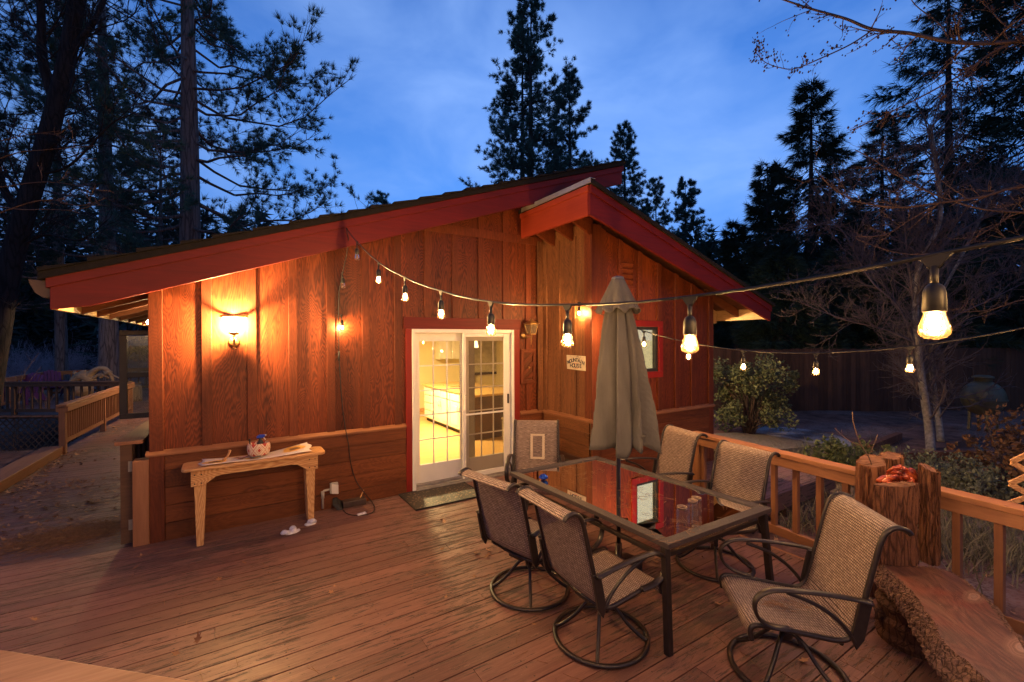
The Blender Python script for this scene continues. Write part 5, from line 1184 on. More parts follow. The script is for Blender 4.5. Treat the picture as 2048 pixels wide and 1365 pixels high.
# ------------------------------------------------------------------ slab bench, logs and carving
def slab():
    zt_ = .42
    poly = [(3.83,1.22),(3.90,1.19),(3.97,1.13),(4.05,1.05),(4.09,.96),(4.04,.88),(3.95,.82),(3.83,.736),(3.70,.67),(3.58,.61),(3.48,.55),(3.38,.512),(3.28,.46),(3.2,.42),(3.10,.36),(3.00,.30),(2.86,.30),(2.84,.42),(2.93,.54),(3.00,.62),(3.07,.70),(3.12,.75),(3.19,.785),(3.30,.83),(3.38,.885),(3.44,.918),(3.50,.95),(3.56,.99),(3.62,1.04),(3.66,1.075),(3.72,1.13),(3.77,1.18)]
    P = np.array(poly); P = np.array([P[i]*(1-f)+P[(i+1) % len(P)]*f for i in range(len(P)) for f in (0, .5)]); n = len(P)
    T_ = np.roll(P, -1, 0)-np.roll(P, 1, 0); T_ /= np.linalg.norm(T_, axis=1)[:, None]; N_ = np.stack([T_[:, 1], -T_[:, 0]], 1)
    if ((P-P.mean(0))*N_).sum() < 0: N_ = -N_
    t = thing('slab_bench', 'live-edge timber slab bench with rough bark edges resting on logs', 'bench', (3.5, .8, 0))
    b = MB(); b.add([(*p, zt_) for p in P], [tuple(range(n))]); 
    m = NM('slab_wood'); v0 = m.coord((1, 1, 1), 0, 'Object', (0, 0, math.radians(-42))); ds = None
    w = m.n('ShaderNodeMapping', {0: v0, 3: (1.2, 9, 1)}).outputs[0]; f = m.noise(w, 4.0, 5, .6, .8)
    rings = m.math('SINE', m.math('MULTIPLY', m.noise(m.n('ShaderNodeMapping', {0: v0, 3: (1.0, 2.6, 1)}).outputs[0], 1.6, 1.5, .4, .5), 90.0)); rings = m.math('MULTIPLY_ADD', rings, .5, .5)
    f = m.math('ADD', m.math('MULTIPLY', f, .7), m.math('MULTIPLY', rings, .12))
    c = m.ramp(f, [(.30, (.07, .030, .024)), (.5, (.14, .064, .048)), (.70, (.215, .118, .09))])
    c = m.mix(m.n('ShaderNodeMapRange', {0: m.noise(m.coord(), 2.2, 4), 1: .48, 2: .74}).outputs[0], c, (.23, .055, .035, 1))
    for kx, ky, kr in ((.32, -.02, .11), (-.10, -.28, .15), (-.42, -.47, .13)):
        co = m.n('ShaderNodeTexCoord').outputs['Object']; q = m.n('ShaderNodeMapping', {0: m.n('ShaderNodeVectorMath', {0: co, 1: (-kx, -ky, 0)}, operation='ADD').outputs[0], 2: (0, 0, math.radians(-42)), 3: (.55, 1.3, 0)}).outputs[0]
        ln = m.n('ShaderNodeVectorMath', {0: q}, operation='LENGTH').outputs['Value']; ln = m.math('ADD', ln, m.math('MULTIPLY_ADD', m.noise(m.coord(), 14, 3), .03, -.015))
        rg = m.noise(m.n('ShaderNodeCombineXYZ', {0: m.math('MULTIPLY', ln, 60.0), 1: 0.0, 2: 0.0}).outputs[0], 1.0, 3)
        ck = m.ramp(rg, [(.35, (.10, .045, .03)), (.65, (.34, .20, .145))])
        c = m.mix(m.n('ShaderNodeMapRange', {0: ln, 1: kr*.62, 2: kr*.30}).outputs[0], c, ck); c = m.mix(m.math('MULTIPLY', m.n('ShaderNodeMapRange', {0: m.math('ADD', ln, m.math('MULTIPLY', m.noise(m.coord(), 60, 3), .03)), 1: kr*.30, 2: kr*.18}).outputs[0], .35), c, (.45, .36, .32, 1))
    ckx = m.noise(m.n('ShaderNodeMapping', {0: v0, 3: (.9, 16, 1)}).outputs[0], 3.0, 6, .7, .4); ckf = m.n('ShaderNodeMapRange', {0: m.math('ABSOLUTE', m.math('SUBTRACT', ckx, .5)), 1: .010, 2: .003}).outputs[0]; c = m.mix(m.math('MULTIPLY', ckf, m.n('ShaderNodeMapRange', {0: m.noise(m.coord(), 3, 2), 1: .5, 2: .6}).outputs[0]), c, (.03, .014, .01, 1)); m.set(c, .42, 0, .45); m.bump(m.math('SUBTRACT', f, ckf), .35, .006); mk('slab_top', b, m.m, t)
    rnd = np.random.default_rng(5); R_ = []
    prof = [(0, 0), (.008, -.004), (.03, -.018), (.055, -.05), (.075, -.085), (.07, -.115), (.03, -.14), (-.04, -.15)]
    sub = 4; Pf = np.array([P[i]*(1-f_)+P[(i+1) % n]*f_ for i in range(n) for f_ in np.arange(sub)/sub]); Nf = np.array([N_[i]*(1-f_)+N_[(i+1) % n]*f_ for i in range(n) for f_ in np.arange(sub)/sub])
    prof = [(np.interp(s_, range(8), [p[0] for p in prof]), np.interp(s_, range(8), [p[1] for p in prof])) for s_ in np.linspace(0, 7, 22)]
    nf = len(Pf); G = []
    for i, (o, z) in enumerate(prof):
        j = rnd.uniform(-1, 1, nf)*.010*(0 < i)+np.sin(np.arange(nf)*.23+i*.2)*.008*(i > 1); zz = rnd.uniform(-1, 1, nf)*.006*(0 < i < 20)
        G.append([(Pf[k][0]+Nf[k][0]*(o+j[k]), Pf[k][1]+Nf[k][1]*(o+j[k]), zt_+z+zz[k]) for k in range(nf)])
    b = MB(); b.grid(G, closed_u=True, smooth=False); mk('bark_edge', b, bark('slab_bark', (.028, .016, .013), (.24, .14, .105), 20, 1.0), t)
    b = MB(); b.add([(*p, zt_-.148) for p in P], [tuple(range(n-1, -1, -1))]); mk('slab_underside', b, M['soffit'], t)
    lb = bark('base_log_bark', (.02, .010, .007), (.11, .055, .034), 14, .8)
    b = MB(); b.lathe([(.20+.012*math.sin(i*2.1), i*.034) for i in range(9)]+[(.0, .272)], (3.80, 1.05, 0), 26, smooth=False); b.tube([(3.72, 1.17, .15), (3.615, 1.235, .165)], [.05, .042], 12); mk('base_log', b, lb, t)
    b = MB(); b.lathe([(.045, 0), (.047, .008), (.03, .012), (.0, .011)], (0, 0, 0), 14); b.xf(Matrix.Translation((3.615, 1.236, .165)) @ Vector((-.105, .065, .015)).to_track_quat('Z', 'Y').to_matrix().to_4x4()); mk('knot_face', b, plain('cut_knot', (.20, .10, .075), .6, 0, .3, 60), t)
    b = MB(); b.lathe([(.17, 0), (.165, .1), (.16, .272), (.0, .272)], (3.05, .50, 0), 16); mk('base_log', b, lb, t)
slab()
def log(name, c, z0, z1, r, label, mat, seed, sq=1.0, rot=0.0, cut=.015):
    rnd = random.Random(seed); n = 132; m_ = 48; G = []; k1, k2 = rnd.uniform(0, 6), rnd.uniform(0, 6)
    A = np.linspace(0, 2*math.pi, n, endpoint=False); Zs = np.linspace(0, 1, m_)
    dep = np.zeros((m_, n))
    for _ in range(46):
        a0, z0_, ln_, wd_, dp_ = rnd.uniform(0, 2*math.pi), rnd.uniform(-.2, 1), rnd.uniform(.25, 1.1), rnd.uniform(.04, .13), rnd.uniform(.08, .34); w1, w2, w3 = rnd.uniform(2, 7), rnd.uniform(0, 6), rnd.uniform(.03, .12)
        for i_, s_ in enumerate(Zs):
            e_ = min(s_-z0_, z0_+ln_-s_)
            if e_ <= 0: continue
            ac = a0+w3*math.sin(w1*s_*3+w2)+.03*math.sin(31*s_+w2)
            d_ = np.abs((A-ac+math.pi) % (2*math.pi)-math.pi); dep[i_] = np.maximum(dep[i_], dp_*min(1, e_*8)*np.clip(1-d_/wd_, 0, 1)**.7)
    nr = np.random.default_rng(seed); jit = nr.uniform(-.02, .02, (m_, n)); jit = (jit+np.roll(jit, 1, 0)+np.roll(jit, 2, 0))*.6
    for i_, s_ in enumerate(Zs):
        q = r*(1+.07*np.sin(2*A+k1)+.05*np.sin(5*A+k2+s_*1.2)+.03*math.sin(s_*9+k1)-dep[i_]+jit[i_])
        x, y = q*np.cos(A)*sq, q*np.sin(A); zz = z0+(z1-z0)*s_+((cut*np.sin(A+k1)+nr.uniform(-.006, .006, n)) if i_ == m_-1 else 0*A)
        G.append(list(zip(c[0]+x*math.cos(rot)-y*math.sin(rot), c[1]+x*math.sin(rot)+y*math.cos(rot), zz)))
    t = thing(name, label, 'log', (c[0], c[1], z0), 0, 'upright bark logs at the end of the railing')
    b = MB(); b.grid(G, closed_u=True, smooth=False); mk('bark', b, mat, t)
    top = [(p[0], p[1], p[2]-.004) for p in G[-1]]; b = MB(); b.add(top, [tuple(range(n))]); mk('cut_face', b, M['cutface'], t)
M['cutface'] = plain('cut_log_face', (.115, .050, .030), .7, 0, .35, 25, .4)
lbk = bark('redwood_bark', (.022, .009, .006), (.185, .080, .044), 18, 1.0)
log('bark_log', (3.925, 1.185), .424, .975, .042, 'thick split bark log standing on the slab bench, in front of the orange carving', lbk, 1, 3.3, math.radians(-38), .012)
log('bark_log', (4.155, 1.075), .42, 1.08, .070, 'tall slim bark log standing right beside the thick split one', lbk, 2, .75, math.radians(-38), .02)
log('bark_log', tuple(at(1743, 700, 3.52)[:2]), .0, 1.02, .100, 'short wide log with angled cut top, against the railing end left of the orange carving', bark('brown_log', (.05, .02, .012), (.22, .095, .05), 7, .7), 3, 1.1, 0, .035)
log('bark_log', tuple(at(1782, 700, 3.66)[:2]), .0, 1.03, .085, 'bark log hidden behind the orange carving', lbk, 4)
def carving():
    c0 = at(1795, 962, 3.22); t = thing('carved_root', 'glossy orange carved root piece resting between the upright logs', 'carving', tuple(c0))
    m = NM('orange_varnish'); f = m.noise(m.coord(), 14, 5, .65, .8); m.set(m.ramp(f, [(.38, (.07, .010, .005)), (.5, (.26, .035, .012)), (.64, (.45, .10, .03))]), .28, 0, .6); m.bump(f, .5, .01)
    rnd = random.Random(2); q = lambda u, v, D=3.24: at(u, v, D)
    for i, (pts, r) in enumerate((
        ([q(1758, 973), q(1772, 978), q(1792, 976)], [.022, .050, .045]),
        ([q(1754, 962), q(1768, 960), q(1785, 958), q(1805, 960)], [.012, .028, .038, .045]),
        ([q(1785, 955), q(1800, 946), q(1812, 952), q(1828, 962)], [.030, .038, .040, .030]),
        ([q(1797, 948), q(1796, 937), q(1802, 931)], [.022, .018, .008]),
        ([q(1815, 950), q(1822, 943), q(1828, 950), q(1832, 966)], [.02, .024, .022, .016]),
        ([q(1790, 962), q(1806, 968), q(1822, 972)], [.035, .04, .03]),
        ([q(1778, 957, 3.22), q(1786, 948, 3.22), q(1794, 955, 3.22)], [.012, .018, .012]),
        ([q(1803, 952, 3.22), q(1812, 944, 3.22), q(1818, 953, 3.22)], [.012, .016, .012]))):
        b = MB(); P = smooth(pts, 5); R_ = np.interp(np.linspace(0, 1, len(P)), np.linspace(0, 1, len(r)), r)*np.array([rnd.uniform(.85, 1.15) for _ in P]); b.tube(P, R_, 9); mk('knot', b, m.m, t)
    for k in range(16):
        u, v = rnd.uniform(1762, 1828), rnd.uniform(940, 978); a = rnd.uniform(-.6, .6); L = rnd.uniform(8, 20); r0 = rnd.uniform(.010, .022)
        P = smooth([q(u-L*math.cos(a), v+L*math.sin(a)*.6+3, 3.24+rnd.uniform(-.05, .02)), q(u, v-rnd.uniform(2, 9), 3.17+rnd.uniform(-.03, .02)), q(u+L*math.cos(a)*.8, v-L*math.sin(a)*.6+rnd.uniform(-2, 5), 3.20+rnd.uniform(-.03, .03)), q(u+L*1.1, v+rnd.uniform(-10, 4), 3.22)], 5)
        b = MB(); b.tube(P, np.interp(np.linspace(0, 1, len(P)), [0, .3, .7, 1], [r0*.5, r0, r0*.8, .002])*np.array([rnd.uniform(.8, 1.2) for _ in P]), 7); mk('curl', b, m.m, t)
carving()
def zigzag():
    D = 3.35; q = lambda u, v: at(u, v, D); t = thing('accordion_trellis', 'orange-brown zigzag accordion lath trellis at the right edge', 'trellis', tuple(at(2080, 1030, D)))
    D_ = _F; _bar = lambda b_, a_, c_: b_.bar(a_, c_, .012, .040, np.cross(np.array(c_)-np.array(a_), _F))
    L = [q(2066, 903), q(2022, 925), q(2064, 948), q(2019, 968), q(2062, 992), q(2016, 1008)]
    L2 = [q(2058, 912), q(2110, 935), q(2056, 958), q(2108, 978), q(2054, 1000)]
    for A in (L, L2):
        for a, c in zip(A[:-1], A[1:]):
            b = MB(); _bar(b, a, c); mk('lath', b, M['pine'], t, .002)
    b = MB(); b.bar(q(2112, 890), q(2112, 1040), .035, .035, (0, 1, 0)); mk('stake', b, M['railingz'], t)
zigzag()

# ------------------------------------------------------------------ vegetation builders
def unit(v): return v/np.linalg.norm(v, axis=-1, keepdims=True)
class Tubes:
    """many thin 3-sided tapered segments in one mesh"""
    def __init__(s): s.a = []; s.b = []; s.ra = []; s.rb = []
    def seg(s, a, b, ra, rb): s.a.append(a); s.b.append(b); s.ra.append(ra); s.rb.append(rb)
    def path(s, pts, r0, r1):
        n = len(pts)-1
        for i in range(n): s.seg(pts[i], pts[i+1], r0+(r1-r0)*i/n, r0+(r1-r0)*(i+1)/n)
    def arrays(s, k=3):
        A = np.array(s.a, np.float32); B = np.array(s.b, np.float32); ra = np.array(s.ra)[:, None]; rb = np.array(s.rb)[:, None]
        d = unit(B-A+1e-9); ref = np.where(np.abs(d[:, 2:3]) < .9, np.array([[0, 0, 1.]]), np.array([[1., 0, 0]])); n1 = unit(np.cross(d, ref)); n2 = np.cross(d, n1); V = []
        for P, r in ((A, ra), (B, rb)):
            for j in range(k):
                a = 2*math.pi*j/k; V.append(P+r*(n1*math.cos(a)+n2*math.sin(a)))
        V = np.stack(V, 1).reshape(-1, 3); m = len(A); base = np.arange(m)[:, None]*2*k
        F = np.concatenate([base+np.array([[j, (j+1) % k, k+(j+1) % k, k+j]]) for j in range(k)], 0); return V, F
def tufts(P, Dr, n, L, w, spread, rng, droop=0.0):
    """n needle triangles fanned round each tuft point"""
    m = len(P); P = np.repeat(P, n, 0); Dr = np.repeat(Dr, n, 0)
    d = unit(Dr+rng.normal(0, spread, (m*n, 3))); d[:, 2] -= droop; d = unit(d)
    ln = L*rng.uniform(.65, 1.15, (m*n, 1)); s_ = unit(np.cross(d, rng.normal(0, 1, (m*n, 3))))*w
    V = np.stack([P-s_*.5, P+s_*.5, P+d*ln], 1).reshape(-1, 3); F = np.arange(m*n*3).reshape(-1, 3); return V, F
BK = dict(dark=bark('dark_pine_bark', (.022, .018, .018), (.10, .078, .074), 5, .8), big=bark('pine_bark', (.045, .033, .032), (.26, .19, .175), 6, .9))
BK['twig'] = plain('bare_twig', (.07, .045, .038), .8, 0, .3, 8); BK['redtwig'] = plain('budding_twig', (.085, .050, .040), .7, 0, .3, 10); BK['purple'] = plain('grey_twig', (.115, .085, .088), .8, 0, .3, 8)
BK['birch'] = plain('pale_birch_bark', (.22, .185, .155), .8, 0, .45, 14, .3)
ND = dict(blue=leafmat('pine_needles_green', (.030, .070, .058), (.10, .19, .14), .6, .15), dark=leafmat('dark_cedar_green', (.012, .026, .018), (.045, .080, .050), .7, .1))

def conifer(name, label, base, H, crown0, R, seed, kind='pine', nb=120, tuft=26, nn=10, nl=.30, nw=.03, trunk_r=.3, group='tall conifers round the cabin', zmin=None, lean=(0, 0), mats=('dark', 'blue'), az=None, rexp=.75, dead=0, sub=.6):
    rng = np.random.default_rng(seed); base = np.array(base, float)
    t = thing(name, label, 'tree', tuple(base), 0, group)
    tr = MB(); zz = np.linspace(0, 1, 14)
    ax = lambda s_: base+np.array([lean[0]*s_*H+.10*math.sin(s_*5+seed)*trunk_r*2, lean[1]*s_*H, s_*H])
    tr.tube([ax(s_) for s_ in zz], [max(.02, trunk_r*(1-s_)**.8*(1.0+.25*math.exp(-s_*25))) for s_ in zz], 12); mk('trunk', tr, BK[mats[0]], t)
    T_ = Tubes(); TP = []; TD = []
    for i in range(nb):
        s_ = crown0+(1-crown0)*((i+rng.uniform(0, 1))/nb)**.92; z = s_*H
        if zmin is not None and z < zmin: continue
        f = (s_-crown0)/(1-crown0)
        Lb = R*((1-f)**rexp)*(.35+.65*min(1, f*5+.35))*(rng.uniform(.55, 1.12) if kind == 'pine' else rng.uniform(.35, 1.2))+.25
        a = rng.uniform(0, 2*math.pi) if az is None else rng.uniform(*az)
        up = (.35*f-.12) if kind == 'pine' else (.25*f-.30)
        o = ax(s_); n = 7; pts = []; h = np.array([math.cos(a), math.sin(a), 0]); sd = np.array([-h[1], h[0], 0])
        cv = rng.normal(0, .15); sag = rng.uniform(.05, .22) if kind == 'pine' else rng.uniform(.15, .3)
        for k in range(n):
            q = k/(n-1); pts.append(o+h*Lb*q+sd*cv*Lb*q*q+np.array([0, 0, Lb*(up*q-sag*math.sin(q*math.pi*.75)+.28*q*q*(1 if kind == 'pine' else .35))])+rng.normal(0, .02*Lb, 3)*(q > 0))
        T_.path(pts, max(.012, trunk_r*.16*(1-f)+.012), .006)
        P_ = np.array(pts); m = max(3, int(tuft*(.25+Lb/R)))
        for _ in range(dead):
            x = rng.uniform(.15, .95)*(n-1); k = min(int(x), n-2); p = P_[k]+(P_[k+1]-P_[k])*(x-k); dd_ = unit(unit(P_[k+1]-P_[k])*.9+rng.normal(0, .45, 3)); l_ = rng.uniform(.3, 1.0); mid = p+dd_*l_*.5+rng.normal(0, .04, 3); e_ = mid+unit(dd_+np.array([0, 0, .5]))*l_*.5; T_.path([p, mid, e_], .008, .003); e2 = mid+unit(dd_+rng.normal(0, .5, 3))*l_*.35; T_.path([mid, e2], .005, .0025)
        if kind == 'pine':
            nsub = max(2, int(m/4))
            for _ in range(nsub):
                q = rng.uniform(.28, 1.0)**.8; x = q*(n-1); k = min(int(x), n-2); p = P_[k]*(1-(x-k))+P_[k+1]*(x-k); d = unit(P_[k+1]-P_[k])
                sdv = unit(d*.6+rng.normal(0, .55, 3)+np.array([0, 0, .15])); sl = Lb*rng.uniform(.08, .26)*(1.1-q*.5)+.12
                mid = p+sdv*sl*.5+np.array([0, 0, -.02]); e = p+sdv*sl+np.array([0, 0, .05*sl]); T_.path([p, mid, e], .010, .004)
                for w in rng.uniform(.35, 1.0, 4): TP.append(p+(e-p)*w+rng.normal(0, .05, 3)); TD.append(sdv+np.array([0, 0, .25]))
                TP.append(e); TD.append(sdv+np.array([0, 0, .3]))
        else:
            for _ in range(m):
                q = rng.uniform(.15, 1.0)**.75; x = q*(n-1); k = min(int(x), n-2); p = P_[k]*(1-(x-k))+P_[k+1]*(x-k); d = unit(P_[k+1]-P_[k])
                sdv = unit(d*.9+sd*rng.normal(0, .9)+np.array([0, 0, rng.normal(-.1, .28)])); off = rng.uniform(0, 1)**1.3*.34*Lb*(1.2-q)+rng.uniform(0, .2)
                TP.append(p+sdv*off+np.array([0, 0, -.05*off])); TD.append(sdv+np.array([0, 0, -.15]))
    if T_.a:
        V, F = T_.arrays(3); npmesh('branches', V, F, BK[mats[0]], t, 4)
        V, F = tufts(np.array(TP), unit(np.array(TD)), nn, nl, nw, .55 if kind == 'pine' else .30, rng, 0 if kind == 'pine' else .12); npmesh('crown', V, F, ND[mats[1]], t, 3)
    return t
def bare_tree(name, label, base, segs, seed, mats, r0, depth=4, spread=.55, twigs=5, group=None, cat='tree', buds=0, drop=0.0, ratio=.68, trunk_mat=None, budm=None, up=.25, rmin=.003):
    """segs: list of hand-placed limbs (point lists); finer twigs grow from them"""
    rng = np.random.default_rng(seed); t = thing(name, label, cat, tuple(base), 0, group); T_ = Tubes(); BP = []
    def grow(p, d, L, r, lv):
        n = 4; pts = [p]; q = p; dd = d
        for k in range(n):
            dd = unit(dd+rng.normal(0, .16, 3)+np.array([0, 0, up*.25-drop*.1])); q = q+dd*L/n; pts.append(q)
        T_.path(pts, r, max(rmin*.7, r*.5))
        if buds and lv <= 1:
            for pt in pts[1:]:
                for _ in range(buds):
                    if rng.random() < .7: BP.append((pt+rng.normal(0, .018, 3)))
        if lv == 0: return
        for k in range(twigs):
            x = rng.uniform(.25, 1.0)*n; i = min(int(x), n-1); pp = pts[i]+(pts[i+1]-pts[i])*(x-i); nd = unit(dd+rng.normal(0, spread, 3)); grow(pp, nd, L*ratio*rng.uniform(.6, 1.1), max(rmin, r*.5), lv-1)
    first = True
    for pts, ra, rb, ntw, L in segs:
        P_ = smooth(pts, 5)
        if ra > .05:
            b = MB(); b.tube(P_, np.linspace(ra, rb, len(P_)), 10); mk('trunk' if first else 'limb', b, trunk_mat or mats, t); first = False
        else: T_.path(list(P_), ra, rb)
        for k in range(ntw):
            x = rng.uniform(.12, 1.0)*(len(P_)-1); i = min(int(x), len(P_)-2); pp = P_[i]+(P_[i+1]-P_[i])*(x-i); d = unit(P_[i+1]-P_[i]); r = (ra+(rb-ra)*x/(len(P_)-1))*.45
            grow(pp, unit(d*.7+rng.normal(0, spread, 3)+np.array([0, 0, up])), L*rng.uniform(.5, 1.1), max(rmin, min(r, .02)), depth-1)
    V, F = T_.arrays(3); npmesh('branches', V, F, mats, t, 4)
    if BP:
        P_ = np.array(BP); oct_ = np.array([(1,0,0),(0,1,0),(-1,0,0),(0,-1,0),(0,0,1.3),(0,0,-1.3)], float)*.0085; V = (P_[:, None, :]+oct_[None]*rng.uniform(.6, 1.3, (len(P_), 1, 1))).reshape(-1, 3)
        f = np.array([(0,1,4),(1,2,4),(2,3,4),(3,0,4),(1,0,5),(2,1,5),(3,2,5),(0,3,5)]); F = (np.arange(len(P_))[:, None, None]*6+f[None]).reshape(-1, 3); npmesh('bud_cluster', V, F, budm or mats, t, 3)  # small closed buds along the twigs
    return t
def shrub(name, label, base, rad, H, seed, mat, nleaf, lw, stems=14, stem_mat=None, cat='shrub', squash=1.0, clump=26, group=None, z0=.25, bare=0):
    rng = np.random.default_rng(seed); base = np.array(base, float); t = thing(name, label, cat, tuple(base), 0, group); T_ = Tubes(); C = []
    for i in range(clump):
        a = rng.uniform(0, 2*math.pi); r = rad*math.sqrt(rng.uniform(.05, 1))*.85; z = H*(z0+(1-z0)*rng.uniform(0, 1))*(1-.35*(r/rad)**2)
        c = base+np.array([r*math.cos(a), r*math.sin(a)*squash, z])*1.0; c = c+rng.normal(0, .10*rad, 3)*[1, 1, 1.3]; c[2] = max(c[2], base[2]+.08); C.append(c)
        m = base+np.array([r*.35*math.cos(a), r*.35*math.sin(a)*squash, z*.55]); T_.path(list(smooth([base+rng.normal(0, .05, 3)*[1, 1, 0], m, c], 4)), .018, .006)
        for k in range(bare): T_.path([c, c+unit(rng.normal(0, 1, 3)+np.array([0, 0, .5]))*rng.uniform(.15, .4)*H*.5], .006, .003)
    V, F = T_.arrays(3); npmesh('stem', V, F, stem_mat or BK['twig'], t, 4)
    if nleaf:
        C = np.array(C); k = rng.integers(0, len(C), nleaf); sz = rad*rng.uniform(.12, .30, len(C)); P = C[k]+unit(rng.normal(0, 1, (nleaf, 3)))*(sz[k]*rng.uniform(.2, 1, nleaf)**.5)[:, None]
        d = unit(rng.normal(0, 1, (nleaf, 3))+np.array([0, 0, .5])); s_ = unit(np.cross(d, rng.normal(0, 1, (nleaf, 3)))); L = lw*rng.uniform(.7, 1.4, (nleaf, 1))
        V = np.stack([P, P+d*L*.5+s_*L*.30, P+d*L, P+d*L*.5-s_*L*.30], 1).reshape(-1, 3); npmesh('foliage', V, np.arange(nleaf*4).reshape(-1, 4), mat, t, 4)
    return t
# ------------------------------------------------------------------ trees
def gp(u, D):
    p = at(u, 682, D); return np.array([p[0], p[1], float(ground_z(p[0], p[1]))-.05])
def top_h(v, D, b): return CAM_H+(678-v)/CAM_F*D-b[2]
# centre pines beyond the roof
def tree_px(name, label, u, D, vtop, Rpx, crown_v, seed, **k):
    b = gp(u, D); H = top_h(vtop, D, b); cz = CAM_H+(678-crown_v)/CAM_F*D-b[2]
    return conifer(name, label, b, H, max(.05, cz/H), Rpx*D/CAM_F, seed, **k)
PN = dict(nn=13, nl=.30, nw=.030, tuft=56)
tree_px('pine_tree', 'tallest pine rising behind the middle of the roof, its tip leaving the picture', 1064, 32, -28, 150, 540, 21, nb=190, trunk_r=.34, zmin=9, **PN)
tree_px('pine_tree', 'slim pine trunk standing just left of the tallest centre pine', 1046, 33.5, 40, 105, 520, 22, nb=110, trunk_r=.30, zmin=10, **PN)
tree_px('pine_tree', 'pine with open right-hand branches beside the tallest centre pine', 1140, 35, 145, 92, 500, 23, nb=130, trunk_r=.32, zmin=10, **PN)
tree_px('pine_tree', 'narrow pine partly hidden by the high end of the roof', 1250, 38, 253, 74, 540, 24, nb=110, trunk_r=.26, zmin=8, **PN)
tree_px('pine_tree', 'small pointed pine between two pines above the right roof slope', 1313, 42, 360, 44, 560, 25, nb=60, trunk_r=.2, zmin=6, **PN)
tree_px('pine_tree', 'rounded pine standing alone right of the roof ridge', 1372, 40, 363, 62, 560, 26, nb=80, trunk_r=.24, zmin=6, **PN)
tree_px('pine_tree', 'distant small pine tip peeping over the left roof', 765, 46, 388, 30, 470, 27, nb=26, trunk_r=.2, zmin=10, **PN)
# big pines on the left
NP = dict(nn=26, nl=.21, nw=.013, dead=7)
bL = gp(377, 13.0)
conifer('pine_tree', 'large pine with a straight bare grey trunk rising behind the left roof', bL, 21, .24, 4.7, 31, nb=104, trunk_r=.345, tuft=84, mats=('big', 'blue'), zmin=4.6, rexp=.35, **NP)
bL = gp(213, 17.0)
conifer('pine_tree', 'second large pine trunk standing left of the straight grey one', bL, 22, .22, 5.0, 32, nb=80, trunk_r=.33, tuft=58, mats=('big', 'dark'), zmin=4.4, rexp=.35, **NP)
conifer('pine_tree', 'darker pine between the second pine and the leaning bare tree', gp(120, 20.0), 21, .20, 4.6, 33, nb=56, trunk_r=.24, tuft=44, mats=('big', 'dark'), zmin=4.2, rexp=.4, **NP)
conifer('pine_tree', 'dense pine at the left picture edge behind the leaning bare tree', gp(-20, 18.0), 20, .18, 5.0, 34, nb=54, trunk_r=.28, tuft=44, mats=('big', 'dark'), zmin=4.2, rexp=.4, **NP)
conifer('pine_tree', 'thin pine just behind the eave left of the straight grey trunk', gp(322, 22.0), 14, .30, 3.2, 35, nb=60, trunk_r=.2, tuft=46, mats=('big', 'dark'), zmin=4.5, rexp=.6, **NP)
# right cedars
CD = dict(kind='cedar', nn=6, nl=.46, nw=.034, mats=('dark', 'dark'))
tree_px('cedar_tree', 'pointed cedar with a clear spire against the sky right of the cabin', 1622, 24, 168, 118, 640, 41, nb=190, tuft=62, trunk_r=.26, **CD)
tree_px('cedar_tree', 'lower cedar shoulder on the left side of the pointed cedar', 1535, 26, 330, 70, 640, 42, nb=120, tuft=55, trunk_r=.2, **CD)
tree_px('cedar_tree', 'small leftmost cedar just beyond the right eave', 1472, 28, 448, 62, 680, 43, nb=100, tuft=75, trunk_r=.18, **CD)
tree_px('cedar_tree', 'tall open cedar with a visible straight trunk near the right edge', 1897, 21, -130, 205, 640, 44, nb=170, tuft=62, trunk_r=.26, **CD)
tree_px('cedar_tree', 'broad cedar filling the gap between the spire and the tall open cedar', 1765, 28, 225, 100, 660, 45, nb=150, tuft=60, trunk_r=.24, **CD)
tree_px('cedar_tree', 'dense dark cedar at the right picture edge', 2065, 18, -260, 210, 680, 46, nb=160, tuft=80, trunk_r=.32, **CD)
tree_px('cedar_tree', 'very dark cedar beyond the right picture edge behind the propane tank', 2250, 22, -100, 240, 680, 47, nb=120, tuft=80, trunk_r=.3, **CD)
tree_px('cedar_tree', 'short bushy cedar behind the fence under the spire cedar', 1690, 19, 500, 120, 700, 48, nb=90, tuft=85, trunk_r=.16, **CD)
tree_px('cedar_tree', 'short bushy cedar behind the rounded shrub', 1560, 18, 520, 95, 700, 49, nb=80, tuft=80, trunk_r=.14, **CD)
tree_px('cedar_tree', 'short bushy cedar behind the birch trunks', 1860, 17, 470, 130, 700, 50, nb=90, tuft=90, trunk_r=.16, **CD)

# leaning bare tree on the left
Dl = 9.0; q = lambda u, v, D=Dl: at(u, v, D)
gb = at(-25, 900, Dl)
bare_tree('bare_tree', 'leaning dark bare tree at the left edge with fine twigs', (gb[0], gb[1], ground_z(gb[0], gb[1])),
    [([at(-30, 820, Dl), q(-8, 690), q(15, 560), q(48, 430), q(88, 300), q(112, 210), q(135, 110), q(160, -30), q(180, -160)], .21, .12, 34, 1.5),
     ([q(112, 210), q(85, 120), q(82, 20), q(70, -80)], .10, .05, 14, 1.3), ([q(48, 430), q(8, 380), q(-20, 260)], .09, .04, 8, 1.1),
     ([q(135, 110), q(190, 40), q(230, -60)], .07, .03, 10, 1.3), ([q(70, 350), q(140, 330), q(220, 250), q(260, 230)], .035, .012, 14, 1.1), ([q(30, 500), q(90, 470), q(160, 480), q(215, 440)], .03, .010, 14, 1.0)],
    61, plain('dark_twig', (.028, .022, .022), .9, 0, .3, 8), .3, depth=3, twigs=4, spread=.5, trunk_mat=bark('dark_trunk', (.008, .007, .008), (.034, .027, .027), 6, .8), group=None)
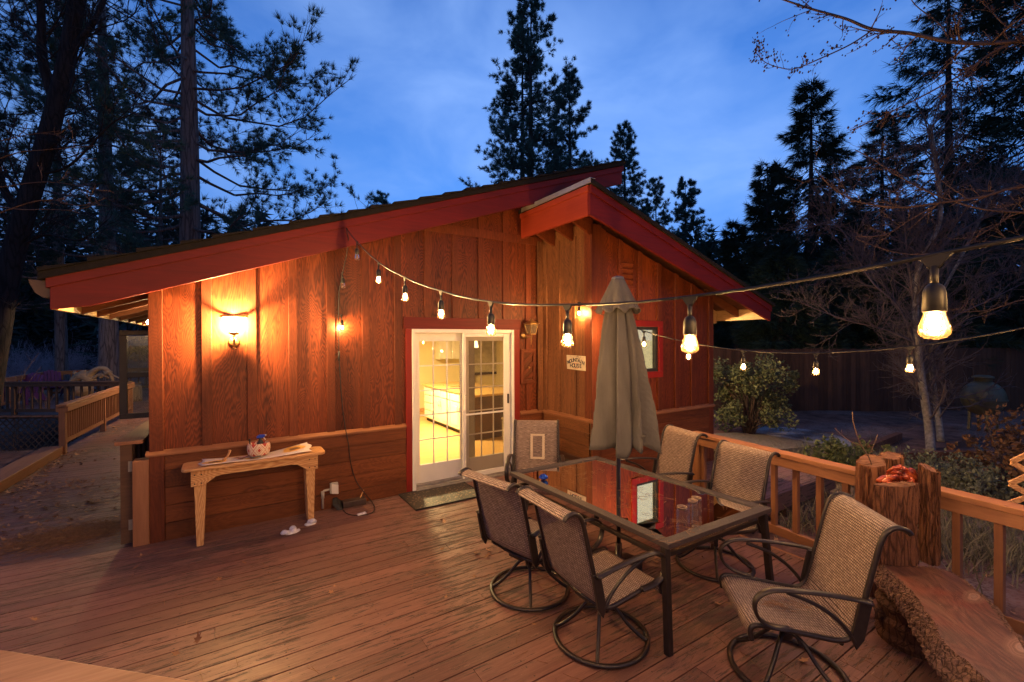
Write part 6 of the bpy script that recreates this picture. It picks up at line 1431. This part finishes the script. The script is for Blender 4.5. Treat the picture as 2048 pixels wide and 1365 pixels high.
# warm lit twigs reaching in from the left
q2 = lambda u, v: at(u, v, 4.2)
bare_tree('bare_branch_tree', 'bare shrub tree at the left edge with reddish twigs in front of dark trunks', (at(-260, 760, 4.2)[0], at(-260, 760, 4.2)[1], -.9),
    [([at(-260, 1200, 4.2), at(-240, 800, 4.2), at(-200, 500, 4.2), at(-170, 330, 4.2)], .06, .03, 3, .5), ([at(-220, 600, 4.2), q2(-90, 470), q2(30, 415), q2(100, 400), q2(160, 412), q2(215, 395)], .010, .003, 5, .2), ([at(-215, 560, 4.2), q2(-90, 400), q2(20, 372), q2(110, 365), q2(215, 385)], .009, .003, 5, .2),
     ([at(-190, 480, 4.2), q2(-80, 360), q2(20, 310), q2(90, 300), q2(190, 292)], .009, .003, 5, .2), ([at(-180, 430, 4.2), q2(-60, 310), q2(30, 275), q2(120, 262)], .008, .003, 4, .2), ([at(-235, 700, 4.2), q2(-80, 440), q2(60, 420), q2(150, 420), q2(200, 405)], .008, .003, 4, .18)],
    62, BK['redtwig'], .06, depth=2, twigs=3, spread=.4, up=.1, trunk_mat=BK['redtwig'])
# pale twin trunks with the wide bare crown
q3 = lambda u, v, D=9.7: at(u, v, D)
g1 = onz(1862, 905, -.42); g2 = onz(1882, 885, -.42)
bare_tree('birch_tree', 'pale thin twin-trunked birch with a wide bare crown behind the festoon', tuple(g1),
    [([g1, q3(1858, 860), q3(1848, 790), q3(1838, 720), q3(1832, 640), q3(1836, 540), q3(1880, 440), q3(1872, 330), q3(1860, 250)], .085, .03, 60, 1.1),
     ([q3(1838, 720), q3(1800, 620), q3(1740, 560), q3(1690, 470), q3(1660, 440)], .035, .010, 34, .9), ([q3(1834, 640), q3(1815, 520), q3(1805, 420), q3(1770, 340)], .035, .010, 34, .9), ([q3(1836, 560), q3(1900, 480), q3(1980, 430), q3(2040, 400)], .04, .012, 30, .9),
     ([q3(1838, 690), q3(1770, 660), q3(1690, 640), q3(1610, 610)], .03, .008, 30, .8), ([q3(1838, 700), q3(1900, 640), q3(1980, 600), q3(2060, 560)], .03, .008, 26, .8)],
    63, BK['purple'], .11, depth=3, twigs=5, spread=.55, trunk_mat=BK['birch'], rmin=.0036, ratio=.62)
bare_tree('birch_tree', 'slimmer pale birch trunk leaning just right of the twin-trunked one', tuple(g2),
    [([g2, q3(1876, 830, 10.6), q3(1868, 780, 10.6), q3(1862, 720, 10.6), q3(1870, 620, 10.6), q3(1930, 500, 10.6), q3(1990, 380, 10.6)], .072, .02, 70, 1.1), ([q3(1866, 700, 10.6), q3(1790, 600, 10.6), q3(1720, 520, 10.6)], .03, .01, 30, .8)],
    64, BK['purple'], .1, depth=3, twigs=5, spread=.55, trunk_mat=BK['birch'], rmin=.0036, ratio=.62)
# budding maple reaching in from the right
q4 = lambda u, v, D=3.6: at(u, v, D)
gm = at(2420, 700, 3.6)
bare_tree('budding_tree', 'budding tree whose reddish branches reach in from the upper right', (gm[0], gm[1], -.42),
    [([(gm[0], gm[1], -.42), at(2420, 600, 3.6), at(2400, 300, 3.6), at(2380, 60, 3.6), at(2350, -150, 3.6)], .14, .08, 4, .5),
     ([at(2390, 200, 3.6), at(2250, 120, 3.6), q4(2120, 82), q4(2048, 83), q4(1980, 88), q4(1900, 85), q4(1820, 68), q4(1746, 60), q4(1690, 38), q4(1620, 18), q4(1555, -4)], .030, .007, 34, .26),
     ([q4(1746, 60), q4(1700, 90), q4(1640, 118), q4(1590, 138), q4(1560, 136), q4(1530, 125), q4(1512, 106)], .007, .0028, 16, .12),
     ([at(2390, 180, 3.6), q4(2140, 60), q4(2010, 92), q4(1930, 145), q4(1850, 190), q4(1780, 225), q4(1700, 262)], .012, .004, 20, .20),
     ([at(2360, 0, 3.6), q4(2200, 60), q4(2080, 40), q4(2020, 55), q4(1980, 20), q4(1940, -20)], .012, .004, 14, .25), ([q4(1900, 85), q4(1880, 50), q4(1830, 10), q4(1815, -20)], .006, .003, 8, .18)],
    65, BK['redtwig'], .14, depth=2, twigs=2, spread=.45, buds=1, up=.05, trunk_mat=bark('maple_bark', (.05, .03, .025), (.2, .12, .09), 6), budm=plain('flower_buds', (.040, .018, .016), .7, 0, .3, 40), rmin=.0018)
q5 = lambda u, v, D=4.6: at(u, v, D)
gm2 = at(2380, 800, 4.6)
bare_tree('budding_tree', 'budding tree with long bare reddish limbs crossing before the dark cedars', (gm2[0], gm2[1], -.42),
    [([(gm2[0], gm2[1], -.42), at(2380, 700, 4.6), at(2370, 450, 4.6), at(2360, 250, 4.6)], .12, .06, 4, .5),
     ([at(2368, 420, 4.6), at(2180, 390, 4.6), q5(2048, 374), q5(1960, 395), q5(1880, 406), q5(1800, 415), q5(1720, 405), q5(1670, 380), q5(1630, 340)], .022, .004, 26, .30),
     ([at(2369, 440, 4.6), at(2200, 440, 4.6), q5(2048, 426), q5(1960, 418), q5(1870, 390), q5(1800, 355), q5(1750, 322), q5(1710, 300)], .018, .004, 22, .28),
     ([at(2372, 480, 4.6), at(2200, 480, 4.6), q5(2060, 400), q5(2010, 440), q5(1960, 470), q5(1930, 490)], .010, .003, 12, .22), ([q5(1880, 406), q5(1820, 440), q5(1770, 470), q5(1710, 474)], .008, .003, 12, .2),
     ([at(2374, 520, 4.6), at(2200, 500, 4.6), q5(2060, 478), q5(1960, 492), q5(1860, 508), q5(1790, 505), q5(1710, 478)], .010, .003, 18, .26), ([at(2376, 640, 4.6), q5(2140, 600), q5(2048, 600), q5(1980, 620), q5(1920, 625)], .010, .003, 12, .2)],
    66, BK['redtwig'], .12, depth=2, twigs=3, spread=.5, buds=0, up=.1, trunk_mat=bark('maple_bark2', (.05, .03, .025), (.2, .12, .09), 6), budm=plain('red_buds', (.075, .026, .018), .7, 0, .3, 40), rmin=.0016)

# shrubs, grasses
SG = leafmat('grey_green_leaves', (.055, .068, .030), (.17, .19, .095), .6, .2)
b = onz(1500, 872, -.42); shrub('rounded_shrub', 'rounded grey-green shrub at the end of the cabin, lit by the festoon', b, 1.02, 1.95, 71, SG, 9500, .070, clump=64, z0=.16, bare=2)
DR = leafmat('dry_brown_leaves', (.07, .035, .018), (.20, .10, .05), .8, .2)
b = onz(1975, 1000, -.42); shrub('dry_shrub', 'tangled shrub with brown curled leaves beyond the slab bench railing', (b[0]+.5, b[1]-.2, -.42), .85, .95, 72, DR, 1500, .075, clump=40, z0=.1, bare=2)
b = onz(2040, 960, -.42); shrub('dry_shrub', 'larger brown dry shrub at the right edge behind the trellis', (b[0]+.4, b[1]-.3, -.42), .9, 1.15, 73, DR, 1500, .08, clump=40, z0=.1, bare=2)
GG = leafmat('sage_leaves', (.08, .09, .06), (.20, .21, .15), .8, .2)
b = onz(1890, 985, -.42); shrub('sage_bush', 'low grey sage mound beside the timber-edged bed', (b[0], b[1], -.42), .75, .55, 74, GG, 3800, .05, clump=60, z0=.15, bare=1)
b = onz(1985, 1015, -.42); shrub('sage_bush', 'low grey sage mound beside the dry brown shrub', (b[0], b[1], -.42), .6, .42, 75, GG, 2600, .05, clump=50, z0=.15, bare=1)
HG = leafmat('shrub_green', (.05, .065, .025), (.15, .17, .07), .7, .2)
b = onz(1690, 965, -.42); shrub('green_shrub', 'low green grassy shrub behind the railing left of the logs', (b[0], b[1], -.42), .62, .62, 76, HG, 3400, .06, clump=60, z0=.1, bare=1)
# left shrubs in blue shade
def twigbush(u, D, rad, H, seed, label):
    b = gp(u, D); b[2] = max(b[2], -.95); rng = np.random.default_rng(seed); t = thing('bare_bush', label, 'bush', tuple(b), 0, 'bare twiggy bushes behind the left deck'); T_ = Tubes()
    for i in range(150):
        a = rng.uniform(0, 2*math.pi); r = rad*math.sqrt(rng.uniform()); d = np.array([math.cos(a)*r, math.sin(a)*r, H*rng.uniform(.55, 1.05)*(1-.3*(r/rad)**2)]); o = b+np.array([math.cos(a)*r*.5, math.sin(a)*r*.5, 0]); m_ = o+d*.5+rng.normal(0, .1, 3); e = o+d*.95+rng.normal(0, .08, 3)
        T_.path([o, m_, e], .010, .005)
        for k in range(6):
            s_ = rng.uniform(.3, 1); p = o+(e-o)*s_; T_.path([p, p+unit(rng.normal(0, .6, 3)+np.array([0, 0, .7]))*rng.uniform(.2, .5)], .006, .003)
    V, F = T_.arrays(3); npmesh('branches', V, F, BK['bush'], t, 4)
BK['bush'] = plain('dry_bush_twig', (.44, .36, .42), .9, 0, .3, 8)
for i, (u, D, r, h) in enumerate(((10, 26, 2.2, 3.0), (75, 27, 2.0, 2.7), (130, 29, 2.2, 3.2), (185, 30, 2.0, 2.6), (250, 31, 2.0, 2.2), (-60, 24, 2.4, 2.8), (40, 32, 2.6, 3.6), (290, 29, 1.8, 2.2))):
    twigbush(u, D, r, h, 80+i, ['bare twiggy bush at the left picture edge behind the far railing', 'bare twiggy bush behind the left purple chair', 'bare twiggy bush left of the driftwood', 'bare twiggy bush behind the driftwood', 'bare twiggy bush below the neighbour house', 'bare twiggy bush beyond the left picture edge', 'tallest bare twiggy bush far behind the purple chairs', 'bare twiggy bush beside the open sash'][i])
# young saplings between lattice and curb
for i, (u, v, D, h, sd) in enumerate(((28, 948, 12.3, 2.0, 91), (36, 940, 12.8, 1.7, 92), (88, 905, 13.0, 1.3, 93))):
    b = at(u, v, D); b = np.array([b[0], b[1], -.95])
    bare_tree('sapling', ['thin pale sapling with forked top before the lattice', 'second thin pale sapling close to the forked one', 'short crooked sapling beside the walkway railing post'][i], tuple(b),
        [([b, b+np.array([.02, 0, h*.5]), b+np.array([.05, .02, h])], .016, .008, 5, .55), ([b+np.array([.02, 0, h*.7]), b+np.array([-.2, 0, h*1.05]), b+np.array([-.3, 0, h*1.25])], .010, .004, 3, .3), ([b+np.array([.02, 0, h*.75]), b+np.array([.25, 0, h*1.05]), b+np.array([.5, 0, h*1.3])], .010, .004, 3, .3)], sd, plain('sapling_bark', (.30, .17, .10), .8, 0, .3), .01, depth=1, twigs=2)
# bare sapling sprouting from the log planter
p = lambda u, v, D=3.5: at(u, v, D)
bare_tree('bare_sapling', 'bare tan twig sapling rising between the upright logs', tuple(p(1758, 1010)),
    [([p(1758, 1010), p(1752, 975), p(1742, 925), p(1722, 890), p(1708, 850), p(1705, 824)], .0065, .0035, 1, .05), ([p(1724, 893), p(1695, 880), p(1670, 857)], .0035, .002, 1, .05), ([p(1738, 912), p(1748, 890), p(1756, 868)], .0035, .002, 0, .05), ([p(1752, 945), p(1765, 920), p(1780, 902)], .003, .0015, 0, .05)], 95, BK['redtwig'], .006, depth=1, twigs=1, rmin=.0012)
b = MB(); g_ = at(1788, 905, 5.2); b.tube([(g_[0], g_[1], -.42), (g_[0], g_[1], .72)], .022, 8); solo('green_stake', b, plain('green_metal', (.05, .06, .05), .6), 'thin dark metal stake standing in the bed behind the orange carving', 'stake')

# grass, as one mass, and fallen litter
def scatter_grass():
    rng = np.random.default_rng(8); n = 5200
    cx = [(*onz(u, v, -.42)[:2], s_) for u, v, s_ in ((1660, 945, .5), (1720, 955, .5), (1610, 935, .5), (1840, 985, .6), (1930, 1030, .6), (1990, 1060, .7), (1900, 1080, .35), (1760, 935, .6), (1640, 1010, .3), (1575, 1040, .3), (1960, 1120, .3))]
    k = rng.integers(0, len(cx), n); c = np.array(cx)[k]; x = c[:, 0]+rng.normal(0, 1, n)*c[:, 2]; y = c[:, 1]+rng.normal(0, 1, n)*c[:, 2]; ok = x > 4.75-.0*y; ok &= ~((x < 7.8) & (y > 3.0)); x, y = x[ok], y[ok]; n = len(x)
    z = ground_z(x, y); P = np.stack([x, y, z], 1); d = unit(rng.normal(0, .35, (n, 3))+np.array([0, 0, 1])); h = rng.uniform(.12, .42, (n, 1)); s_ = unit(np.cross(d, rng.normal(0, 1, (n, 3))))*.006; bend = rng.normal(0, .08, (n, 3))*[1, 1, 0]
    V = np.stack([P-s_, P+s_, P+d*h*.6+s_*.7, P+d*h*.6-s_*.7, P+d*h+bend], 1).reshape(-1, 3); i = np.arange(n)[:, None]*5
    F = np.concatenate([i+np.array([[0, 1, 2]]), i+np.array([[0, 2, 3]]), i+np.array([[3, 2, 4]])]); o = npmesh('grass', V, F, leafmat('dry_grass', (.09, .085, .05), (.30, .26, .18), .8, .2)); tag(o, 'thin dry grass tufts in the garden bed beyond the railing', 'grass', kind='stuff')
scatter_grass()
def litter():
    rng = np.random.default_rng(9); P = []
    def add(n, xs, ys, z, ok=lambda x, y: True):
        c = 0
        while c < n:
            x, y = rng.uniform(*xs), rng.uniform(*ys)
            if ok(x, y): P.append((x, y, z)); c += 1
    add(70, (-1.4, 4.2), (1.0, 5.5), .004); add(420, (-2.45, -.9), (6.1, 8.8), .004); add(220, (-2.5, -.8), (8.0, 15), .004)
    c = 0
    while c < 150:
        y = rng.uniform(8.3, 10.9); P.append((-2.44+abs(rng.normal(0, .13)), y, .004+rng.uniform(0, .02))); c += 1
    for _ in range(260):
        x, y = 4.9+abs(rng.normal(0, 1.4)), rng.uniform(-.5, 3.0); P.append((x, y, float(ground_z(x, y))+.01))
    P = np.array(P); n = len(P); a = rng.uniform(0, 2*math.pi, n); L = rng.uniform(.018, .045, n)
    V = []; F = []
    star = [(1.0, 0), (.35, .25), (.55, .75), (.1, .4), (-.25, .85), (-.35, .3), (-.95, .1), (-.35, -.3), (-.2, -.8), (.1, -.35), (.6, -.7), (.38, -.22)]
    for i in range(n):
        ca, sa = math.cos(a[i]), math.sin(a[i]); tx, ty = rng.normal(0, .35, 2); o = len(V); V.append((P[i][0], P[i][1], P[i][2]+.008))
        for (x, y) in star:
            X, Y = x*L[i], y*L[i]*.8; V.append((P[i][0]+X*ca-Y*sa, P[i][1]+X*sa+Y*ca, P[i][2]+.008+max(-.005, X*tx+Y*ty+.25*(X*X+Y*Y)/L[i])))
        F += [(o, o+1+k, o+1+(k+1) % 12) for k in range(12)]
    o = npmesh('fallen_leaves', V, F, leafmat('fallen_leaf', (.16, .07, .035), (.42, .24, .14), .8, .1)); tag(o, 'small curled oak leaves scattered over the deck and garden', 'leaves', kind='stuff')
    # needles: general scatter plus the drift beside the cabin corner
    T_ = Tubes()
    def nd(x, y, z, L): a_ = rng.uniform(0, 2*math.pi); p = np.array([x, y, z]); d = np.array([math.cos(a_), math.sin(a_), rng.normal(0, .06)]); m_ = p+d*L*.5+rng.normal(0, .006, 3)*[1, 1, 0]; T_.path([p, m_, p+d*L+np.array([0, 0, rng.uniform(0, .006)])], .0015, .0009)
    for _ in range(420): nd(rng.uniform(-1.2, 4.2), rng.uniform(.6, 5.4), .0035, rng.uniform(.06, .15))
    for _ in range(260): nd(rng.normal(3.1, .5), rng.normal(.9, .4), .0035, rng.uniform(.06, .15))
    for _ in range(2600):
        x, y = rng.normal(-1.35, .28), rng.normal(6.25, .16); nd(x, y, .006+abs(rng.normal(0, .016)), rng.uniform(.06, .16))
    for _ in range(500): nd(rng.uniform(-2.4, -.8), rng.uniform(5.7, 9), .006+abs(rng.normal(0, .004)), rng.uniform(.06, .14))
    for _ in range(110): nd(rng.uniform(2.4, 3.4), rng.uniform(1.9, 3.6), TZ_-.006, rng.uniform(.05, .12))
    for _ in range(16): nd(rng.uniform(2.3, 2.8), rng.uniform(1.82, 2.1), TZ_+.004, rng.uniform(.07, .14))
    V, F = T_.arrays(3); o = npmesh('pine_needles', V, F, plain('fallen_needle', (.24, .12, .06), .8, 0, .4, 30), None, 4); tag(o, 'dry pine needles scattered over the deck and drifted by the corner', 'needles', kind='stuff')
litter()

# ------------------------------------------------------------------ yard things on the right
tk = at(1966, 790, 11.6); tz = -.42
t = thing('propane_tank', 'squat pale propane tank with domed lid in front of the dark fence', 'tank', (tk[0], tk[1], tz))
mt = plain('tank_paint', (.12, .10, .055), .45, .1, .25, 3)
cz = CAM_H+(678-800)/CAM_F*11.6; R_ = .43
b = MB(); b.lathe([(R_*math.cos(a)+.0, .46*math.sin(a)) for a in np.linspace(-1.45, 1.45, 22)], (tk[0], tk[1], cz), 32); mk('body', b, mt, t)
b = MB(); b.lathe([(.14, .40), (.17, .43), (.17, .50), (.21, .52), (.21, .55), (.13, .585), (.02, .595)], (tk[0], tk[1], cz), 24); mk('dome_lid', b, mt, t)
b = MB(); b.lathe([(R_+.006, -.045), (R_+.022, -.045), (R_+.022, -.02), (R_+.006, -.02)], (tk[0], tk[1], cz), 32); mk('weld_band', b, mt, t)
for k in range(4):
    a = k*math.pi/2+.5; b = MB(); b.bar((tk[0]+.27*math.cos(a), tk[1]+.27*math.sin(a), tz), (tk[0]+.25*math.cos(a), tk[1]+.25*math.sin(a), cz-.34), .08, .05, (0, 1, 0)); mk('leg', b, mt, t)
# fence
A = np.array([11.2, 10.6]); B_ = np.array([24.5, 1.6]); L = np.linalg.norm(B_-A); d = (B_-A)/L
t = thing('board_fence', 'tall dark vertical board fence closing the garden', 'fence', (*((A+B_)/2), -.42))
b = MB(); s_ = 0; rnd = random.Random(6)
while s_ < L:
    p_ = A+d*s_; z_ = float(ground_z(*p_)); h_ = z_+2.05+rnd.uniform(-.02, .02); b.bar((*p_, z_-.1), (*p_, h_), .143, .02, (-d[1], d[0], 0)); s_ += .15
mk('fence_boards', b, wood('fence_wood', (.045, .022, .014), (.11, .055, .032), 'z', 12, .8, .3, .35), t)
for k in range(6):
    p_ = A+d*(L*k/5)+np.array([-d[1], d[0]])*.08; b = MB(); b.box((p_[0]-.05, p_[1]-.05, -.6), (p_[0]+.05, p_[1]+.05, 1.45)); mk('post', b, M['darkrail'], t)
# timber-edged bed at the birches
t = thing('planting_bed', 'low timber edging round the birch trunks', 'edging', (12.0, 3.2, -.42))
for a, c in (((11.0, 3.35), (12.5, 2.55)), ((12.9, 3.0), (14.5, 3.0)), ((11.4, 3.9), (13.4, 4.0))):
    b = MB(); b.bar((*a, -.34), (*c, -.34), .12, .17); mk('timber', b, plain('red_timber', (.15, .06, .035), .8, 0, .3), t, .006)
p0 = onz(1952, 908, -.30); p1 = onz(2012, 975, -.36); b = MB(); b.tube([p0+np.array([0, 0, .18]), p1], [.05, .075], 10); solo('fallen_branch', b, bark('grey_branch', (.10, .07, .05), (.30, .22, .16), 6), 'pale cut branch lying among the dry shrubs', 'branch')
b = MB(); b.bar((6.1, 2.35, -.37), (7.4, 1.75, -.37), .10, .08); solo('edging_timber', b, plain('pale_timber', (.30, .22, .17), .8, 0, .35, 12), 'pale weathered timber lying on the ground behind the balusters', 'timber')
for i, (x, y) in enumerate(((5.7, 2.15), (6.3, 2.0), (5.35, 1.75))):
    b = MB(); b.lathe([(.09, 0), (.10, .02), (.06, .06), (.01, .075)], (x, y, -.43), 9); solo('snow_patch', b, M['snow'], ['small snow patch behind the balusters, nearest the landing', 'small snow patch beside the pale timber', 'small snow patch close under the railing'][i], 'snow')

# ------------------------------------------------------------------ left background: neighbour house, far woods
h0 = at(262, 682, 34.0); hx, hy = h0[0], h0[1]
t = thing('neighbour_house', 'slate-blue neighbour house standing behind the pine trunk on the left', 'house', (hx, hy, -.9))
HB = plain('slate_blue_wall', (.30, .35, .44), .8, 0, .15, 3); 
b = MB(); b.box((hx-1.9, hy-.2, -.9), (hx+5, hy+6, 3.2)); mk('wall', b, HB, t)
b = MB(); b.ext([(hx-2.6, hy-.9, 3.2), (hx+5.6, hy-.9, 3.2), (hx+5.6, hy+2.9, 5.2), (hx-2.6, hy+2.9, 5.2)], (0, 0, .15)); b.ext([(hx-2.6, hy+2.9, 5.2), (hx+5.6, hy+2.9, 5.2), (hx+5.6, hy+6.7, 3.2), (hx-2.6, hy+6.7, 3.2)], (0, 0, .15)); mk('roof', b, M['shingle'], t)
w_ = MB(); w_.box((hx+.75, hy-.24, .9), (hx+1.5, hy-.201, 2.6)); wd = mk('window', w_, M['white'], t); w_ = MB(); w_.box((hx+.82, hy-.25, 1.95), (hx+1.43, hy-.241, 2.52)); mk('pane', w_, emit('lit_far_window', (1.0, .55, .25), .55), wd)
w_ = MB(); w_.box((hx+.82, hy-.25, .97), (hx+1.43, hy-.241, 1.90)); mk('pane', w_, M['door_glass'], wd)
sp = at(257, 675, 30.0); b = MB(); b.box((sp[0]-.55, sp[1]-.03, sp[2]-.2), (sp[0]+.5, sp[1]+.03, sp[2]+.16)); t = thing('hanging_sign', 'small dark sign on a post before the neighbour house', 'sign', (sp[0], sp[1], -.9)); mk('board', b, plain('dark_red_sign', (.05, .02, .02), .6), t)
b = MB(); b.box((sp[0]+.52, sp[1]-.05, -.9), (sp[0]+.62, sp[1]+.05, sp[2]+1.6)); mk('post', b, M['darkrail'], t)
h1 = at(60, 682, 44.0); t = thing('neighbour_house', 'far dark house roof glimpsed at the left picture edge', 'house', (h1[0], h1[1], -.5))
b = MB(); b.box((h1[0]-6, h1[1], -.9), (h1[0]+3.2, h1[1]+7, 4.6)); mk('wall', b, HB, t); b = MB(); b.ext([(h1[0]-6.6, h1[1]-.8, 4.6), (h1[0]+3.8, h1[1]-.8, 4.6), (h1[0]+3.8, h1[1]+3.5, 6.6), (h1[0]-6.6, h1[1]+3.5, 6.6)], (0, 0, .2)); mk('roof', b, plain('brown_roof', (.12, .05, .035), .9), t)

def far_wood():
    rng = np.random.default_rng(77); TP = []; TD = []; T_ = Tubes()
    spots = []
    for az in np.arange(-62, 118, 1.35):
        for D0 in (48, 62):
            D = D0*rng.uniform(.85, 1.2); a = math.radians(az+rng.uniform(-.8, .8)); rel = math.degrees(a)-math.degrees(YAW)
            H = rng.uniform(8, 14)
            if -28 < rel < 20: H = min(H, 2.0+.115*D)
            if rel > 24 or rel < -34: H *= 1.2
            spots.append((D*math.sin(a), D*math.cos(a), H))
    for x, y, H in spots:
        z0 = float(ground_z(x, y)); R0 = H*.17; m = 300
        s_ = rng.uniform(0, 1, m)**1.3; a = rng.uniform(0, 2*math.pi, m); lump = 1+.25*np.sin(a*3+s_*14); r = R0*(1-s_)*lump*rng.uniform(.35, 1.0, m)+.05
        P = np.stack([x+r*np.cos(a), y+r*np.sin(a), z0+.5+s_*(H-.5)], 1); TP.append(P); TD.append(np.stack([np.cos(a), np.sin(a), np.full(m, .1)], 1)); T_.path([np.array([x, y, z0]), np.array([x, y, z0+H])], .14, .02)
    V, F = tufts(np.concatenate(TP), np.concatenate(TD), 3, 1.2, .26, .5, rng, .1); o = npmesh('far_woods', V, F, leafmat('far_conifer_green', (.018, .034, .030), (.05, .085, .07), .8, 0)); tag(o, 'dark mass of distant conifers around the property', 'woods', kind='stuff')
far_wood()
